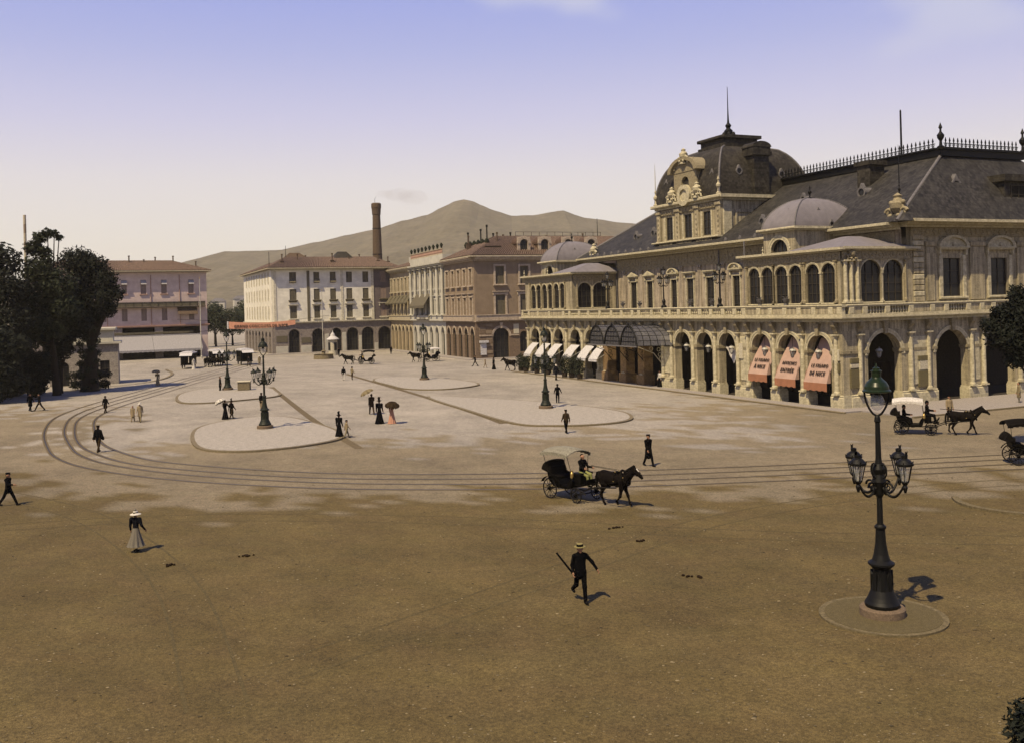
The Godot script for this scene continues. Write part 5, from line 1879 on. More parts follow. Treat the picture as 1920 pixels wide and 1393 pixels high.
	for x in [9.9, 13.95, 18.6, 23.25]:
		var q := F * mv(x, 18.45, -0.9) * Transform3D(Basis().scaled(Vector3(1.3, 1.35, 1.0)), Vector3.ZERO)
		put("arched_dormer", one("adorm", func(b: Mb):
			b.wall(-0.95, 0.95, 0, 2.1, -0.3, 0.0, [[-0.55, 0.55, 0.1, 1.75, 1.0]])
			b.ring(0, 1.2, 0.62, 1.02, -0.2, 0.12)), M.brown_trim, o, q)
		put("dormer_roof", one("adormr", func(b: Mb):
			b.box(-0.9, -0.6, 0, 1.3, -3.0, -0.3)
			b.box(0.6, 0.9, 0, 1.3, -3.0, -0.3)
			b.ring(0, 1.2, 0.75, 0.98, -3.0, -0.2)), M.tile, o, q)
		window(o, q, -0.55, 0.55, 0.1, 1.75, -0.25, 1.0, 1, 1)
	for q in [[6.4, -5.0, 2.8], [4.4, -8.0, 3.6], [5.6, -8.0, 4.4], [8.6, -7.5, 2.6], [10.0, -7.4, 3.0], [13.5, -7.2, 2.0], [27.0, -7.5, 2.2], [19.0, -7.5, 2.0], [3.0, -11.0, 3.2], [11.6, -6.0, 2.2], [16.8, -6.6, 2.4], [24.6, -7.0, 2.8], [31.5, -7.2, 2.2], [7.4, -9.5, 3.0], [2.2, -8.6, 2.4]]:
		chimney_pot(o, F * mv(q[0], 19.6, q[1]), q[2], "iron" if q[2] > 2.9 else "brick_stack")
	var pg := Mb.new()
	pg.box(-16.0, -2.0, 19.6, 19.75, -6.0, -3.0)
	for i in 8:
		pg.box(-15.8 + i * 1.9, -15.7 + i * 1.9, 17.9, 19.6, -3.15, -3.0)
		pg.box(-15.8 + i * 1.9, -15.7 + i * 1.9, 17.9, 19.6, -6.0, -5.85)
	pg.box(-16.0, -2.0, 17.85, 18.9, -6.2, -6.0)
	put("roof_pergola", pg, M.dark_wood, o)
	for i in 6:
		put("terrace_pot", K.tpot, M.leaf_tub, o, mv(-15.4 + i * 2.2, 19.75, -4.2))
	var tf := Mb.new()
	for i in 12:
		tf.box(11.0 + i * 1.6, 11.06 + i * 1.6, 21.3, 22.7, -7.5, -7.44)
	tf.box(11.0, 28.7, 22.64, 22.7, -7.5, -7.44)
	tf.box(11.0, 28.7, 22.0, 22.04, -7.5, -7.44)
	put("roof_fence", tf, M.frame_dark, o, F)
	var lamp := Mb.new()
	lamp.lathe([Vector2(0.07, 0), Vector2(0.05, 4.0), Vector2(0, 4.05)], 6, Vector3(28.0, 21.3, -7.5))
	put("roof_mast", lamp, M.iron, o, F)
	# the works chimney behind the cream block
	var st2 := thing("works_chimney", "tall round brick works chimney rising behind the red tiled roofs", "chimney", Vector3(-36.1, 0, -260))
	var cm := Mb.new()
	cm.lathe([Vector2(1.75, 0), Vector2(1.55, 12), Vector2(1.15, 30), Vector2(1.05, 34.6), Vector2(1.15, 34.8), Vector2(1.25, 36.4), Vector2(1.35, 36.6), Vector2(1.35, 37.6), Vector2(1.15, 37.9), Vector2(0.9, 37.9), Vector2(0.9, 35.0)], 20)
	put("shaft", cm, M.brick_stack, st2)
	for y in [8.0, 16.0, 24.0, 31.0]:
		var r0: float = lerpf(1.75, 1.1, y / 33.0) + 0.02
		put("iron_band", one("band%.0f" % y, func(b: Mb): b.lathe([Vector2(r0, -0.1), Vector2(r0 + 0.05, -0.08), Vector2(r0 + 0.05, 0.08), Vector2(r0, 0.1)], 20)), M.iron, st2, mv(0, y, 0))
	var rod := Mb.new()
	rod.tube([Vector3(-0.3, 37.8, 0), Vector3(-0.35, 39.0, 0), Vector3(0.1, 39.8, 0)], 0.05, 0.03, 5)
	put("lightning_rod", rod, M.iron, st2)
	var pl := thing("banded_pole", "thin pale banded mast rising above the dark garden trees", "mast", Vector3(-106.2, 0, -210))
	for i in 16:
		put("band", one("bp%d" % (i % 2), func(b: Mb): b.lathe([Vector2(0.3, 0), Vector2(0.3, 1.99)], 10)), [M.brown_wall, M.tan_trim][i % 2], pl, mv(0, i * 1.99, 0))


# ---------------------------------------------------------------- lamps, trees, small things
func lantern_mesh() -> void:
	one("lantern_frame", func(b: Mb):
		for i in 6:
			var a := TAU * i / 6
			var d := Vector3(sin(a), 0, cos(a))
			b.tube([d * 0.1, d * 0.2 + Vector3(0, 0.46, 0)], 0.014, 0.014, 4)
		b.lathe([Vector2(0.05, -0.08), Vector2(0.11, 0.0), Vector2(0.11, 0.03)], 6)
		b.lathe([Vector2(0.2, 0.45), Vector2(0.235, 0.47), Vector2(0.24, 0.52), Vector2(0.15, 0.62), Vector2(0.08, 0.66), Vector2(0.085, 0.74), Vector2(0.05, 0.76)], 12)
		for i in 6:
			var a := TAU * i / 6
			b.poly(PackedVector2Array([Vector2(-0.03, 0.74), Vector2(0.03, 0.74), Vector2(0.045, 0.86), Vector2(0.0, 0.82), Vector2(-0.045, 0.86)]), 0.05, 0.07)
			b.tube([Vector3(sin(a) * 0.21, 0.5, cos(a) * 0.21), Vector3(sin(a) * 0.24, 0.58, cos(a) * 0.24)], 0.03, 0.01, 4))
	one("lantern_glass", func(b: Mb):
		b.lathe([Vector2(0.1, 0.03), Vector2(0.195, 0.45)], 6))
	one("lantern_burner", func(b: Mb):
		b.tube([Vector3(0, 0, 0), Vector3(0, 0.2, 0)], 0.015, 0.015, 5)
		b.lathe([Vector2(0.03, 0.2), Vector2(0.05, 0.26), Vector2(0.0, 0.34)], 6))


func lantern(parent: Node, xf: Transform3D, m: String) -> void:
	var l := put("lantern", K.lantern_frame, M[m], parent, xf)
	put("lantern_pane", K.lantern_glass, M.lantern_glass, l)
	put("burner", K.lantern_burner, M.lamp_white, l)


func street_lamp(label: String, at: Vector3, turn: float, m: String, globe: bool) -> Node3D:
	var o := thing("street_lamp", label, "street lamp", at, turn, "cast iron lamps on the square")
	put("plinth", one("lamp_plinth", func(b: Mb):
		b.lathe([Vector2(0.62, 0), Vector2(0.62, 0.2), Vector2(0.58, 0.24), Vector2(0.0, 0.24)], 24)), M.plinth, o)
	put("pedestal", one("lamp_pedestal", func(b: Mb):
		b.lathe([Vector2(0.46, 0.24), Vector2(0.48, 0.34), Vector2(0.43, 0.42), Vector2(0.38, 0.52), Vector2(0.3, 0.72), Vector2(0.25, 1.0), Vector2(0.24, 1.3), Vector2(0.29, 1.36), Vector2(0.36, 1.42), Vector2(0.36, 1.47), Vector2(0.25, 1.54), Vector2(0.2, 1.7), Vector2(0.15, 2.0), Vector2(0.125, 2.4), Vector2(0.16, 2.44), Vector2(0.16, 2.49), Vector2(0.1, 2.55)], 16)
		for i in 8:
			var a := TAU * i / 8
			b.t = Transform3D(Basis(Vector3.UP, a), Vector3.ZERO)
			b.poly(PackedVector2Array([Vector2(-0.05, 0.55), Vector2(0.05, 0.55), Vector2(0.06, 1.15), Vector2(0, 1.28), Vector2(-0.06, 1.15)]), 0.2, 0.3)
		b.t = Transform3D()), M[m], o)
	put("shaft", one("lamp_shaft%d" % int(globe), func(b: Mb):
		b.lathe([Vector2(0.085, 2.5), Vector2(0.075, 3.3), Vector2(0.12, 3.38), Vector2(0.14, 3.55), Vector2(0.2, 3.75), Vector2(0.14, 3.95), Vector2(0.17, 4.1), Vector2(0.1, 4.25), Vector2(0.08, 4.4), Vector2(0.065, 5.4), Vector2(0.09, 5.44), Vector2(0.075, 5.56), Vector2(0.03, 5.62)], 12)
		for s in 4:
			b.t = Transform3D(Basis(Vector3.UP, TAU * (s + 0.5) / 4), Vector3.ZERO)
			var pts := []
			for k in 13:
				pts.append(Vector3(0, 4.05 + 0.19 * sin(TAU * k / 12), 0.16 + 0.1 * cos(TAU * k / 12)))
			b.tube(pts, 0.026, 0.026, 5)
		b.t = Transform3D()), M[m], o)
	for i in 4:
		var a := TAU * (i + 0.5) / 4
		var xf := Transform3D(Basis(Vector3.UP, a), Vector3.ZERO)
		put("arm", one("lamp_arm", func(b: Mb):
			var pts := []
			for k in 15:
				var f := k / 14.0
				pts.append(Vector3(0, 3.62 - 0.3 * sin(f * PI * 0.95) + 0.24 * f * f, 0.1 + 0.76 * f))
			b.tube(pts, 0.045, 0.03, 6)
			var sp := []
			for k in 16:
				var an := k * 0.55
				sp.append(Vector3(0, 3.62 + sin(an) * (0.15 - k * 0.008), 0.3 + cos(an) * (0.15 - k * 0.008)))
			b.tube(sp, 0.035, 0.016, 5)
			b.ball(Vector3(0, 3.5, 0.22), Vector3(0.05, 0.12, 0.09), 6)
			b.lathe([Vector2(0.03, 3.55), Vector2(0.07, 3.7), Vector2(0.04, 3.78)], 8, Vector3(0, 0, 0.86))), M[m], o, xf)
		lantern(o, xf * mv(0, 3.84, 0.86), m)
	put("lyre", one("lamp_lyre", func(b: Mb):
		for s in [-1, 1]:
			var pts := []
			for k in 11:
				var f := k / 10.0
				pts.append(Vector3(s * 0.33 * pow(sin(f * PI * 0.5), 0.6), 5.58 + 0.72 * f, 0))
			b.tube(pts, 0.032, 0.028, 6)), M[m], o)
	put("hood", one("lamp_hood", func(b: Mb):
		b.lathe([Vector2(0.3, 6.24), Vector2(0.39, 6.27), Vector2(0.39, 6.3), Vector2(0.34, 6.34), Vector2(0.33, 6.43), Vector2(0.27, 6.54), Vector2(0.16, 6.64), Vector2(0.13, 6.68), Vector2(0.13, 6.82), Vector2(0.15, 6.83), Vector2(0.15, 6.86), Vector2(0.1, 6.88), Vector2(0.1, 6.93), Vector2(0.03, 6.96), Vector2(0.02, 7.06), Vector2(0, 7.06)], 20)
		b.lathe([Vector2(0.0, 6.25), Vector2(0.3, 6.24)], 20)), M.green_enamel if globe else M[m], o)
	put("arc_globe", one("lamp_globe", func(b: Mb):
		var pr := []
		for k in 13:
			var a := PI * k / 12
			pr.append(Vector2(0.2 * sin(a), 5.98 - 0.24 * cos(a)))
		b.lathe(pr, 16)), M.lantern_glass, o)
	put("burner", one("lamp_burner", func(b: Mb):
		b.lathe([Vector2(0.09, 6.1), Vector2(0.1, 6.24)], 10)
		b.tube([Vector3(0, 5.9, 0), Vector3(0, 6.2, 0)], 0.015, 0.015, 5)), M[m], o)
	return o


func make_lamps() -> void:
	lantern_mesh()
	street_lamp("tall black lamp with green hood nearest the viewer on its round stone refuge", Vector3(10.2, 0.06, -27.0), -0.26, "iron", true)
	var rest := [[Vector3(-19.3, 0.13, -74.0), 0.0, "green iron lamp standing on the near left island"], [Vector3(2.7, 0.13, -83.0), 0.5, "green iron lamp standing on the right hand island before the casino porch"], [Vector3(-11.2, 0.13, -120.0), 0.3, "green iron lamp standing on the far middle island"], [Vector3(-33.6, 0.13, -112.5), 0.8, "green iron lamp standing on the far left island beside a beige stone box"]]
	var proto := street_lamp(rest[0][2], rest[0][0], rest[0][1], "iron_green", false)
	for i in [1, 2, 3]:
		dup(proto, rest[i][0], rest[i][1], rest[i][2])
	# lamp standards on the casino terrace, hanging lanterns in the arches
	var cx := face(Vector3(25.89, 0, -78.24), 0.405, 0.914)
	var tl := ["black terrace lamp above the left end of the glass porch", "black terrace lamp below the dome, left of the arched side gallery", "black terrace lamp beside the far corner gallery"]
	var ts := [-24.1, -14.4, -35.9]
	var first: Node3D
	for i in 3:
		var p := cx * Vector3(ts[i], 8.42, 0.28)
		if i == 0:
			first = thing("terrace_lamp", tl[1 - 1] if false else "black terrace lamp on the parapet at the right end of the glass porch", "terrace lamp", p, 0.4, "lamps on the casino terrace")
			put("standard", one("tlamp", func(b: Mb):
				b.lathe([Vector2(0.3, 0), Vector2(0.3, 0.15), Vector2(0.16, 0.3), Vector2(0.2, 0.7), Vector2(0.08, 0.95), Vector2(0.06, 2.2), Vector2(0.12, 2.3), Vector2(0.06, 2.45), Vector2(0.05, 3.2), Vector2(0.1, 3.3), Vector2(0.04, 3.4)], 10)
				for s in 4:
					b.t = Transform3D(Basis(Vector3.UP, TAU * s / 4), Vector3.ZERO)
					b.tube([Vector3(0, 2.35, 0), Vector3(0, 2.2, 0.3), Vector3(0, 2.3, 0.52), Vector3(0, 2.5, 0.56)], 0.035, 0.03, 5)
				b.t = Transform3D()), M.iron, first)
			for s in 4:
				lantern(first, Transform3D(Basis(Vector3.UP, TAU * s / 4), Vector3.ZERO) * mv(0, 2.55, 0.56), "iron")
			lantern(first, mv(0, 3.45, 0), "iron")
		else:
			dup(first, p, 0.4, ["", "black terrace lamp on the parapet left of the twin arched gallery near the corner", "black terrace lamp on the parapet left of the porch, by the far corner gallery"][i])
	var hl: Node3D
	var spots := [[-21.25, "left"], [-17.5, "mid"], [-13.8, "right"], [-2.0, "south"], [-8.9, "a"], [-5.2, "b"]]
	var names := ["hanging lantern in the first open arch right of the glass porch", "hanging lantern in the second open arch right of the glass porch", "hanging lantern in the arch with the white cloth, left of the awnings", "hanging lantern before the red awning nearest the corner pier", "hanging lantern before the red awning farthest from the corner", "hanging lantern before the middle red awning"]
	for i in 7:
		var p := cx * Vector3(spots[i][0] + 0.3, 0, -0.25) if i < 6 else cx * Vector3(0.8, 0, -4.4)
		if i == 0:
			hl = thing("hanging_lantern", names[0], "lantern", p, 0.0, "lanterns hanging in the casino arches")
			put("chain", one("hchain", func(b: Mb): b.tube([Vector3(0, 5.9, 0), Vector3(0, 4.85, 0)], 0.02, 0.02, 5)), M.iron, hl)
			var xf := Transform3D(Basis().scaled(Vector3(1.25, 1.0, 1.25)), Vector3(0, 4.0, 0))
			put("body", K.lantern_frame, M.lead, hl, xf)
			put("cap", one("hcap", func(b: Mb): b.lathe([Vector2(0.31, 0), Vector2(0.2, 0.16), Vector2(0.0, 0.2)], 12)), M.lamp_white, hl, mv(0, 4.5, 0))
			put("lantern_pane", K.lantern_glass, M.lantern_glass, hl, xf)
		else:
			dup(hl, p, 0.0, names[i] if i < 6 else "hanging lantern in the wide arch behind the nearest lamp hood")
	# white cloth hung in one arch
	var cloth := Mb.new()
	for j in 8:
		var xa := -1.15 + j * 2.3 / 8
		var xb := xa + 2.3 / 8
		var low := func(x: float): return 2.9 + absf(x) * 1.3
		var zz := func(x: float): return 0.05 * sin(x * 9.0)
		for s in [0.0, 0.03]:
			var q := [Vector3(xa, low.call(xa), zz.call(xa) + s), Vector3(xb, low.call(xb), zz.call(xb) + s), Vector3(xb, 4.45, zz.call(xb) + s), Vector3(xa, 4.45, zz.call(xa) + s)]
			if s > 0: cloth.quad(q[0], q[1], q[2], q[3])
			else: cloth.quad(q[3], q[2], q[1], q[0])
	var cl := put("hanging_cloth", cloth, M.canopy_white, self, cx * mv(-13.75, 0.1, -0.7))
	tag(cl, "white pointed cloth hanging in the arch left of the red awnings", "cloth")


func leafage(blobs: Array, count: int, size: float, sd: int) -> Mb:   # leaf sprays spread through rounded clumps: [centre, radius]
	var r := RandomNumberGenerator.new()
	r.seed = sd
	var b := Mb.new()
	var vol := 0.0
	for q in blobs:
		vol += q[1] * q[1]
	for q in blobs:
		var n := int(count * q[1] * q[1] / vol)
		for i in n:
			var d := Vector3(r.randfn(), r.randfn(), r.randfn()).normalized()
			var rad: float = q[1] * pow(r.randf(), 0.33) * r.randf_range(0.75, 1.1)
			var p: Vector3 = q[0] + d * rad * Vector3(1, 0.86, 1)
			var a := (d + Vector3(r.randfn(), r.randfn() + 0.5, r.randfn()) * 0.8).normalized()
			var s := a.cross(Vector3(r.randfn(), r.randfn(), r.randfn())).normalized()
			var u := a.cross(s).normalized()
			var l := size * r.randf_range(0.6, 1.3)
			var w := l * 0.42
			b.tri(p - s * w, p + s * w, p + u * l)
			b.tri(p + s * w, p - s * w * 0.4, p - u * l * 0.8 + a * l * 0.25)
	return b


func tree(called: String, label: String, at: Vector3, blobs: Array, count: int, size: float, m: String, trunk_r: float, sd: int, group := "") -> Node3D:
	var o := thing(called, label, "tree", at, 0.0, group)
	var t := Mb.new()
	var top := Vector3.ZERO
	for q in blobs:
		top += q[0]
	top /= blobs.size()
	var fork := Vector3(top.x * 0.35, top.y * 0.42, top.z * 0.35)
	t.tube([Vector3(0, -0.1, 0), Vector3(0, 0.4, 0), fork * 0.6, fork], trunk_r * 1.25, trunk_r * 0.7, 9)
	for q in blobs:
		var e: Vector3 = q[0]
		var mid := fork.lerp(e, 0.5) + Vector3(0, 0.06 * fork.distance_to(e), 0)
		t.tube([fork, mid, e], trunk_r * 0.4, trunk_r * 0.1, 5)
	put("trunk", t, M.bark, o)
	put("crown", leafage(blobs, count, size, sd), M[m], o)
	return o


func make_garden() -> void:
	var mk := func(list: Array) -> Array:
		var o := []
		for q in list:
			o.append([Vector3(q[0], q[1], q[2]), q[3]])
		return o
	var g := "dark trees of the garden at the left"
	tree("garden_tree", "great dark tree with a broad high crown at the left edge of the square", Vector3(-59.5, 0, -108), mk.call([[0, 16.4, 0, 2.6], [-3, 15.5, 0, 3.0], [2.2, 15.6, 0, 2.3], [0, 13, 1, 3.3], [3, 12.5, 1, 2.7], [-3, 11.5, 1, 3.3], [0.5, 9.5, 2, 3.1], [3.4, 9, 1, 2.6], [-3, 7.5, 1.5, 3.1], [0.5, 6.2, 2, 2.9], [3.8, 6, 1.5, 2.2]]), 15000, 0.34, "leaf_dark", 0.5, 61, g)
	tree("garden_tree", "tall dark tree with a thin arching top spray, right of the broad crowned one", Vector3(-53.9, 0, -113), mk.call([[-1.5, 14.7, 0, 2.4], [0.6, 12.8, 0.5, 2.5], [-2, 11.5, 1, 2.7], [1.5, 10.2, 0.5, 2.3], [-1.5, 8.6, 1.4, 2.5], [-3, 6.5, 1.5, 2.1], [0.3, 8.0, 1, 1.9], [-2.3, 17.4, 0, 1.2], [-1.5, 18.6, 0, 0.95], [-0.6, 19.1, 0, 0.75], [0.2, 19.0, 0, 0.6], [0.75, 18.5, 0, 0.42], [-1.0, 16.9, 0, 0.9]]), 12000, 0.3, "leaf_olive", 0.45, 62, g)
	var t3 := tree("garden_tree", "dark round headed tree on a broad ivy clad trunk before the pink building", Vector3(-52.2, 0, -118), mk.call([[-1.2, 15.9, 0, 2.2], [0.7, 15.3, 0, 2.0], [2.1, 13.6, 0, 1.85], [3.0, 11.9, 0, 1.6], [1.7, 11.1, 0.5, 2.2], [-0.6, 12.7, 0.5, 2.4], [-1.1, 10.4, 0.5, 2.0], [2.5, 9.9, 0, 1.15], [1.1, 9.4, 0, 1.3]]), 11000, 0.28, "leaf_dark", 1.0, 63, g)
	var bl := []
	for i in 26:
		var a := i * 2.4
		bl.append([Vector3(sin(a) * 1.0, 0.4 + i * 0.3, cos(a) * 1.0), 0.55])
	put("ivy", leafage(bl, 3800, 0.18, 65), M.leaf_olive, t3)
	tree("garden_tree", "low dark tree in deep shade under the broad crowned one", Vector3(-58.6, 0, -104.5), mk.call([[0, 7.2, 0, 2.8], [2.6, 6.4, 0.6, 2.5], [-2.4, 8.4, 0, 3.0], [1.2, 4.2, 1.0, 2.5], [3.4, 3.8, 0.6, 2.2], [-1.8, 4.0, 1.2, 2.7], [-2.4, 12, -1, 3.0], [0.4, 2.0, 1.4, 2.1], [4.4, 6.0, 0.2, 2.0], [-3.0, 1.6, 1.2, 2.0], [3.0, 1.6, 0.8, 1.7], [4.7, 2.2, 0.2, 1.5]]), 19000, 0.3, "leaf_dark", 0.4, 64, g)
	tree("garden_tree", "small bushy tree closing the gap beneath the spray topped tree", Vector3(-54.6, 0, -115.5), mk.call([[0, 5.4, 0, 1.7], [-1.2, 7.2, 0, 1.9], [1.2, 7.4, 0, 1.8], [0.4, 9.0, 0, 2.0], [-0.9, 3.4, 0, 1.3], [2.6, 8.4, 0, 1.6]]), 9000, 0.27, "leaf_dark", 0.25, 67, g)
	tree("garden_shrub", "dark shrub at the foot of the spray topped tree", Vector3(-55.2, 0, -110.6), mk.call([[0, 1.2, 0, 1.3], [-1.3, 1.8, 0, 1.4], [0.9, 2.4, 0, 1.15], [-0.4, 3.4, 0, 1.3], [0.8, 4.4, 0, 1.1], [-1.2, 4.6, 0, 1.3]]), 8000, 0.24, "leaf_dark", 0.12, 68, g)
	var gk := Mb.new()
	strip(curve([[-62.5, -98.0], [-57.6, -112.2], [-53.2, -122.5], [-49.7, -132.0], [-52.0, -146.0], [-58.0, -160.0]]), 0.0, 0.22, 0.1, gk)
	setting("kerb", gk, M.kerb)
	var hg := thing("clipped_hedge", "dark clipped hedge with a pale top at the foot of the garden", "hedge", Vector3(-53.4, 0, -121))
	var hb := []
	for i in 22:
		hb.append([Vector3(-2.2 + (i % 11) * 0.42, 0.7 + (i / 11) * 1.1, (i % 3) * 0.35), 0.72])
	put("foliage", leafage(hb, 4200, 0.16, 66), M.leaf_dark, hg)
	var pv := thing("garden_pavilion", "pale flat roofed pavilion half hidden under the garden trees", "pavilion")
	pv.transform = face(Vector3(-61.5, 0, -127), 0.93, -0.35)
	var w := Mb.new()
	w.wall(0, 8.5, 0, 5.4, -0.3, 0, [[1.0, 2.4, 0, 3.2, 1.0], [3.6, 4.8, 1.0, 3.2, 0], [6.2, 7.4, 1.0, 3.2, 0]])
	w.box(0, 0.3, 0, 5.4, -5, -0.3)
	w.box(8.2, 8.5, 0, 5.4, -5, -0.3)
	w.box(0.3, 8.2, 0, 5.4, -5, -4.7)
	put("wall", w, M.masonry_pale, pv)
	var c := Mb.new()
	c.box(-0.4, 8.9, 5.4, 5.7, -5.3, 0.4)
	c.box(0.6, 7.9, 5.7, 7.2, -4.4, -0.6)
	c.cham(0.2, 8.3, 7.2, 7.6, -4.8, -0.2, 0.08)
	put("roof", c, M.white_paint, pv)
	window(pv, Transform3D(), 1.0, 2.4, 0.05, 3.2, -0.2, 1.0, 1, 2)
	window(pv, Transform3D(), 3.6, 4.8, 1.0, 3.2, -0.2, 0, 1, 1)
	window(pv, Transform3D(), 6.2, 7.4, 1.0, 3.2, -0.2, 0, 1, 1)
	var kb := thing("garden_kiosk", "dark wooden kiosk with a small pale cornice under the leftmost trees", "kiosk", Vector3(-60.2, 0, -113.5), 0.3)
	var k1 := Mb.new()
	k1.box(-1.6, 1.6, 0, 3.3, -1.4, 1.4)
	put("wall", k1, M.dark_wood, kb)
	var k2 := Mb.new()
	k2.box(-1.85, 1.85, 3.3, 3.55, -1.65, 1.65)
	put("cornice", k2, M.tan_trim, kb)
	var k3 := Mb.new()
	k3.hip(-1.8, 1.8, -1.6, 1.6, 3.55, -0.4, 0.4, -0.2, 0.2, 4.4)
	put("roof", k3, M.slate_brown, kb)
	for s in [-0.75, 0.75]:
		put("shutter", one("kshut", func(b: Mb):
			for i in 7:
				b.box(-0.5, 0.5, 0.9 + i * 0.28, 1.12 + i * 0.28, 1.4, 1.46)), M.frame_dark, kb, mv(s, 0, 0))
	var gl := thing("garden_lamp_post", "thin dark lamp post standing before the pale pavilion wall", "lamp post", Vector3(-57.4, 0, -121.5))
	var gp := Mb.new()
	gp.lathe([Vector2(0.16, 0), Vector2(0.14, 0.9), Vector2(0.06, 1.1), Vector2(0.05, 3.6), Vector2(0.09, 3.7), Vector2(0.03, 3.8)], 8)
	put("post", gp, M.iron, gl)
	lantern(gl, mv(0, 3.85, 0), "iron")
	# trees along the river road between the pink and cream blocks
	for i in 6:
		var x: float = [-86.5, -83.0, -79.5, -77.0, -88.5, -81.0][i]
		var z: float = [-262.0, -268.0, -272.0, -282.0, -285.0, -292.0][i]
		var h: float = [11.5, 12.0, 11.0, 12.5, 13.0, 13.5][i]
		tree("boulevard_tree", ["dark green boulevard tree close beside the pink block corner", "second boulevard tree from the pink block", "boulevard tree in the middle of the gap behind the banner", "boulevard tree close beside the cream block side street", "rear boulevard tree behind the pink block corner", "rear boulevard tree in the middle of the gap"][i], Vector3(x, 0, z), mk.call([[0, h - 2.2, 0, 2.6], [1.8, h - 3.6, 0.5, 2.3], [-1.8, h - 3.8, 0.5, 2.3], [0.3, h - 5.4, 1.2, 2.4], [2.0, h - 6.4, 0.2, 2.0], [-2.0, h - 6.4, 0.2, 2.0]]), 3400, 0.34, "leaf_far", 0.3, 70 + i, "trees along the river road")
	# far houses at the foot of the hills
	var hz := [[-190.0, -560.0, 9.0, 7.0, 13.0], [-176.0, -575.0, 8.0, 7.5, 15.0], [-166.0, -590.0, 10.0, 8.0, 16.0], [-157.0, -570.0, 7.0, 6.5, 16.5], [-204.0, -600.0, 9.0, 7.0, 14.0]]
	for i in 5:
		var q = hz[i]
		var o := thing("far_house", ["small pale far house nearest the pink block, under the hill", "second small pale far house under the hill", "middle small pale far house under the hill", "small pale far house nearest the cream block roof", "small pale far house half hidden behind the pink block"][i], "house", Vector3(q[0], q[4] - 8.0, q[1]), 0.2 * i, "far houses at the foot of the hills")
		var b := Mb.new()
		b.box(-q[2] / 2, q[2] / 2, 0, q[3] + 2, -4, 4)
		put("wall", b, M.white_paint, o)
		var rf := Mb.new()
		rf.hip(-q[2] / 2 - 0.4, q[2] / 2 + 0.4, -4.4, 4.4, q[3] + 2, -q[2] / 4, q[2] / 4, -0.2, 0.2, q[3] + 4)
		put("roof", rf, M.lead, o)
		for j in 3:
			put("window", one("fwin", func(m: Mb): m.box(-0.5, 0.5, 0, 1.5, 4.0, 4.06)), M.frame_dark, o, mv((j - 1) * q[2] / 3.4, q[3] - 1.4, 0))
	# the tree at the right edge and the one whose top shows in the near corner
	tree("street_tree", "dark leafy tree at the right edge before the casino arches", Vector3(30.7, 0, -55.5), mk.call([[-0.6, 7.8, 0, 1.7], [-2.1, 6.7, 0, 1.35], [-1.7, 7.7, 0, 1.0], [0.8, 8.0, 0, 1.5], [-1.3, 5.8, 0.3, 1.2], [0.6, 6.2, 0.4, 1.5], [-3.1, 7.2, 0, 0.55], [-2.6, 7.9, 0, 0.5], [1.9, 7.0, 0, 1.5], [-1.4, 8.9, 0, 0.7], [0.2, 5.0, 0.3, 1.1], [-1.6, 5.2, 0, 0.8]]), 16000, 0.15, "leaf_dark", 0.16, 81)
	tree("street_tree", "top of a young dark tree in the near right corner", Vector3(7.42, 0, -13.2), mk.call([[-0.25, 3.0, 0, 0.5], [0.4, 2.9, 0, 0.6], [-0.05, 2.45, 0.1, 0.55], [0.5, 2.4, 0.2, 0.6], [0.2, 3.3, -0.1, 0.45]]), 12000, 0.075, "leaf_dark", 0.06, 82)
	# tubs of dark shrubs under the white awnings
	var cx := face(Vector3(25.89, 0, -78.24), 0.405, 0.914)
	var tubs := [[-58.6, 1.2, 1.5], [-56.4, 1.5, 1.3], [-53.2, 1.4, 1.4], [-49.8, 1.5, 1.5], [-44.6, 1.7, 1.9], [-42.9, 1.6, 1.7], [-40.6, 1.7, 1.8]]
	for i in 7:
		var q = tubs[i]
		var o := thing("shrub_tub", ["potted dark shrub at the far corner of the casino", "second potted shrub from the far casino corner", "potted shrub under the third white awning", "potted shrub left of the broad white pier", "tall potted shrub just right of the broad white pier", "middle potted shrub left of the glass porch", "potted shrub nearest the glass porch"][i], "potted shrub", cx * Vector3(q[0], 0, q[1]), i * 0.7, "shrubs in tubs before the casino café")
		put("tub", one("tub", func(b: Mb): b.lathe([Vector2(0.32, 0.12), Vector2(0.4, 0.7), Vector2(0.43, 0.72), Vector2(0.36, 0.66)], 12)), M.dark_wood, o)
		var bb := []
		for k in 7:
			bb.append([Vector3(sin(k * 2.1) * 0.35, 0.9 + k * q[2] / 7.0, cos(k * 2.1) * 0.35), 0.5])
		put("shrub", leafage(bb, 700, 0.14, 90 + i), M.leaf_tub, o)


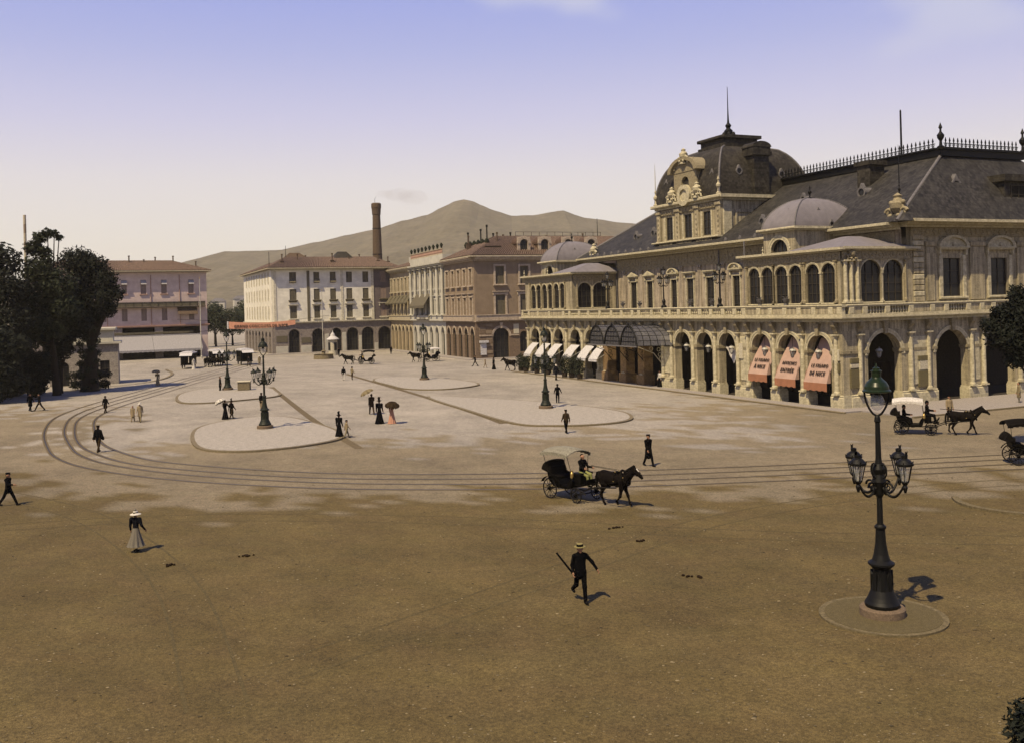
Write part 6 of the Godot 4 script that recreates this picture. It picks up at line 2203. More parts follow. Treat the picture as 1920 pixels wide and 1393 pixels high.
func make_small_things() -> void:
	# banner across the street mouth
	var bn := thing("red_banner", "long red banner with dark lettering strung across the street mouth", "banner")
	bn.transform = face(Vector3(-56.4, 0, -190), 1.0, 0.0)
	var b := Mb.new()
	var n := 16
	for i in n:
		var q := []
		for k in [i, i + 1]:
			var f: float = float(k) / n
			var sag := 0.35 * sin(PI * f)
			q.append(Vector3(13.4 * f, 7.45 - sag, 0.1 * sin(f * 9.0)))
			q.append(Vector3(13.4 * f, 6.05 - sag * 0.4 + 0.5 * f * f * f, 0.1 * sin(f * 9.0)))
		b.quad(q[1], q[3], q[2], q[0])
		b.quad(q[0] - Vector3(0, 0, 0.03), q[2] - Vector3(0, 0, 0.03), q[3] - Vector3(0, 0, 0.03), q[1] - Vector3(0, 0, 0.03))
	put("cloth", b, M.red_cloth, bn)
	var ed := Mb.new()
	ed.box(-0.12, 0.16, 6.0, 7.5, -0.05, 0.12)
	put("hem", ed, M.awning_white, bn)
	letters(bn, "GRAND CONCOURS DE NICE", mv(6.6, 6.42, 0.16), 0.6)
	var rp := Mb.new()
	rp.tube([Vector3(-10, 8.2, 0), Vector3(-0.1, 7.5, 0)], 0.03, 0.03, 4)
	rp.tube([Vector3(13.4, 7.45, 0), Vector3(17.5, 8.1, -14)], 0.03, 0.03, 4)
	rp.tube([Vector3(-10, 5.3, 0), Vector3(-0.1, 6.05, 0)], 0.03, 0.03, 4)
	put("rope", rp, M.leather, bn)
	# flagpoles
	for q in [[Vector3(-64.2, 0, -197.5), 16.5, "tall white pole before the right end of the pink building"], [Vector3(-40.2, 0, -203.0), 13.5, "thin white pole before the cream building"]]:
		var fp := thing("white_pole", q[2], "pole", q[0], 0.0, "white poles at the far side")
		var pm := Mb.new()
		pm.lathe([Vector2(0.2, 0), Vector2(0.2, 0.5), Vector2(0.1, 0.6), Vector2(0.09, q[1] * 0.6), Vector2(0.05, q[1]), Vector2(0, q[1] + 0.05)], 8)
		put("pole", pm, M.white_paint, fp)
		var tp := Mb.new()
		tp.ball(Vector3(0, q[1], 0), Vector3(0.12, 0.12, 0.12), 8)
		put("knob", tp, M.brass, fp)
	# newspaper kiosk and stone boxes
	var ks := thing("newspaper_kiosk", "small round kiosk with a white pointed roof before the cream building", "kiosk", Vector3(-36.9, 0, -196.5))
	var k1 := Mb.new()
	k1.lathe([Vector2(1.0, 0), Vector2(1.0, 0.5), Vector2(0.92, 0.5), Vector2(0.92, 3.2)], 8)
	put("body", k1, M.paper, ks)
	var k2 := Mb.new()
	k2.lathe([Vector2(1.3, 3.15), Vector2(1.3, 3.3), Vector2(0.55, 3.85), Vector2(0.4, 4.3), Vector2(0.15, 4.6), Vector2(0.0, 5.2)], 8)
	put("roof", k2, M.awning_white, ks)
	for i in 4:
		put("display_window", one("kwin", func(m: Mb): m.box(-0.3, 0.3, 1.0, 2.6, 0.86, 0.95)), M.glass_dark, ks, Transform3D(Basis(Vector3.UP, TAU * (i + 0.5) / 4), Vector3.ZERO))
	var bx := thing("stone_box", "low beige stone box beside the far left lamp", "stone box", Vector3(-31.4, 0.13, -111.6), 0.15)
	var b1 := Mb.new()
	b1.cham(-0.7, 0.7, 0, 0.95, -0.5, 0.5, 0.05)
	put("body", b1, M.kerb, bx)
	var b2 := Mb.new()
	b2.cham(-0.78, 0.78, 0.95, 1.08, -0.58, 0.58, 0.03)
	put("lid", b2, M.paper, bx)
	var bs := thing("stone_basin", "low beige stone basin before the kiosk at the far side", "stone basin", Vector3(-36.0, 0, -182.0))
	var b3 := Mb.new()
	b3.lathe([Vector2(1.9, 0), Vector2(1.8, 0.8), Vector2(1.9, 0.9), Vector2(1.65, 0.9), Vector2(1.6, 0.5), Vector2(0.0, 0.5)], 10)
	put("basin", b3, M.kerb, bs)
	var b4 := Mb.new()
	b4.lathe([Vector2(0.45, 0.5), Vector2(0.3, 1.3), Vector2(0.5, 1.5), Vector2(0.12, 1.7), Vector2(0, 2.1)], 8)
	put("pillar", b4, M.kerb, bs)
	# horse droppings and straws here and there on the near ground
	var r := RandomNumberGenerator.new()
	r.seed = 33
	var dl := [[Vector3(-12.6, 0, -34.5), "dark clod of dung right of the girl in the pale skirt"], [Vector3(-10.2, 0, -35.6), "scattered dark dung farther right of the girl"], [Vector3(4.6, 0, -36.2), "dark dung on the ground behind the man in the straw hat"], [Vector3(5.6, 0, -31.4), "small dark clod between the straw hat man and the nearest lamp"], [Vector3(3.9, 0, -38.5), "dark clods on the ground below the horse cab"]]
	for q in dl:
		var o := thing("dung_heap", q[1], "dung", q[0], r.randf() * 6.0, "dung on the roadway")
		for i in 7:
			var m := Mb.new()
			m.ball(Vector3(r.randfn() * 0.16, 0.025, r.randfn() * 0.06), Vector3(0.06, 0.045, 0.055) * r.randf_range(0.7, 1.3), 6)
			put("clod", m, M.hair, o)
	# casino pavement
	var cx := face(Vector3(25.89, 0, -78.24), 0.405, 0.914)
	var pvm := Mb.new()
	pvm.box(-60.5, 3.2, 0, 0.11, 0.0, 1.75)
	pvm.box(1.4, 8.3, 0, 0.11, -27.5, 0.0)
	var pvo := setting("pavement", pvm, M.pavement)
	pvo.transform = cx
	var kb := Mb.new()
	kb.cham(-60.5, 3.45, 0, 0.12, 1.75, 1.98, 0.03)
	kb.box(8.3, 8.5, 0, 0.12, -27.5, 0.0)
	put("kerb", kb, M.kerb, pvo)
	var pf := setting("pavement", one("farpav", func(m: Mb): m.box(-2.0, 29.0, 0, 0.12, 0.0, 3.0)), M.pavement)
	pf.transform = face(Vector3(-51.64, 0, -207.82), 0.914, -0.405)
	var pb := setting("pavement", one("brpav", func(m: Mb):
		m.box(-57.0, 0.0, 0, 0.12, 0.0, 2.2)
		m.box(0.0, 2.2, 0, 0.12, -14.0, 2.2)), M.pavement)
	pb.transform = face(Vector3(-6.42, 0, -165.89), 0.376, 0.927)


func make_smoke() -> void:
	var fm := FogMaterial.new()
	fm.density = 0.035
	fm.albedo = Color(0.8, 0.76, 0.72)
	for q in [[Vector3(-33.6, 40.4, -260), Vector3(3.4, 1.6, 2.4)], [Vector3(-30.0, 40.0, -260), Vector3(6.0, 2.6, 3.4)], [Vector3(-26.0, 39.2, -260), Vector3(6.0, 3.0, 3.4)]]:
		var f := FogVolume.new()
		f.name = numbered("chimney_smoke")
		f.shape = RenderingServer.FOG_VOLUME_SHAPE_ELLIPSOID
		f.size = q[1] * 1.4
		f.material = fm
		add_child(f)
		f.position = q[0]
		f.set_meta("kind", "stuff")
		f.set_meta("label", "thin smoke drifting right from the works chimney")
		f.set_meta("category", "smoke")
		f.set_meta("group", "smoke of the works chimney")


# ---------------------------------------------------------------- bodies: a field of tapered capsules, meshed as surface nets
func flesh(out: Mb, bones: Array, cell: float, k: float) -> void:   # bones: [from, to, radius, radius, depth factor]
	var lo := Vector3.ONE * 1e9
	var hi := -lo
	for b in bones:
		var r: float = maxf(b[2], b[3]) + cell * 3.0
		for p in [b[0], b[1]]:
			lo = lo.min(p - Vector3.ONE * r)
			hi = hi.max(p + Vector3.ONE * r)
	var nx := int((hi.x - lo.x) / cell) + 2
	var ny := int((hi.y - lo.y) / cell) + 2
	var nz := int((hi.z - lo.z) / cell) + 2
	var f := PackedFloat32Array()
	f.resize(nx * ny * nz)
	f.fill(9.0)
	for b in bones:
		var a: Vector3 = b[0]
		var e: Vector3 = b[1]
		var ra: float = b[2]
		var rb: float = b[3]
		var zs: float = b[4] if b.size() > 4 else 1.0
		var rr := maxf(ra, rb) + k + cell * 1.6
		var bl := ((a.min(e) - Vector3.ONE * rr - lo) / cell)
		var bh := ((a.max(e) + Vector3.ONE * rr - lo) / cell)
		var ab := e - a
		ab.z /= zs
		var bb := maxf(ab.length_squared(), 1e-9)
		for z in range(maxi(0, int(bl.z)), mini(nz, int(bh.z) + 1)):
			for y in range(maxi(0, int(bl.y)), mini(ny, int(bh.y) + 1)):
				var at := (z * ny + y) * nx
				for x in range(maxi(0, int(bl.x)), mini(nx, int(bh.x) + 1)):
					var p := lo + Vector3(x, y, z) * cell - a
					p.z /= zs
					var h := clampf(p.dot(ab) / bb, 0.0, 1.0)
					var d := (p - ab * h).length() - lerpf(ra, rb, h)
					var o := f[at + x]
					var m := maxf(k - absf(o - d), 0.0) / k
					f[at + x] = minf(o, d) - m * m * k * 0.25
	var ids := PackedInt32Array()
	ids.resize(nx * ny * nz)
	ids.fill(-1)
	var vs := PackedVector3Array()
	var ns := PackedVector3Array()
	var off := [0, 1, nx, nx + 1, nx * ny, nx * ny + 1, nx * ny + nx, nx * ny + nx + 1]
	var edges := [[0, 1], [2, 3], [4, 5], [6, 7], [0, 2], [1, 3], [4, 6], [5, 7], [0, 4], [1, 5], [2, 6], [3, 7]]
	for z in nz - 1:
		for y in ny - 1:
			for x in nx - 1:
				var i := (z * ny + y) * nx + x
				if absf(f[i]) > cell * 2.5:
					continue
				var c := [f[i], f[i + 1], f[i + off[2]], f[i + off[3]], f[i + off[4]], f[i + off[5]], f[i + off[6]], f[i + off[7]]]
				var ins := 0
				for q in c:
					if q < 0.0:
						ins += 1
				if ins == 0 or ins == 8:
					continue
				var s := Vector3.ZERO
				var n := 0
				for ed in edges:
					var p: float = c[ed[0]]
					var q: float = c[ed[1]]
					if (p < 0.0) != (q < 0.0):
						var t := p / (p - q)
						var va := Vector3(ed[0] & 1, (ed[0] >> 1) & 1, ed[0] >> 2)
						var vb := Vector3(ed[1] & 1, (ed[1] >> 1) & 1, ed[1] >> 2)
						s += va.lerp(vb, t)
						n += 1
				ids[i] = vs.size()
				vs.append(lo + (Vector3(x, y, z) + s / n) * cell)
				ns.append(Vector3(c[1] + c[3] + c[5] + c[7] - c[0] - c[2] - c[4] - c[6], c[2] + c[3] + c[6] + c[7] - c[0] - c[1] - c[4] - c[5], c[4] + c[5] + c[6] + c[7] - c[0] - c[1] - c[2] - c[3]).normalized())
	var ax := [1, nx, nx * ny]
	for z in range(1, nz - 1):
		for y in range(1, ny - 1):
			for x in range(1, nx - 1):
				var i := (z * ny + y) * nx + x
				if absf(f[i]) > cell * 2.5:
					continue
				for d in 3:
					var inside := f[i] < 0.0
					if inside == (f[i + ax[d]] < 0.0):
						continue
					var u: int = ax[(d + 1) % 3]
					var v: int = ax[(d + 2) % 3]
					var q := [ids[i - u - v], ids[i - v], ids[i], ids[i - u]]
					if q[0] < 0 or q[1] < 0 or q[2] < 0 or q[3] < 0:
						continue
					if not inside:
						q = [q[3], q[2], q[1], q[0]]
					out.trin(vs[q[0]], vs[q[1]], vs[q[2]], ns[q[0]], ns[q[1]], ns[q[2]])
					out.trin(vs[q[0]], vs[q[2]], vs[q[3]], ns[q[0]], ns[q[2]], ns[q[3]])


func hand(b: Mb, at: Vector3, dir: Vector3, side: float) -> void:   # palm, four unequal curled fingers, a thumb
	var inw := Vector3(-side, 0, 0.15).normalized()
	var fw := dir.cross(inw).normalized()
	b.ball(at + dir * 0.045, Vector3(0.026, 0.05, 0.042), 8)
	for i in 4:
		var l: float = [0.07, 0.082, 0.076, 0.058][i]
		var o := at + dir * 0.085 + fw * (0.03 - 0.02 * i)
		b.tube([o, o + dir * l * 0.5 + inw * 0.008, o + dir * l * 0.85 + inw * 0.03, o + dir * l * 0.9 + inw * 0.05], 0.0095, 0.007, 5)
	var th := at + dir * 0.02 + fw * 0.035
	b.tube([th, th + dir * 0.035 + fw * 0.028 + inw * 0.01, th + dir * 0.07 + fw * 0.025 + inw * 0.025], 0.011, 0.008, 5)


func head_mesh(b: Mb, at: Vector3) -> void:
	b.t = Transform3D(Basis(), at)
	flesh(b, [[Vector3(0, 0.02, -0.02), Vector3(0, 0.02, 0.015), 0.09, 0.088], [Vector3(0, -0.03, 0.04), Vector3(0, -0.085, 0.055), 0.06, 0.036],
		[Vector3(0, 0.012, 0.092), Vector3(0, -0.022, 0.112), 0.009, 0.013], [Vector3(-0.024, -0.055, 0.088), Vector3(0.024, -0.055, 0.088), 0.008, 0.008], [Vector3(-0.03, 0.03, 0.088), Vector3(0.03, 0.03, 0.088), 0.01, 0.01],
		[Vector3(-0.092, 0.0, -0.005), Vector3(-0.096, -0.03, 0.0), 0.016, 0.011], [Vector3(0.092, 0.0, -0.005), Vector3(0.096, -0.03, 0.0), 0.016, 0.011], [Vector3(0, -0.06, -0.015), Vector3(0, -0.17, -0.03), 0.054, 0.058]], 0.0135, 0.02)
	b.t = Transform3D()


const POSES := {   # left hip, left knee, right hip, right knee, left arm swing, left elbow, right arm swing, right elbow, left arm out, right arm out
	"walk": [0.36, 0.08, -0.28, 0.3, -0.32, 0.25, 0.34, 0.3, 0.12, 0.12],
	"walk_back": [-0.26, 0.32, 0.36, 0.08, 0.34, 0.3, -0.32, 0.25, 0.12, 0.12],
	"stride": [0.52, 0.06, -0.46, 0.22, -0.3, 0.5, 0.75, 0.75, 0.12, 0.14],
	"stand": [0.04, 0.02, -0.04, 0.04, 0.05, 0.2, 0.08, 0.25, 0.14, 0.14],
	"astride": [0.08, 0.02, -0.1, 0.1, 0.1, 0.35, -0.1, 0.7, 0.3, 0.42],
	"stick": [0.2, 0.05, -0.34, 0.75, 0.1, 0.25, -0.25, 0.95, 0.72, 0.16],
	"reins": [1.42, 1.2, 1.3, 1.15, 0.5, 1.0, 0.55, 0.95, 0.16, 0.16],
	"parasol": [0.02, 0.02, -0.02, 0.02, 0.15, 0.3, 0.7, 1.75, 0.12, 0.2],
}


func joints(pose: String) -> Dictionary:
	var p = POSES[pose]
	var j := {}
	var low := 9.0
	for s in 2:
		var sx: float = [1.0, -1.0][s]
		var h := Vector3(sx * 0.095, 0.91, 0)
		var a: float = p[s * 2]
		var kn: Vector3 = h + Vector3(sx * (0.03 if pose == "astride" else 0.0), -cos(a), sin(a)) * 0.44
		var a2: float = a - p[s * 2 + 1]
		var an := kn + Vector3(0, -cos(a2), sin(a2)) * 0.42
		var fa := a2 * 0.45
		var toe := an + Vector3(0, -0.035 - 0.17 * sin(-fa) * 0.5, 0.18 * cos(fa))
		j["hip%d" % s] = h
		j["knee%d" % s] = kn
		j["ankle%d" % s] = an
		j["toe%d" % s] = toe
		low = minf(low, minf(an.y - 0.085, toe.y - 0.045))
		var sh := Vector3(sx * 0.185, 1.405, -0.01)
		var sw: float = p[4 + s * 2]
		var out: float = p[8 + s]
		var el := sh + Vector3(sx * sin(out), -cos(out) * cos(sw), cos(out) * sin(sw)) * 0.29
		var sw2: float = sw + p[5 + s * 2]
		var dir := Vector3(sx * sin(out * 0.7), -cos(out * 0.7) * cos(sw2), cos(out * 0.7) * sin(sw2)).normalized()
		j["sh%d" % s] = sh
		j["el%d" % s] = el
		j["wr%d" % s] = el + dir * 0.25
		j["hd%d" % s] = dir
	if pose == "reins":
		low = 0.0
	j["drop"] = low
	return j


func figure(pose: String, coat: int) -> Dictionary:   # meshes of a clothed man, or of a woman's upper body (coat 3)
	var key := "fig_%s_%d" % [pose, coat]
	if K.has(key):
		return K[key]
	var j := joints(pose)
	var d := Vector3(0, -j.drop, 0)
	var g := {}
	var body := Mb.new()
	var coatm := Mb.new()
	var tro := Mb.new()
	var shoe := Mb.new()
	var cb := [[Vector3(0, 1.34, 0), Vector3(0, 1.06, 0.005), 0.185, 0.16, 0.66], [Vector3(-0.13, 1.41, -0.01), Vector3(0.13, 1.41, -0.01), 0.075, 0.075, 0.85], [Vector3(0, 1.46, -0.02), Vector3(0, 1.5, -0.02), 0.07, 0.062]]
	if coat == 3:
		cb = [[Vector3(0, 1.33, 0.02), Vector3(0, 1.08, 0.0), 0.16, 0.115, 0.72], [Vector3(-0.1, 1.4, -0.01), Vector3(0.1, 1.4, -0.01), 0.065, 0.065], [Vector3(0, 1.08, 0), Vector3(0, 0.98, 0), 0.115, 0.14, 0.8], [Vector3(0, 1.43, -0.02), Vector3(0, 1.5, -0.02), 0.06, 0.052]]
	elif pose == "reins":
		cb.append([Vector3(0, 1.06, 0), Vector3(0, 0.9, 0.02), 0.17, 0.19, 0.8])
	else:
		cb.append([Vector3(0, 1.06, 0), Vector3(0, [0.86, 0.62, 0.9][coat], 0.0), 0.165, [0.175, 0.21, 0.18][coat], 0.75])
		if coat == 2:
			for s in 2:
				cb.append([Vector3(0, 1.38, 0), Vector3([0.3, -0.3][s], 0.9, 0.02), 0.14, 0.1, 0.7])
	for s in 2:
		var puff := 0.105 if coat == 3 else 0.068
		cb.append([j["sh%d" % s], j["el%d" % s], puff, 0.05])
		cb.append([j["el%d" % s], j["wr%d" % s], 0.05, 0.043])
	for q in cb:
		q[0] += d
		q[1] += d
	flesh(coatm, cb, 0.024, 0.05)
	var core := []
	for q in cb:
		core.append([q[0], q[1], q[2] * 0.7, q[3] * 0.7, q[4] if q.size() > 4 else 1.0])
	if coat != 3:
		var tb := []
		for s in 2:
			tb.append([j["hip%d" % s] + d, j["knee%d" % s] + d, 0.098, 0.07])
			tb.append([j["knee%d" % s] + d, j["ankle%d" % s] + d + Vector3(0, -0.02, 0), 0.07, 0.058])
			core.append([j["hip%d" % s] + d, j["knee%d" % s] + d, 0.06, 0.045])
			core.append([j["knee%d" % s] + d, j["ankle%d" % s] + d, 0.045, 0.036])
		tb.append([Vector3(-0.06, 0.93, 0) + d, Vector3(0.06, 0.93, 0) + d, 0.12, 0.12])
		flesh(tro, tb, 0.026, 0.04)
	for s in 2:
		flesh(shoe, [[j["ankle%d" % s] + d + Vector3(0, -0.04, -0.02), j["toe%d" % s] + d, 0.048, 0.038]], 0.02, 0.03)
	flesh(body, core, 0.026, 0.04)
	head_mesh(body, Vector3(0, 1.615, 0.015) + d)
	for s in 2:
		hand(body, j["wr%d" % s] + d, j["hd%d" % s], [1.0, -1.0][s])
	var hair := Mb.new()
	hair.t = Transform3D(Basis(), Vector3(0, 1.615, 0.015) + d)
	flesh(hair, [[Vector3(0, 0.055, -0.03), Vector3(0, 0.05, 0.005), 0.088, 0.07], [Vector3(0, 0.0, -0.055), Vector3(0, -0.04, -0.06), 0.075, 0.05]] + ([[Vector3(0, 0.02, -0.1), Vector3(0, 0.05, -0.11), 0.05, 0.05]] if coat == 3 else []), 0.018, 0.03)
	for s in [-1, 1]:
		hair.ball(Vector3(s * 0.034, 0.012, 0.088), Vector3(0.012, 0.008, 0.01), 6)
	g.body = body.mesh()
	g.coat = coatm.mesh()
	if coat != 3:
		g.trousers = tro.mesh()
	g.shoes = shoe.mesh()
	g.hair = hair.mesh()
	g.top = 1.615 + 0.05 - j.drop
	g.hand = j["wr1"] + d + j["hd1"] * 0.08
	K[key] = g
	return g


func hat(o: Node3D, kind: String, y: float) -> void:
	var xf := mv(0, y + 0.005, 0.005)
	match kind:
		"boater":
			put("hat", one("h_boater", func(b: Mb): b.lathe([Vector2(0.0, 0), Vector2(0.175, 0), Vector2(0.175, 0.018), Vector2(0.1, 0.02), Vector2(0.098, 0.1), Vector2(0.0, 0.105)], 16)), M.straw, o, xf)
			put("hat_band", one("h_band", func(b: Mb): b.lathe([Vector2(0.104, 0.022), Vector2(0.103, 0.088)], 16)), M.cloth_black, o, xf)
		"bowler":
			put("hat", one("h_bowler", func(b: Mb): b.lathe([Vector2(0.0, 0), Vector2(0.145, 0.01), Vector2(0.15, 0.025), Vector2(0.1, 0.02), Vector2(0.102, 0.07), Vector2(0.08, 0.125), Vector2(0.0, 0.145)], 14)), M.cloth_black, o, xf)
		"cap":
			put("cap", one("h_cap", func(b: Mb):
				b.lathe([Vector2(0.09, -0.01), Vector2(0.098, 0.03), Vector2(0.125, 0.065), Vector2(0.11, 0.085), Vector2(0.0, 0.09)], 14)
				b.ball(Vector3(0, 0.0, 0.1), Vector3(0.07, 0.012, 0.06), 8)), M.cloth_black, o, xf)
		"white":
			put("hat", one("h_white", func(b: Mb): b.lathe([Vector2(0.0, -0.02), Vector2(0.2, -0.03), Vector2(0.2, -0.01), Vector2(0.11, 0.02), Vector2(0.11, 0.09), Vector2(0.06, 0.14), Vector2(0.0, 0.15)], 14)), M.cloth_white, o, xf)
		"sun":
			put("hat", one("h_sun", func(b: Mb): b.lathe([Vector2(0.0, -0.01), Vector2(0.24, -0.05), Vector2(0.24, -0.035), Vector2(0.11, 0.02), Vector2(0.1, 0.1), Vector2(0.0, 0.11)], 16)), M.cloth_white, o, xf)
			put("hat_ribbon", one("h_rib", func(b: Mb):
				b.lathe([Vector2(0.115, 0.02), Vector2(0.11, 0.06)], 14)
				b.ball(Vector3(0.02, 0.14, 0), Vector3(0.07, 0.07, 0.06), 8)), M.cloth_grey, o, xf)
		"plume":
			put("hat", one("h_plume", func(b: Mb):
				b.lathe([Vector2(0.0, 0), Vector2(0.19, -0.01), Vector2(0.19, 0.01), Vector2(0.1, 0.03), Vector2(0.08, 0.1), Vector2(0.0, 0.11)], 14)
				for i in 5:
					b.tube([Vector3(-0.04 + i * 0.02, 0.08, -0.02), Vector3(-0.08 + i * 0.04, 0.22, -0.05), Vector3(-0.12 + i * 0.05, 0.3, -0.03 + 0.03 * i)], 0.035, 0.012, 5)), M.cloth_black, o, xf)


func skirt_mesh(hem: float, waist_y: float, floor_y: float, fold: float) -> Mb:
	var b := Mb.new()
	var n := 40
	var rows := 9
	for i in rows:
		for k in n:
			var q := []
			for c in [[i, k], [i, k + 1], [i + 1, k + 1], [i + 1, k]]:
				var f: float = float(c[0]) / rows
				var a: float = TAU * c[1] / n
				var r := lerpf(hem, 0.125, pow(f, 0.8)) * (1.0 + fold * (1.0 - f) * cos(a * 10.0))
				var back := 0.05 * (1.0 - f) if cos(a) < 0 else 0.0
				q.append(Vector3(sin(a) * r, lerpf(floor_y, waist_y, f), cos(a) * (r + back) * 0.92))
			b.quad(q[0], q[1], q[2], q[3])
			b.quad(q[3], q[2], q[1], q[0])
	return b


func person(label: String, at: Vector3, yaw: float, h: float, pose: String, coat: int, coat_m: String, low_m: String, hat_kind: String, called := "person") -> Node3D:
	var o := thing(called, label, "person", at, deg_to_rad(yaw), "people on the square")
	var g := figure(pose, coat)
	put("body", g.body, M.skin, o)
	put("jacket" if coat < 3 else "bodice", g.coat, M[coat_m], o)
	if coat < 3:
		put("trousers", g.trousers, M[low_m], o)
	else:
		put("skirt", one("skirt%d" % int(h < 1.55), func(b: Mb):
			var s := skirt_mesh(0.34 if h >= 1.55 else 0.38, 1.06, 0.02 if h >= 1.55 else 0.26, 0.07 if h >= 1.55 else 0.1)
			b.v = s.v
			b.n = s.n), M[low_m], o)
	put("shoes", g.shoes, M.shoe, o)
	put("hair", g.hair, M.hair, o)
	hat(o, hat_kind, g.top)
	o.scale = Vector3.ONE * (h / 1.74)
	return o


func parasol(label: String, at: Vector3, tilt: Vector3, r: float, m: String, frill: bool) -> void:   # at: where the hand is
	var o := thing("parasol", label, "parasol", at, 0.0, "parasols")
	o.basis = Basis(Quaternion(Vector3.UP, tilt.normalized()))
	var stick := Mb.new()
	stick.tube([Vector3(0, -0.25, 0), Vector3(0, 0.72, 0)], 0.012, 0.01, 5)
	put("handle", stick, M.dark_wood, o)
	put("cover", one("par%.2f_%d" % [r, int(frill)], func(b: Mb):
		var n := 24
		for i in 6:
			for k in n:
				var q := []
				for c in [[i, k], [i, k + 1], [i + 1, k + 1], [i + 1, k]]:
					var f: float = c[0] / 6.0
					var a: float = TAU * c[1] / n
					var rr := r * sin((1.0 - f) * PI * 0.47) * (1.0 - 0.05 * (1.0 - f) * absf(sin(a * 4.0)))
					q.append(Vector3(sin(a) * rr, 0.46 + 0.3 * cos((1.0 - f) * PI * 0.47) - 0.1 * r * (1 - f) * absf(sin(a * 4.0)), cos(a) * rr))
				b.quad(q[0], q[1], q[2], q[3])
				b.quad(q[3], q[2], q[1], q[0])
		if frill:
			for k in 20:
				var a := TAU * k / 20
				b.ball(Vector3(sin(a) * r, 0.45, cos(a) * r), Vector3(0.07, 0.1, 0.07), 6)
				b.ball(Vector3(sin(a) * r * 0.6, 0.64, cos(a) * r * 0.6), Vector3(0.06, 0.07, 0.06), 6)), M[m], o)


func make_people() -> void:
	var P := func(label, x, z, yaw, h, pose, coat, cm, lm, ht): return person(label, Vector3(x, 0.0, z), yaw, h, pose, coat, cm, lm, ht)
	var a: Node3D = P.call("man in a dark suit and straw boater striding with a stick, nearest the viewer", 1.85, -28.99, 14.0, 1.74, "stick", 0, "cloth_black", "cloth_black", "boater")
	var st := Mb.new()
	st.tube([Vector3(0, 0, 0), Vector3(0, 0.95, 0)], 0.034, 0.03, 7)
	var so := put("rolled_umbrella", st, M.cloth_black, self, Transform3D(Basis(Vector3.UP, deg_to_rad(14)) * Basis(Vector3(0, 0, 1), 0.62) * Basis(Vector3(1, 0, 0), -0.25), Vector3(1.72, 0.78, -28.9)))
	tag(so, "dark rolled umbrella under the arm of the man in the straw boater", "umbrella")
	P.call("girl in a pale pleated skirt, dark bodice and brimmed sun hat", -14.66, -36.79, 172.0, 1.5, "astride", 3, "cloth_navy", "cloth_grey", "sun")
	P.call("bareheaded man in dark clothes striding right at the left edge", -24.7, -46.57, 84.0, 1.66, "stride", 0, "cloth_black", "cloth_black", "cap")
	P.call("man in a flared dark cape walking away on the curved tram track", -27.92, -64.17, 178.0, 1.8, "walk", 2, "cloth_black", "cloth_brown", "cap")
	P.call("stout man in a dark coat, left one of the two by the garden", -47.56, -94.17, 60.0, 1.76, "walk_back", 1, "cloth_black", "cloth_black", "bowler")
	P.call("slim man with one leg stretched behind, right one of the two by the garden", -46.81, -94.47, -70.0, 1.76, "stride", 0, "cloth_black", "cloth_black", "cap")
	P.call("small figure in dark clothes between the tracks at the left", -38.66, -90.59, 170.0, 1.6, "walk", 1, "cloth_black", "cloth_brown", "cap")
	P.call("pale beige walker, taller one of the beige pair at the left", -32.05, -81.99, 10.0, 1.62, "walk", 1, "cloth_beige", "cloth_tan", "white")
	P.call("pale beige walker, shorter one of the beige pair at the left", -32.85, -82.45, 10.0, 1.36, "walk_back", 1, "cloth_beige", "cloth_beige", "none")
	P.call("woman in a beige dress with a flat parasol before the pink building", -46.48, -125.1, 20.0, 1.66, "parasol", 3, "cloth_tan", "cloth_beige", "sun")
	parasol("flat pale parasol of the woman before the pink building", Vector3(-46.6, 1.25, -124.9), Vector3(0.05, 1, 0.1), 0.55, "cloth_beige", false)
	P.call("woman in black beneath a large white parasol behind the near left island", -24.84, -82.28, 160.0, 1.6, "parasol", 3, "cloth_black", "cloth_black", "none")
	parasol("large white parasol held left of the woman in black behind the near left island", Vector3(-25.0, 1.05, -82.2), Vector3(-0.55, 1, -0.1), 0.5, "cloth_white", false)
	P.call("woman in a knee length dark coat right of the white parasol", -24.38, -82.56, 150.0, 1.58, "walk", 1, "cloth_black", "cloth_brown", "plume")
	P.call("man in dark jacket and pale trousers half behind the near left lamp", -23.4, -88.65, 160.0, 1.62, "stand", 0, "cloth_black", "cloth_beige", "cap")
	P.call("man in dark jacket and white trousers at the head of the gutter", -22.14, -124.69, 180.0, 1.72, "walk", 0, "cloth_black", "cloth_white", "cap")
	P.call("crouching looking man in a tan jacket at the head of the gutter", -21.12, -125.24, 140.0, 1.62, "astride", 0, "cloth_tan", "cloth_brown", "bowler")
	P.call("man in brown striding left under a tilted parasol, in the group of three", -12.37, -82.94, 200.0, 1.86, "stride", 0, "cloth_brown", "cloth_brown", "none")
	parasol("tilted tan parasol of the man in the group of three", Vector3(-12.5, 1.45, -82.8), Vector3(-0.5, 1, 0.1), 0.62, "cloth_tan", false)
	P.call("woman in black with a long trailing skirt, middle of the group of three", -10.75, -76.1, 170.0, 1.86, "stand", 3, "cloth_black", "cloth_black", "plume")
	P.call("woman in a rose dress under a dark frilled parasol, beside the woman in black", -9.74, -75.93, 165.0, 1.72, "parasol", 3, "cloth_rose", "cloth_rose", "none")
	parasol("dark frilled parasol of the woman in the rose dress", Vector3(-9.72, 1.02, -75.8), Vector3(0.12, 1, 0.3), 0.52, "cloth_brown", true)
	P.call("woman in black dress and plumed hat at the tip of the near left island", -12.52, -68.16, 160.0, 1.66, "stand", 3, "cloth_black", "cloth_black", "plume")
	P.call("child in pale clothes walking beside the woman in the plumed hat", -11.97, -68.06, 120.0, 1.28, "walk", 0, "cloth_beige", "cloth_tan", "cap")
	P.call("man in a dark suit standing right of the lamp on the right hand island", 3.99, -88.64, 175.0, 1.66, "astride", 0, "cloth_black", "cloth_black", "bowler")
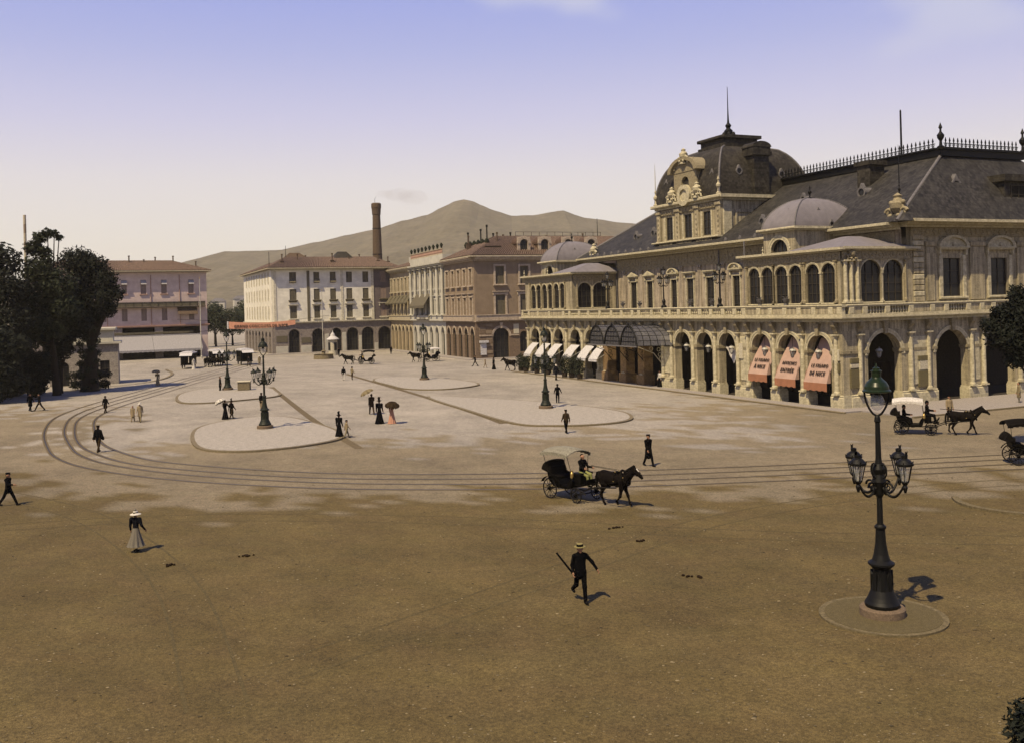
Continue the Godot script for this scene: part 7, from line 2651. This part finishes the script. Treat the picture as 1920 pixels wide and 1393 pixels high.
	P.call("man in a dark suit and white sun helmet walking before the casino café", 5.07, -115.15, 150.0, 1.84, "walk", 0, "cloth_navy", "cloth_black", "white")
	P.call("man in a brownish jacket walking at the front kerb of the right hand island", 3.58, -67.45, 200.0, 1.66, "walk_back", 0, "cloth_brown", "cloth_black", "cap")
	P.call("man in a long dark coat and peaked cap walking right of the near horse cab", 7.31, -52.88, 28.0, 1.76, "walk", 1, "cloth_black", "cloth_black", "cap")
	P.call("man in dark clothes walking left before the brown building", -5.86, -146.48, -80.0, 1.7, "stride", 0, "cloth_black", "cloth_black", "cap")
	P.call("faint beige child before the brown building", -4.19, -141.97, 60.0, 1.3, "walk", 0, "cloth_beige", "cloth_beige", "none")
	P.call("woman in a wide black skirt before the great arched door", -2.85, -137.83, -60.0, 1.62, "stand", 3, "cloth_black", "cloth_black", "plume")
	P.call("woman in white blouse and dark skirt at the foot of the broad casino pier", 15.41, -101.28, -60.0, 1.76, "stand", 3, "cloth_white", "cloth_black", "none")
	P.call("man in a pale jacket standing beyond the horse at the right", 30.9, -68.2, 10.0, 1.8, "stand", 0, "cloth_beige", "cloth_black", "cap")
	P.call("figure in grey beige standing against the rightmost casino pier", 40.94, -77.83, -100.0, 1.7, "stand", 1, "cloth_tan", "cloth_grey", "none")
	P.call("small dark figure standing at the corner of the grey bay", -24.77, -194.39, 20.0, 1.66, "stand", 1, "cloth_navy", "cloth_black", "cap")
	P.call("small dark figure beside the newspaper kiosk", -34.79, -191.28, 20.0, 1.6, "stand", 1, "cloth_black", "cloth_black", "bowler")
	P.call("dark figure left of the third omnibus at the far left", -50.2, -166.3, 70.0, 1.7, "walk", 1, "cloth_black", "cloth_black", "cap")
	P.call("pale figure beside the foremost omnibus at the far left", -52.9, -158.6, 30.0, 1.66, "stand", 3, "cloth_white", "cloth_white", "sun")
	P.call("dark figure between far left lamp and the third omnibus", -45.0, -163.0, -20.0, 1.7, "walk_back", 0, "cloth_navy", "cloth_brown", "cap")
	P.call("beige figure right of the third omnibus", -43.6, -164.6, 20.0, 1.66, "stand", 1, "cloth_tan", "cloth_tan", "white")
	P.call("dark figure standing close beside the far left lamp", -34.3, -111.9, 90.0, 1.7, "stand", 1, "cloth_black", "cloth_black", "none")
	# a dog on the pale ground near the hedge
	var dg := thing("dog", "dark dog standing on the road before the clipped hedge", "dog", Vector3(-51.41, 0, -121.0), 1.2)
	var b := Mb.new()
	flesh(b, [[Vector3(0, 0.56, -0.28), Vector3(0, 0.54, 0.24), 0.13, 0.17], [Vector3(0, 0.6, 0.28), Vector3(0, 0.78, 0.44), 0.1, 0.08], [Vector3(0, 0.82, 0.46), Vector3(0, 0.78, 0.66), 0.085, 0.04],
		[Vector3(0.09, 0.5, 0.26), Vector3(0.09, 0.26, 0.24), 0.07, 0.042], [Vector3(0.09, 0.26, 0.24), Vector3(0.09, 0.04, 0.28), 0.04, 0.035], [Vector3(-0.09, 0.5, 0.26), Vector3(-0.09, 0.28, 0.32), 0.07, 0.042], [Vector3(-0.09, 0.28, 0.32), Vector3(-0.09, 0.04, 0.36), 0.04, 0.035],
		[Vector3(0.09, 0.54, -0.28), Vector3(0.09, 0.34, -0.18), 0.1, 0.06], [Vector3(0.09, 0.34, -0.18), Vector3(0.09, 0.18, -0.36), 0.05, 0.032], [Vector3(0.09, 0.18, -0.36), Vector3(0.09, 0.03, -0.3), 0.032, 0.034], [Vector3(-0.09, 0.54, -0.28), Vector3(-0.09, 0.34, -0.26), 0.1, 0.06], [Vector3(-0.09, 0.34, -0.26), Vector3(-0.09, 0.18, -0.46), 0.05, 0.032], [Vector3(-0.09, 0.18, -0.46), Vector3(-0.09, 0.03, -0.42), 0.032, 0.034],
		[Vector3(0, 0.62, -0.4), Vector3(0, 0.8, -0.62), 0.04, 0.02], [Vector3(0.06, 0.9, 0.44), Vector3(0.08, 0.98, 0.42), 0.03, 0.012], [Vector3(-0.06, 0.9, 0.44), Vector3(-0.08, 0.98, 0.42), 0.03, 0.012]], 0.022, 0.05)
	put("body", b, M.mane, dg)


# ---------------------------------------------------------------- horses and cabs
func make_horse(called: String, label: String) -> Node3D:
	var o := thing(called, label, "horse", Vector3.ZERO, 0.0, "cab horses")
	var b := Mb.new()
	var leg := func(s: float, front: bool, sw: float, lift: float) -> Array:
		if front:
			var el := Vector3(s * 0.15, 0.86, 0.52)
			var kn := el + Vector3(0, -cos(sw), sin(sw)) * 0.37
			var ft := kn + Vector3(0, -cos(sw - lift), sin(sw - lift)) * 0.33
			return [[Vector3(s * 0.14, 1.2, 0.56), el, 0.16, 0.1], [el, kn, 0.095, 0.062], [kn, ft, 0.058, 0.04], [ft, ft + Vector3(0, -0.1, 0.07), 0.045, 0.058]]
		var sti := Vector3(s * 0.17, 0.92, -0.46)
		var hk := sti + Vector3(0, -cos(sw - 0.75), sin(sw - 0.75)) * 0.46
		var f2 := hk + Vector3(0, -cos(sw + 0.12), sin(sw + 0.12)) * 0.38
		return [[Vector3(s * 0.14, 1.28, -0.62), sti, 0.22, 0.15], [sti, hk, 0.13, 0.062], [hk, f2, 0.058, 0.042], [f2, f2 + Vector3(0, -0.1, 0.07), 0.045, 0.058]]
	var bones := [[Vector3(0, 1.34, -0.6), Vector3(0, 1.24, -0.05), 0.29, 0.32], [Vector3(0, 1.24, -0.05), Vector3(0, 1.24, 0.5), 0.32, 0.29], [Vector3(0, 1.44, 0.42), Vector3(0, 1.46, 0.3), 0.14, 0.12], [Vector3(0, 1.3, 0.66), Vector3(0, 1.72, 1.14), 0.24, 0.13], [Vector3(0, 1.78, 1.2), Vector3(0, 1.62, 1.42), 0.125, 0.095], [Vector3(0, 1.62, 1.42), Vector3(0, 1.46, 1.6), 0.09, 0.07], [Vector3(0, 1.66, 1.26), Vector3(0, 1.58, 1.36), 0.1, 0.07],
		[Vector3(0.06, 1.88, 1.16), Vector3(0.075, 2.0, 1.17), 0.035, 0.012], [Vector3(-0.06, 1.88, 1.16), Vector3(-0.075, 2.0, 1.17), 0.035, 0.012]]
	bones += leg.call(1.0, true, 0.42, 0.12) + leg.call(-1.0, true, -0.2, 0.5) + leg.call(1.0, false, -0.22, 0.0) + leg.call(-1.0, false, 0.3, 0.0)
	flesh(b, bones, 0.034, 0.07)
	put("body", b, M.horse, o)
	var mn := Mb.new()
	for i in 12:
		var f := i / 11.0
		var p := Vector3(0, 1.62, 0.62).lerp(Vector3(0, 1.93, 1.16), f)
		mn.ball(p, Vector3(0.045, 0.09, 0.07), 6)
		mn.tube([p, p + Vector3(0.1, -0.08, 0), p + Vector3(0.13, -0.24, 0)], 0.035, 0.012, 5)
	put("mane", mn, M.mane, o)
	var tl := Mb.new()
	tl.tube([Vector3(0, 1.5, -0.86), Vector3(0, 1.46, -1.0), Vector3(0, 1.15, -1.08), Vector3(0, 0.72, -1.04)], 0.06, 0.05, 7)
	tl.tube([Vector3(0, 1.3, -1.05), Vector3(0.03, 0.9, -1.08), Vector3(0.02, 0.62, -1.02)], 0.07, 0.03, 7)
	put("tail", tl, M.mane, o)
	var hs := Mb.new()
	var hoop := func(c: Vector3, rx: float, ry: float, tilt: float, r: float) -> void:
		var pts := []
		for k in 19:
			var q := TAU * k / 18
			pts.append(c + Vector3(rx * cos(q), ry * sin(q) * cos(tilt), ry * sin(q) * sin(tilt)))
		hs.tube(pts, r, r, 6)
	hoop.call(Vector3(0, 1.38, 0.66), 0.25, 0.36, -0.5, 0.06)
	hoop.call(Vector3(0, 1.24, 0.2), 0.325, 0.335, 0.0, 0.025)
	hoop.call(Vector3(0, 1.3, -0.62), 0.3, 0.3, 1.35, 0.022)
	hs.box(-0.16, 0.16, 1.52, 1.62, 0.08, 0.32)
	for s in [-1, 1]:
		hs.tube([Vector3(s * 0.27, 1.25, 0.62), Vector3(s * 0.36, 1.12, 0.1), Vector3(s * 0.42, 0.95, -1.2)], 0.02, 0.02, 5)
		hs.box(s * 0.12 - 0.012, s * 0.12 + 0.012, 1.7, 1.82, 1.2, 1.32)
		hs.tube([Vector3(s * 0.07, 1.88, 1.14), Vector3(s * 0.105, 1.62, 1.4), Vector3(s * 0.08, 1.5, 1.54)], 0.014, 0.014, 4)
		hs.tube([Vector3(s * 0.09, 1.52, 1.52), Vector3(s * 0.17, 1.6, 0.7), Vector3(s * 0.1, 1.68, 0.2), Vector3(s * 0.08, 1.75, -1.4)], 0.011, 0.011, 4)
	hoop.call(Vector3(0, 1.53, 1.53), 0.085, 0.085, 0.6, 0.014)
	put("harness", hs, M.leather, o)
	var bz := Mb.new()
	for q in [Vector3(0.28, 1.42, 0.72), Vector3(-0.28, 1.42, 0.72), Vector3(0.17, 1.62, 0.2), Vector3(-0.17, 1.62, 0.2), Vector3(0.33, 1.2, 0.2), Vector3(-0.33, 1.2, 0.2)]:
		bz.ball(q, Vector3(0.03, 0.03, 0.03), 6)
	put("buckles", bz, M.brass, o)
	var bl := Mb.new()
	bl.tube([Vector3(0, 1.85, 1.3), Vector3(0, 1.72, 1.43), Vector3(0, 1.58, 1.56)], 0.035, 0.02, 6)
	put("blaze", bl, M.cloth_white, o)
	return o


func wheel(parent: Node, at: Vector3, r: float) -> void:
	var w := put("wheel", one("tyre%.2f" % r, func(b: Mb):
		var pts := []
		for k in 29:
			pts.append(Vector3(0, r * cos(TAU * k / 28), r * sin(TAU * k / 28)) * ((r - 0.03) / r))
		b.tube(pts, 0.032, 0.032, 6)), M.wheel_paint, parent, Transform3D(Basis(), at))
	put("spokes", one("spokes%.2f" % r, func(b: Mb):
		for k in 12:
			var q := TAU * k / 12
			b.tube([Vector3(0, 0.05 * cos(q), 0.05 * sin(q)), Vector3(0, (r - 0.04) * cos(q), (r - 0.04) * sin(q))], 0.02, 0.015, 5)), M.wheel_paint, w)
	put("hub", one("hub", func(b: Mb):
		b.t = Transform3D(Basis(Vector3(0, 0, 1), PI / 2), Vector3.ZERO)
		b.lathe([Vector2(0.0, -0.14), Vector2(0.06, -0.13), Vector2(0.085, -0.05), Vector2(0.085, 0.05), Vector2(0.06, 0.13), Vector2(0.0, 0.14)], 10)), M.coach_black, w)


func make_cab(label: String, canopy: String) -> Node3D:
	var o := thing("horse_cab", label, "horse cab", Vector3.ZERO, 0.0, "open horse cabs")
	var side := Transform3D(Basis(Vector3(0, 0, 1), Vector3(0, 1, 0), Vector3(-1, 0, 0)), Vector3.ZERO)   # outline in z and y, thickness across
	var b := Mb.new()
	b.t = side
	b.poly(PackedVector2Array([Vector2(-1.28, 1.32), Vector2(-1.18, 0.9), Vector2(-0.86, 0.62), Vector2(-0.3, 0.55), Vector2(0.22, 0.56), Vector2(0.4, 0.66), Vector2(0.5, 0.98), Vector2(0.42, 1.0), Vector2(0.32, 0.78), Vector2(0.12, 0.7), Vector2(-0.36, 0.7), Vector2(-0.5, 0.96), Vector2(-0.98, 1.02), Vector2(-1.12, 1.36)]), -0.55, 0.55)
	for s in [-0.57, 0.54]:
		b.poly(PackedVector2Array([Vector2(-1.24, 1.34), Vector2(-1.14, 0.88), Vector2(-0.82, 0.62), Vector2(-0.34, 0.58), Vector2(-0.28, 0.78), Vector2(-0.5, 1.12), Vector2(-0.95, 1.2)]), s, s + 0.03)
		b.poly(PackedVector2Array([Vector2(0.1, 0.6), Vector2(0.4, 0.66), Vector2(0.5, 0.98), Vector2(0.7, 1.2), Vector2(0.5, 1.22), Vector2(0.24, 0.9)]), s, s + 0.03)
	b.t = Transform3D()
	put("body", b, M.coach_black, o)
	var st := Mb.new()
	st.cham(-0.5, 0.5, 0.98, 1.1, -1.0, -0.5, 0.04)
	st.box(-0.5, 0.5, 1.06, 1.5, -1.16, -1.04)
	put("seat", st, M.leather, o)
	var bx := Mb.new()
	bx.cham(-0.42, 0.42, 0.8, 1.28, 0.5, 0.95, 0.03)
	bx.cham(-0.46, 0.46, 1.28, 1.38, 0.46, 0.96, 0.03)
	bx.t = side
	bx.poly(PackedVector2Array([Vector2(0.92, 0.8), Vector2(1.28, 0.84), Vector2(1.46, 1.14), Vector2(1.42, 1.16), Vector2(1.24, 0.9), Vector2(0.92, 0.86)]), -0.42, 0.42)
	bx.t = Transform3D()
	put("driver_box", bx, M.coach_black, o)
	# folded leather hood: a fan of pleats behind the seat
	var hd := Mb.new()
	for i in 6:
		var q := 0.25 + i * 0.16
		var pts := []
		for k in 9:
			var x := -0.6 + 1.2 * k / 8.0
			var l := 0.52 - 0.08 * pow(absf(x) / 0.6, 2)
			pts.append(Vector3(x, 1.28 + sin(q) * l, -1.12 - cos(q) * l))
		hd.tube(pts, 0.07, 0.07, 6)
		for s in [-0.6, 0.6]:
			hd.tube([Vector3(s, 1.25, -1.1), Vector3(s, 1.28 + sin(q) * 0.46, -1.12 - cos(q) * 0.46)], 0.03, 0.06, 5)
	hd.t = side
	hd.poly(PackedVector2Array([Vector2(-1.1, 1.3), Vector2(-1.56, 1.43), Vector2(-1.48, 1.6), Vector2(-1.28, 1.66)]), -0.6, 0.6)
	hd.t = Transform3D()
	put("folded_hood", hd, M.leather, o)
	var sp := Mb.new()
	for s in [-0.48, 0.48]:
		for q in [[-0.95, 0.5], [0.9, 0.4]]:
			var pts := []
			for k in 9:
				pts.append(Vector3(s, q[1] + 0.1 - 0.16 * pow(absf(k - 4.0) / 4.0, 2) + 0.08, q[0] - 0.45 + 0.9 * k / 8.0))
			sp.tube(pts, 0.03, 0.03, 5)
	for q in [[-0.95, 0.5], [0.9, 0.38]]:
		sp.tube([Vector3(-0.68, q[1], q[0]), Vector3(0.68, q[1], q[0])], 0.035, 0.035, 6)
	sp.tube([Vector3(0, 0.5, -0.95), Vector3(0, 0.52, 0.9)], 0.04, 0.04, 6)
	put("undercarriage", sp, M.wheel_paint, o)
	for s in [-0.68, 0.68]:
		wheel(o, Vector3(s, 0.5, -0.95), 0.5)
		wheel(o, Vector3(s, 0.38, 0.9), 0.38)
		var sh := Mb.new()
		sh.tube([Vector3(s * 0.66, 0.5, 1.0), Vector3(s * 0.62, 0.85, 1.9), Vector3(s * 0.6, 1.0, 3.3)], 0.035, 0.028, 6)
		put("shaft", sh, M.wheel_paint, o)
		var mg := Mb.new()
		var pts := []
		for k in 9:
			var q := 0.5 + k * 0.27
			pts.append(Vector3(s * 1.02, 0.5 + 0.6 * sin(q), -0.95 + 0.6 * cos(q)))
		for k in 8:
			var w := Vector3(0.1, 0, 0)
			mg.quad(pts[k] - w, pts[k] + w, pts[k + 1] + w, pts[k + 1] - w)
			mg.quad(pts[k + 1] - w, pts[k + 1] + w, pts[k] + w, pts[k] - w)
		put("mudguard", mg, M.leather, o)
		var ln := Mb.new()
		ln.lathe([Vector2(0.03, 1.1), Vector2(0.09, 1.16), Vector2(0.09, 1.36), Vector2(0.05, 1.44), Vector2(0.05, 1.5)], 8, Vector3(s * 0.78, 0, 0.5))
		put("carriage_lamp", ln, M.brass, o)
	var cn := Mb.new()
	var nz := 10
	for i in nz:
		for k in 6:
			var q := []
			for c in [[i, k], [i, k + 1], [i + 1, k + 1], [i + 1, k]]:
				var z: float = -1.5 + 1.95 * c[0] / nz
				var x: float = -0.8 + 1.6 * c[1] / 6.0
				q.append(Vector3(x, 2.32 + 0.2 * (1.0 - pow(x / 0.8, 2)) - 0.12 * pow((z + 0.5) / 1.0, 2), z))
			cn.quad(q[0], q[3], q[2], q[1])
			var dn := Vector3(0, -0.03, 0)
			cn.quad(q[0] + dn, q[1] + dn, q[2] + dn, q[3] + dn)
	for i in 14:
		for s in [-1, 1]:
			var z := -1.5 + 1.95 * i / 14.0
			var y := 2.32 - 0.12 * pow((z + 0.57) / 1.0, 2)
			cn.box(s * 0.8 - 0.012, s * 0.8 + 0.012, y - 0.13 - 0.03 * (i % 2), y, z, z + 0.139)
	put("canopy", cn, M[canopy], o)
	var po := Mb.new()
	for s in [-1, 1]:
		po.tube([Vector3(s * 0.55, 1.2, -1.2), Vector3(s * 0.74, 2.3, -1.35)], 0.014, 0.014, 5)
		po.tube([Vector3(s * 0.5, 1.1, 0.5), Vector3(s * 0.74, 2.3, 0.35)], 0.014, 0.014, 5)
	put("canopy_pole", po, M.leather, o)
	return o


func make_omnibus(label: String) -> Node3D:
	var o := thing("omnibus", label, "horse omnibus", Vector3.ZERO, 0.0, "horse omnibuses at the far left")
	var b := Mb.new()
	b.wall(-1.0, 1.0, 0.7, 2.55, 1.68, 1.75, [[-0.35, 0.35, 0.9, 2.3, 0]])
	b.wall(-1.0, 1.0, 0.7, 2.55, -1.75, -1.68, [[-0.35, 0.35, 0.8, 2.4, 0]])
	for s in [-1.0, 1.0]:
		b.t = Transform3D(Basis(Vector3(0, 0, -s), Vector3.UP, Vector3(s, 0, 0)), Vector3(s * 0.97, 0, 0))
		b.wall(-1.68, 1.68, 0.7, 2.55, -0.03, 0.03, [[-1.5, -0.8, 1.45, 2.35, 0], [-0.6, 0.1, 1.45, 2.35, 0], [0.3, 1.0, 1.45, 2.35, 0]])
	b.t = Transform3D()
	b.box(-0.97, 0.97, 0.62, 0.7, -2.3, 2.3)
	put("body", b, M.coach_black, o)
	var rf := Mb.new()
	rf.cham(-1.12, 1.12, 2.55, 2.72, -2.3, 2.3, 0.06)
	rf.box(-0.8, 0.8, 2.72, 2.85, -1.8, 1.8)
	put("roof", rf, M.awning_white, o)
	var sv := Mb.new()
	sv.quad(Vector3(-1.0, 2.2, 3.0), Vector3(1.0, 2.2, 3.0), Vector3(1.0, 2.6, 2.3), Vector3(-1.0, 2.6, 2.3))
	sv.quad(Vector3(-1.0, 2.58, 2.3), Vector3(1.0, 2.58, 2.3), Vector3(1.0, 2.18, 3.0), Vector3(-1.0, 2.18, 3.0))
	put("front_awning", sv, M.awning_white, o)
	for s in [-0.85, 0.85]:
		wheel(o, Vector3(s, 0.5, -1.1), 0.5)
		wheel(o, Vector3(s, 0.42, 1.2), 0.42)
		var p := Mb.new()
		p.tube([Vector3(s, 0.7, 2.25), Vector3(s, 2.56, 2.25)], 0.03, 0.03, 5)
		p.tube([Vector3(s, 0.7, -2.25), Vector3(s, 2.56, -2.25)], 0.03, 0.03, 5)
		put("post", p, M.iron, o)
	return o


func driver(label: String, cab: Node3D, coat_m: String, low_m: String, hat_kind: String) -> void:
	var p := person(label, cab.transform * Vector3(0, 0.42, 0.68), rad_to_deg(cab.rotation.y), 1.74, "reins", 0, coat_m, low_m, hat_kind, "coachman")
	p.set_meta("group", "coachmen")


func make_traffic() -> void:
	var cab := make_cab("black open horse cab with a grey cloth canopy in the middle foreground", "canopy_grey")
	cab.position = Vector3(2.62, 0, -44.6)
	cab.rotation.y = deg_to_rad(40)
	cab.scale = Vector3.ONE * 0.95
	var horse := make_horse("horse", "dark horse with a white blaze walking right, in the middle foreground")
	horse.position = Vector3(4.35, 0, -42.85)
	horse.rotation.y = deg_to_rad(47)
	horse.scale = Vector3.ONE * 0.95
	driver("coachman in dark jacket and moss green trousers on the near cab", cab, "cloth_black", "cloth_moss", "none")
	var list := [
		["black open horse cab with white canopy before the casino at the right", Vector3(26.15, 0, -62.5), 66.0, 2.75, "dark horse before the white canopied cab at the right", "coachman on the white canopied cab at the right", "canopy_white", 0.0],
		["dark horse cab cut off by the right edge of the picture", Vector3(27.2, 0, -50.4), 78.0, 2.8, "horse of the cab at the right edge", "", "leather", 0.0],
		["far low cab behind a dark horse facing left, before the cream building", Vector3(-24.6, 0, -160.2), -86.0, 2.9, "dark horse facing left before the cream building", "coachman of the far cab before the cream building", "leather", 0.0],
		["horse cab with white canopy before the white house", Vector3(-14.0, 0, -163.2), -62.0, 2.75, "horse beside the far middle lamp before the white house", "coachman of the cab before the white house", "canopy_white", 0.0],
		["horse cab with white canopy at the far corner of the casino", Vector3(2.0, 0, -132.6), -118.0, 2.75, "horse facing left at the far corner of the casino", "coachman of the cab at the far corner of the casino", "canopy_white", 0.0],
	]
	for q in list:
		var c := dup(cab, q[1], deg_to_rad(q[2]), q[0])
		for ch in c.get_children():
			if ch.name == "canopy":
				ch.material_override = M[q[6]]
		var fw := Vector3(sin(deg_to_rad(q[2])), 0, cos(deg_to_rad(q[2])))
		if q[0] != "dark horse cab cut off by the right edge of the picture":
			dup(horse, q[1] + fw * q[3], deg_to_rad(q[2] + q[7]), q[4])
		if q[5]:
			driver(q[5], c, "cloth_black", "cloth_black", "bowler")
	var pas := person("passenger in dark clothes seated under the white canopy at the right", Vector3(26.15, 0, -62.5) + Vector3(sin(deg_to_rad(66.0)), 0, cos(deg_to_rad(66.0))) * -0.75 + Vector3(0, 0.14, 0), 66.0, 1.7, "reins", 0, "cloth_black", "cloth_black", "bowler", "passenger")
	pas.set_meta("group", "passengers")
	var om := make_omnibus("horse omnibus with white roof at the far left before the shop awning")
	om.position = Vector3(-55.0, 0, -162.4)
	om.rotation.y = 0.16
	dup(om, Vector3(-52.2, 0, -168.5), 0.45, "dark omnibus seen from the side between the white pole and the far left lamp")
	dup(om, Vector3(-47.4, 0, -169.0), 0.5, "omnibus with white roof at the street mouth below the banner")
	dup(horse, Vector3(-52.6, 0, -164.2), 0.5, "foremost dark horse among the omnibuses at the far left")
	dup(horse, Vector3(-50.9, 0, -164.9), 0.9, "second dark horse among the omnibuses at the far left")
	dup(horse, Vector3(-51.6, 0, -163.4), -0.3, "dark horse standing between two others among the omnibuses")


func _ready() -> void:
	make_light()
	make_textures()
	make_materials()
	make_ground()
	make_hills()
	make_casino()
	make_pink()
	make_cream()
	make_brown_row()
	make_lamps()
	make_garden()
	make_small_things()
	make_smoke()
	make_traffic()
	make_people()
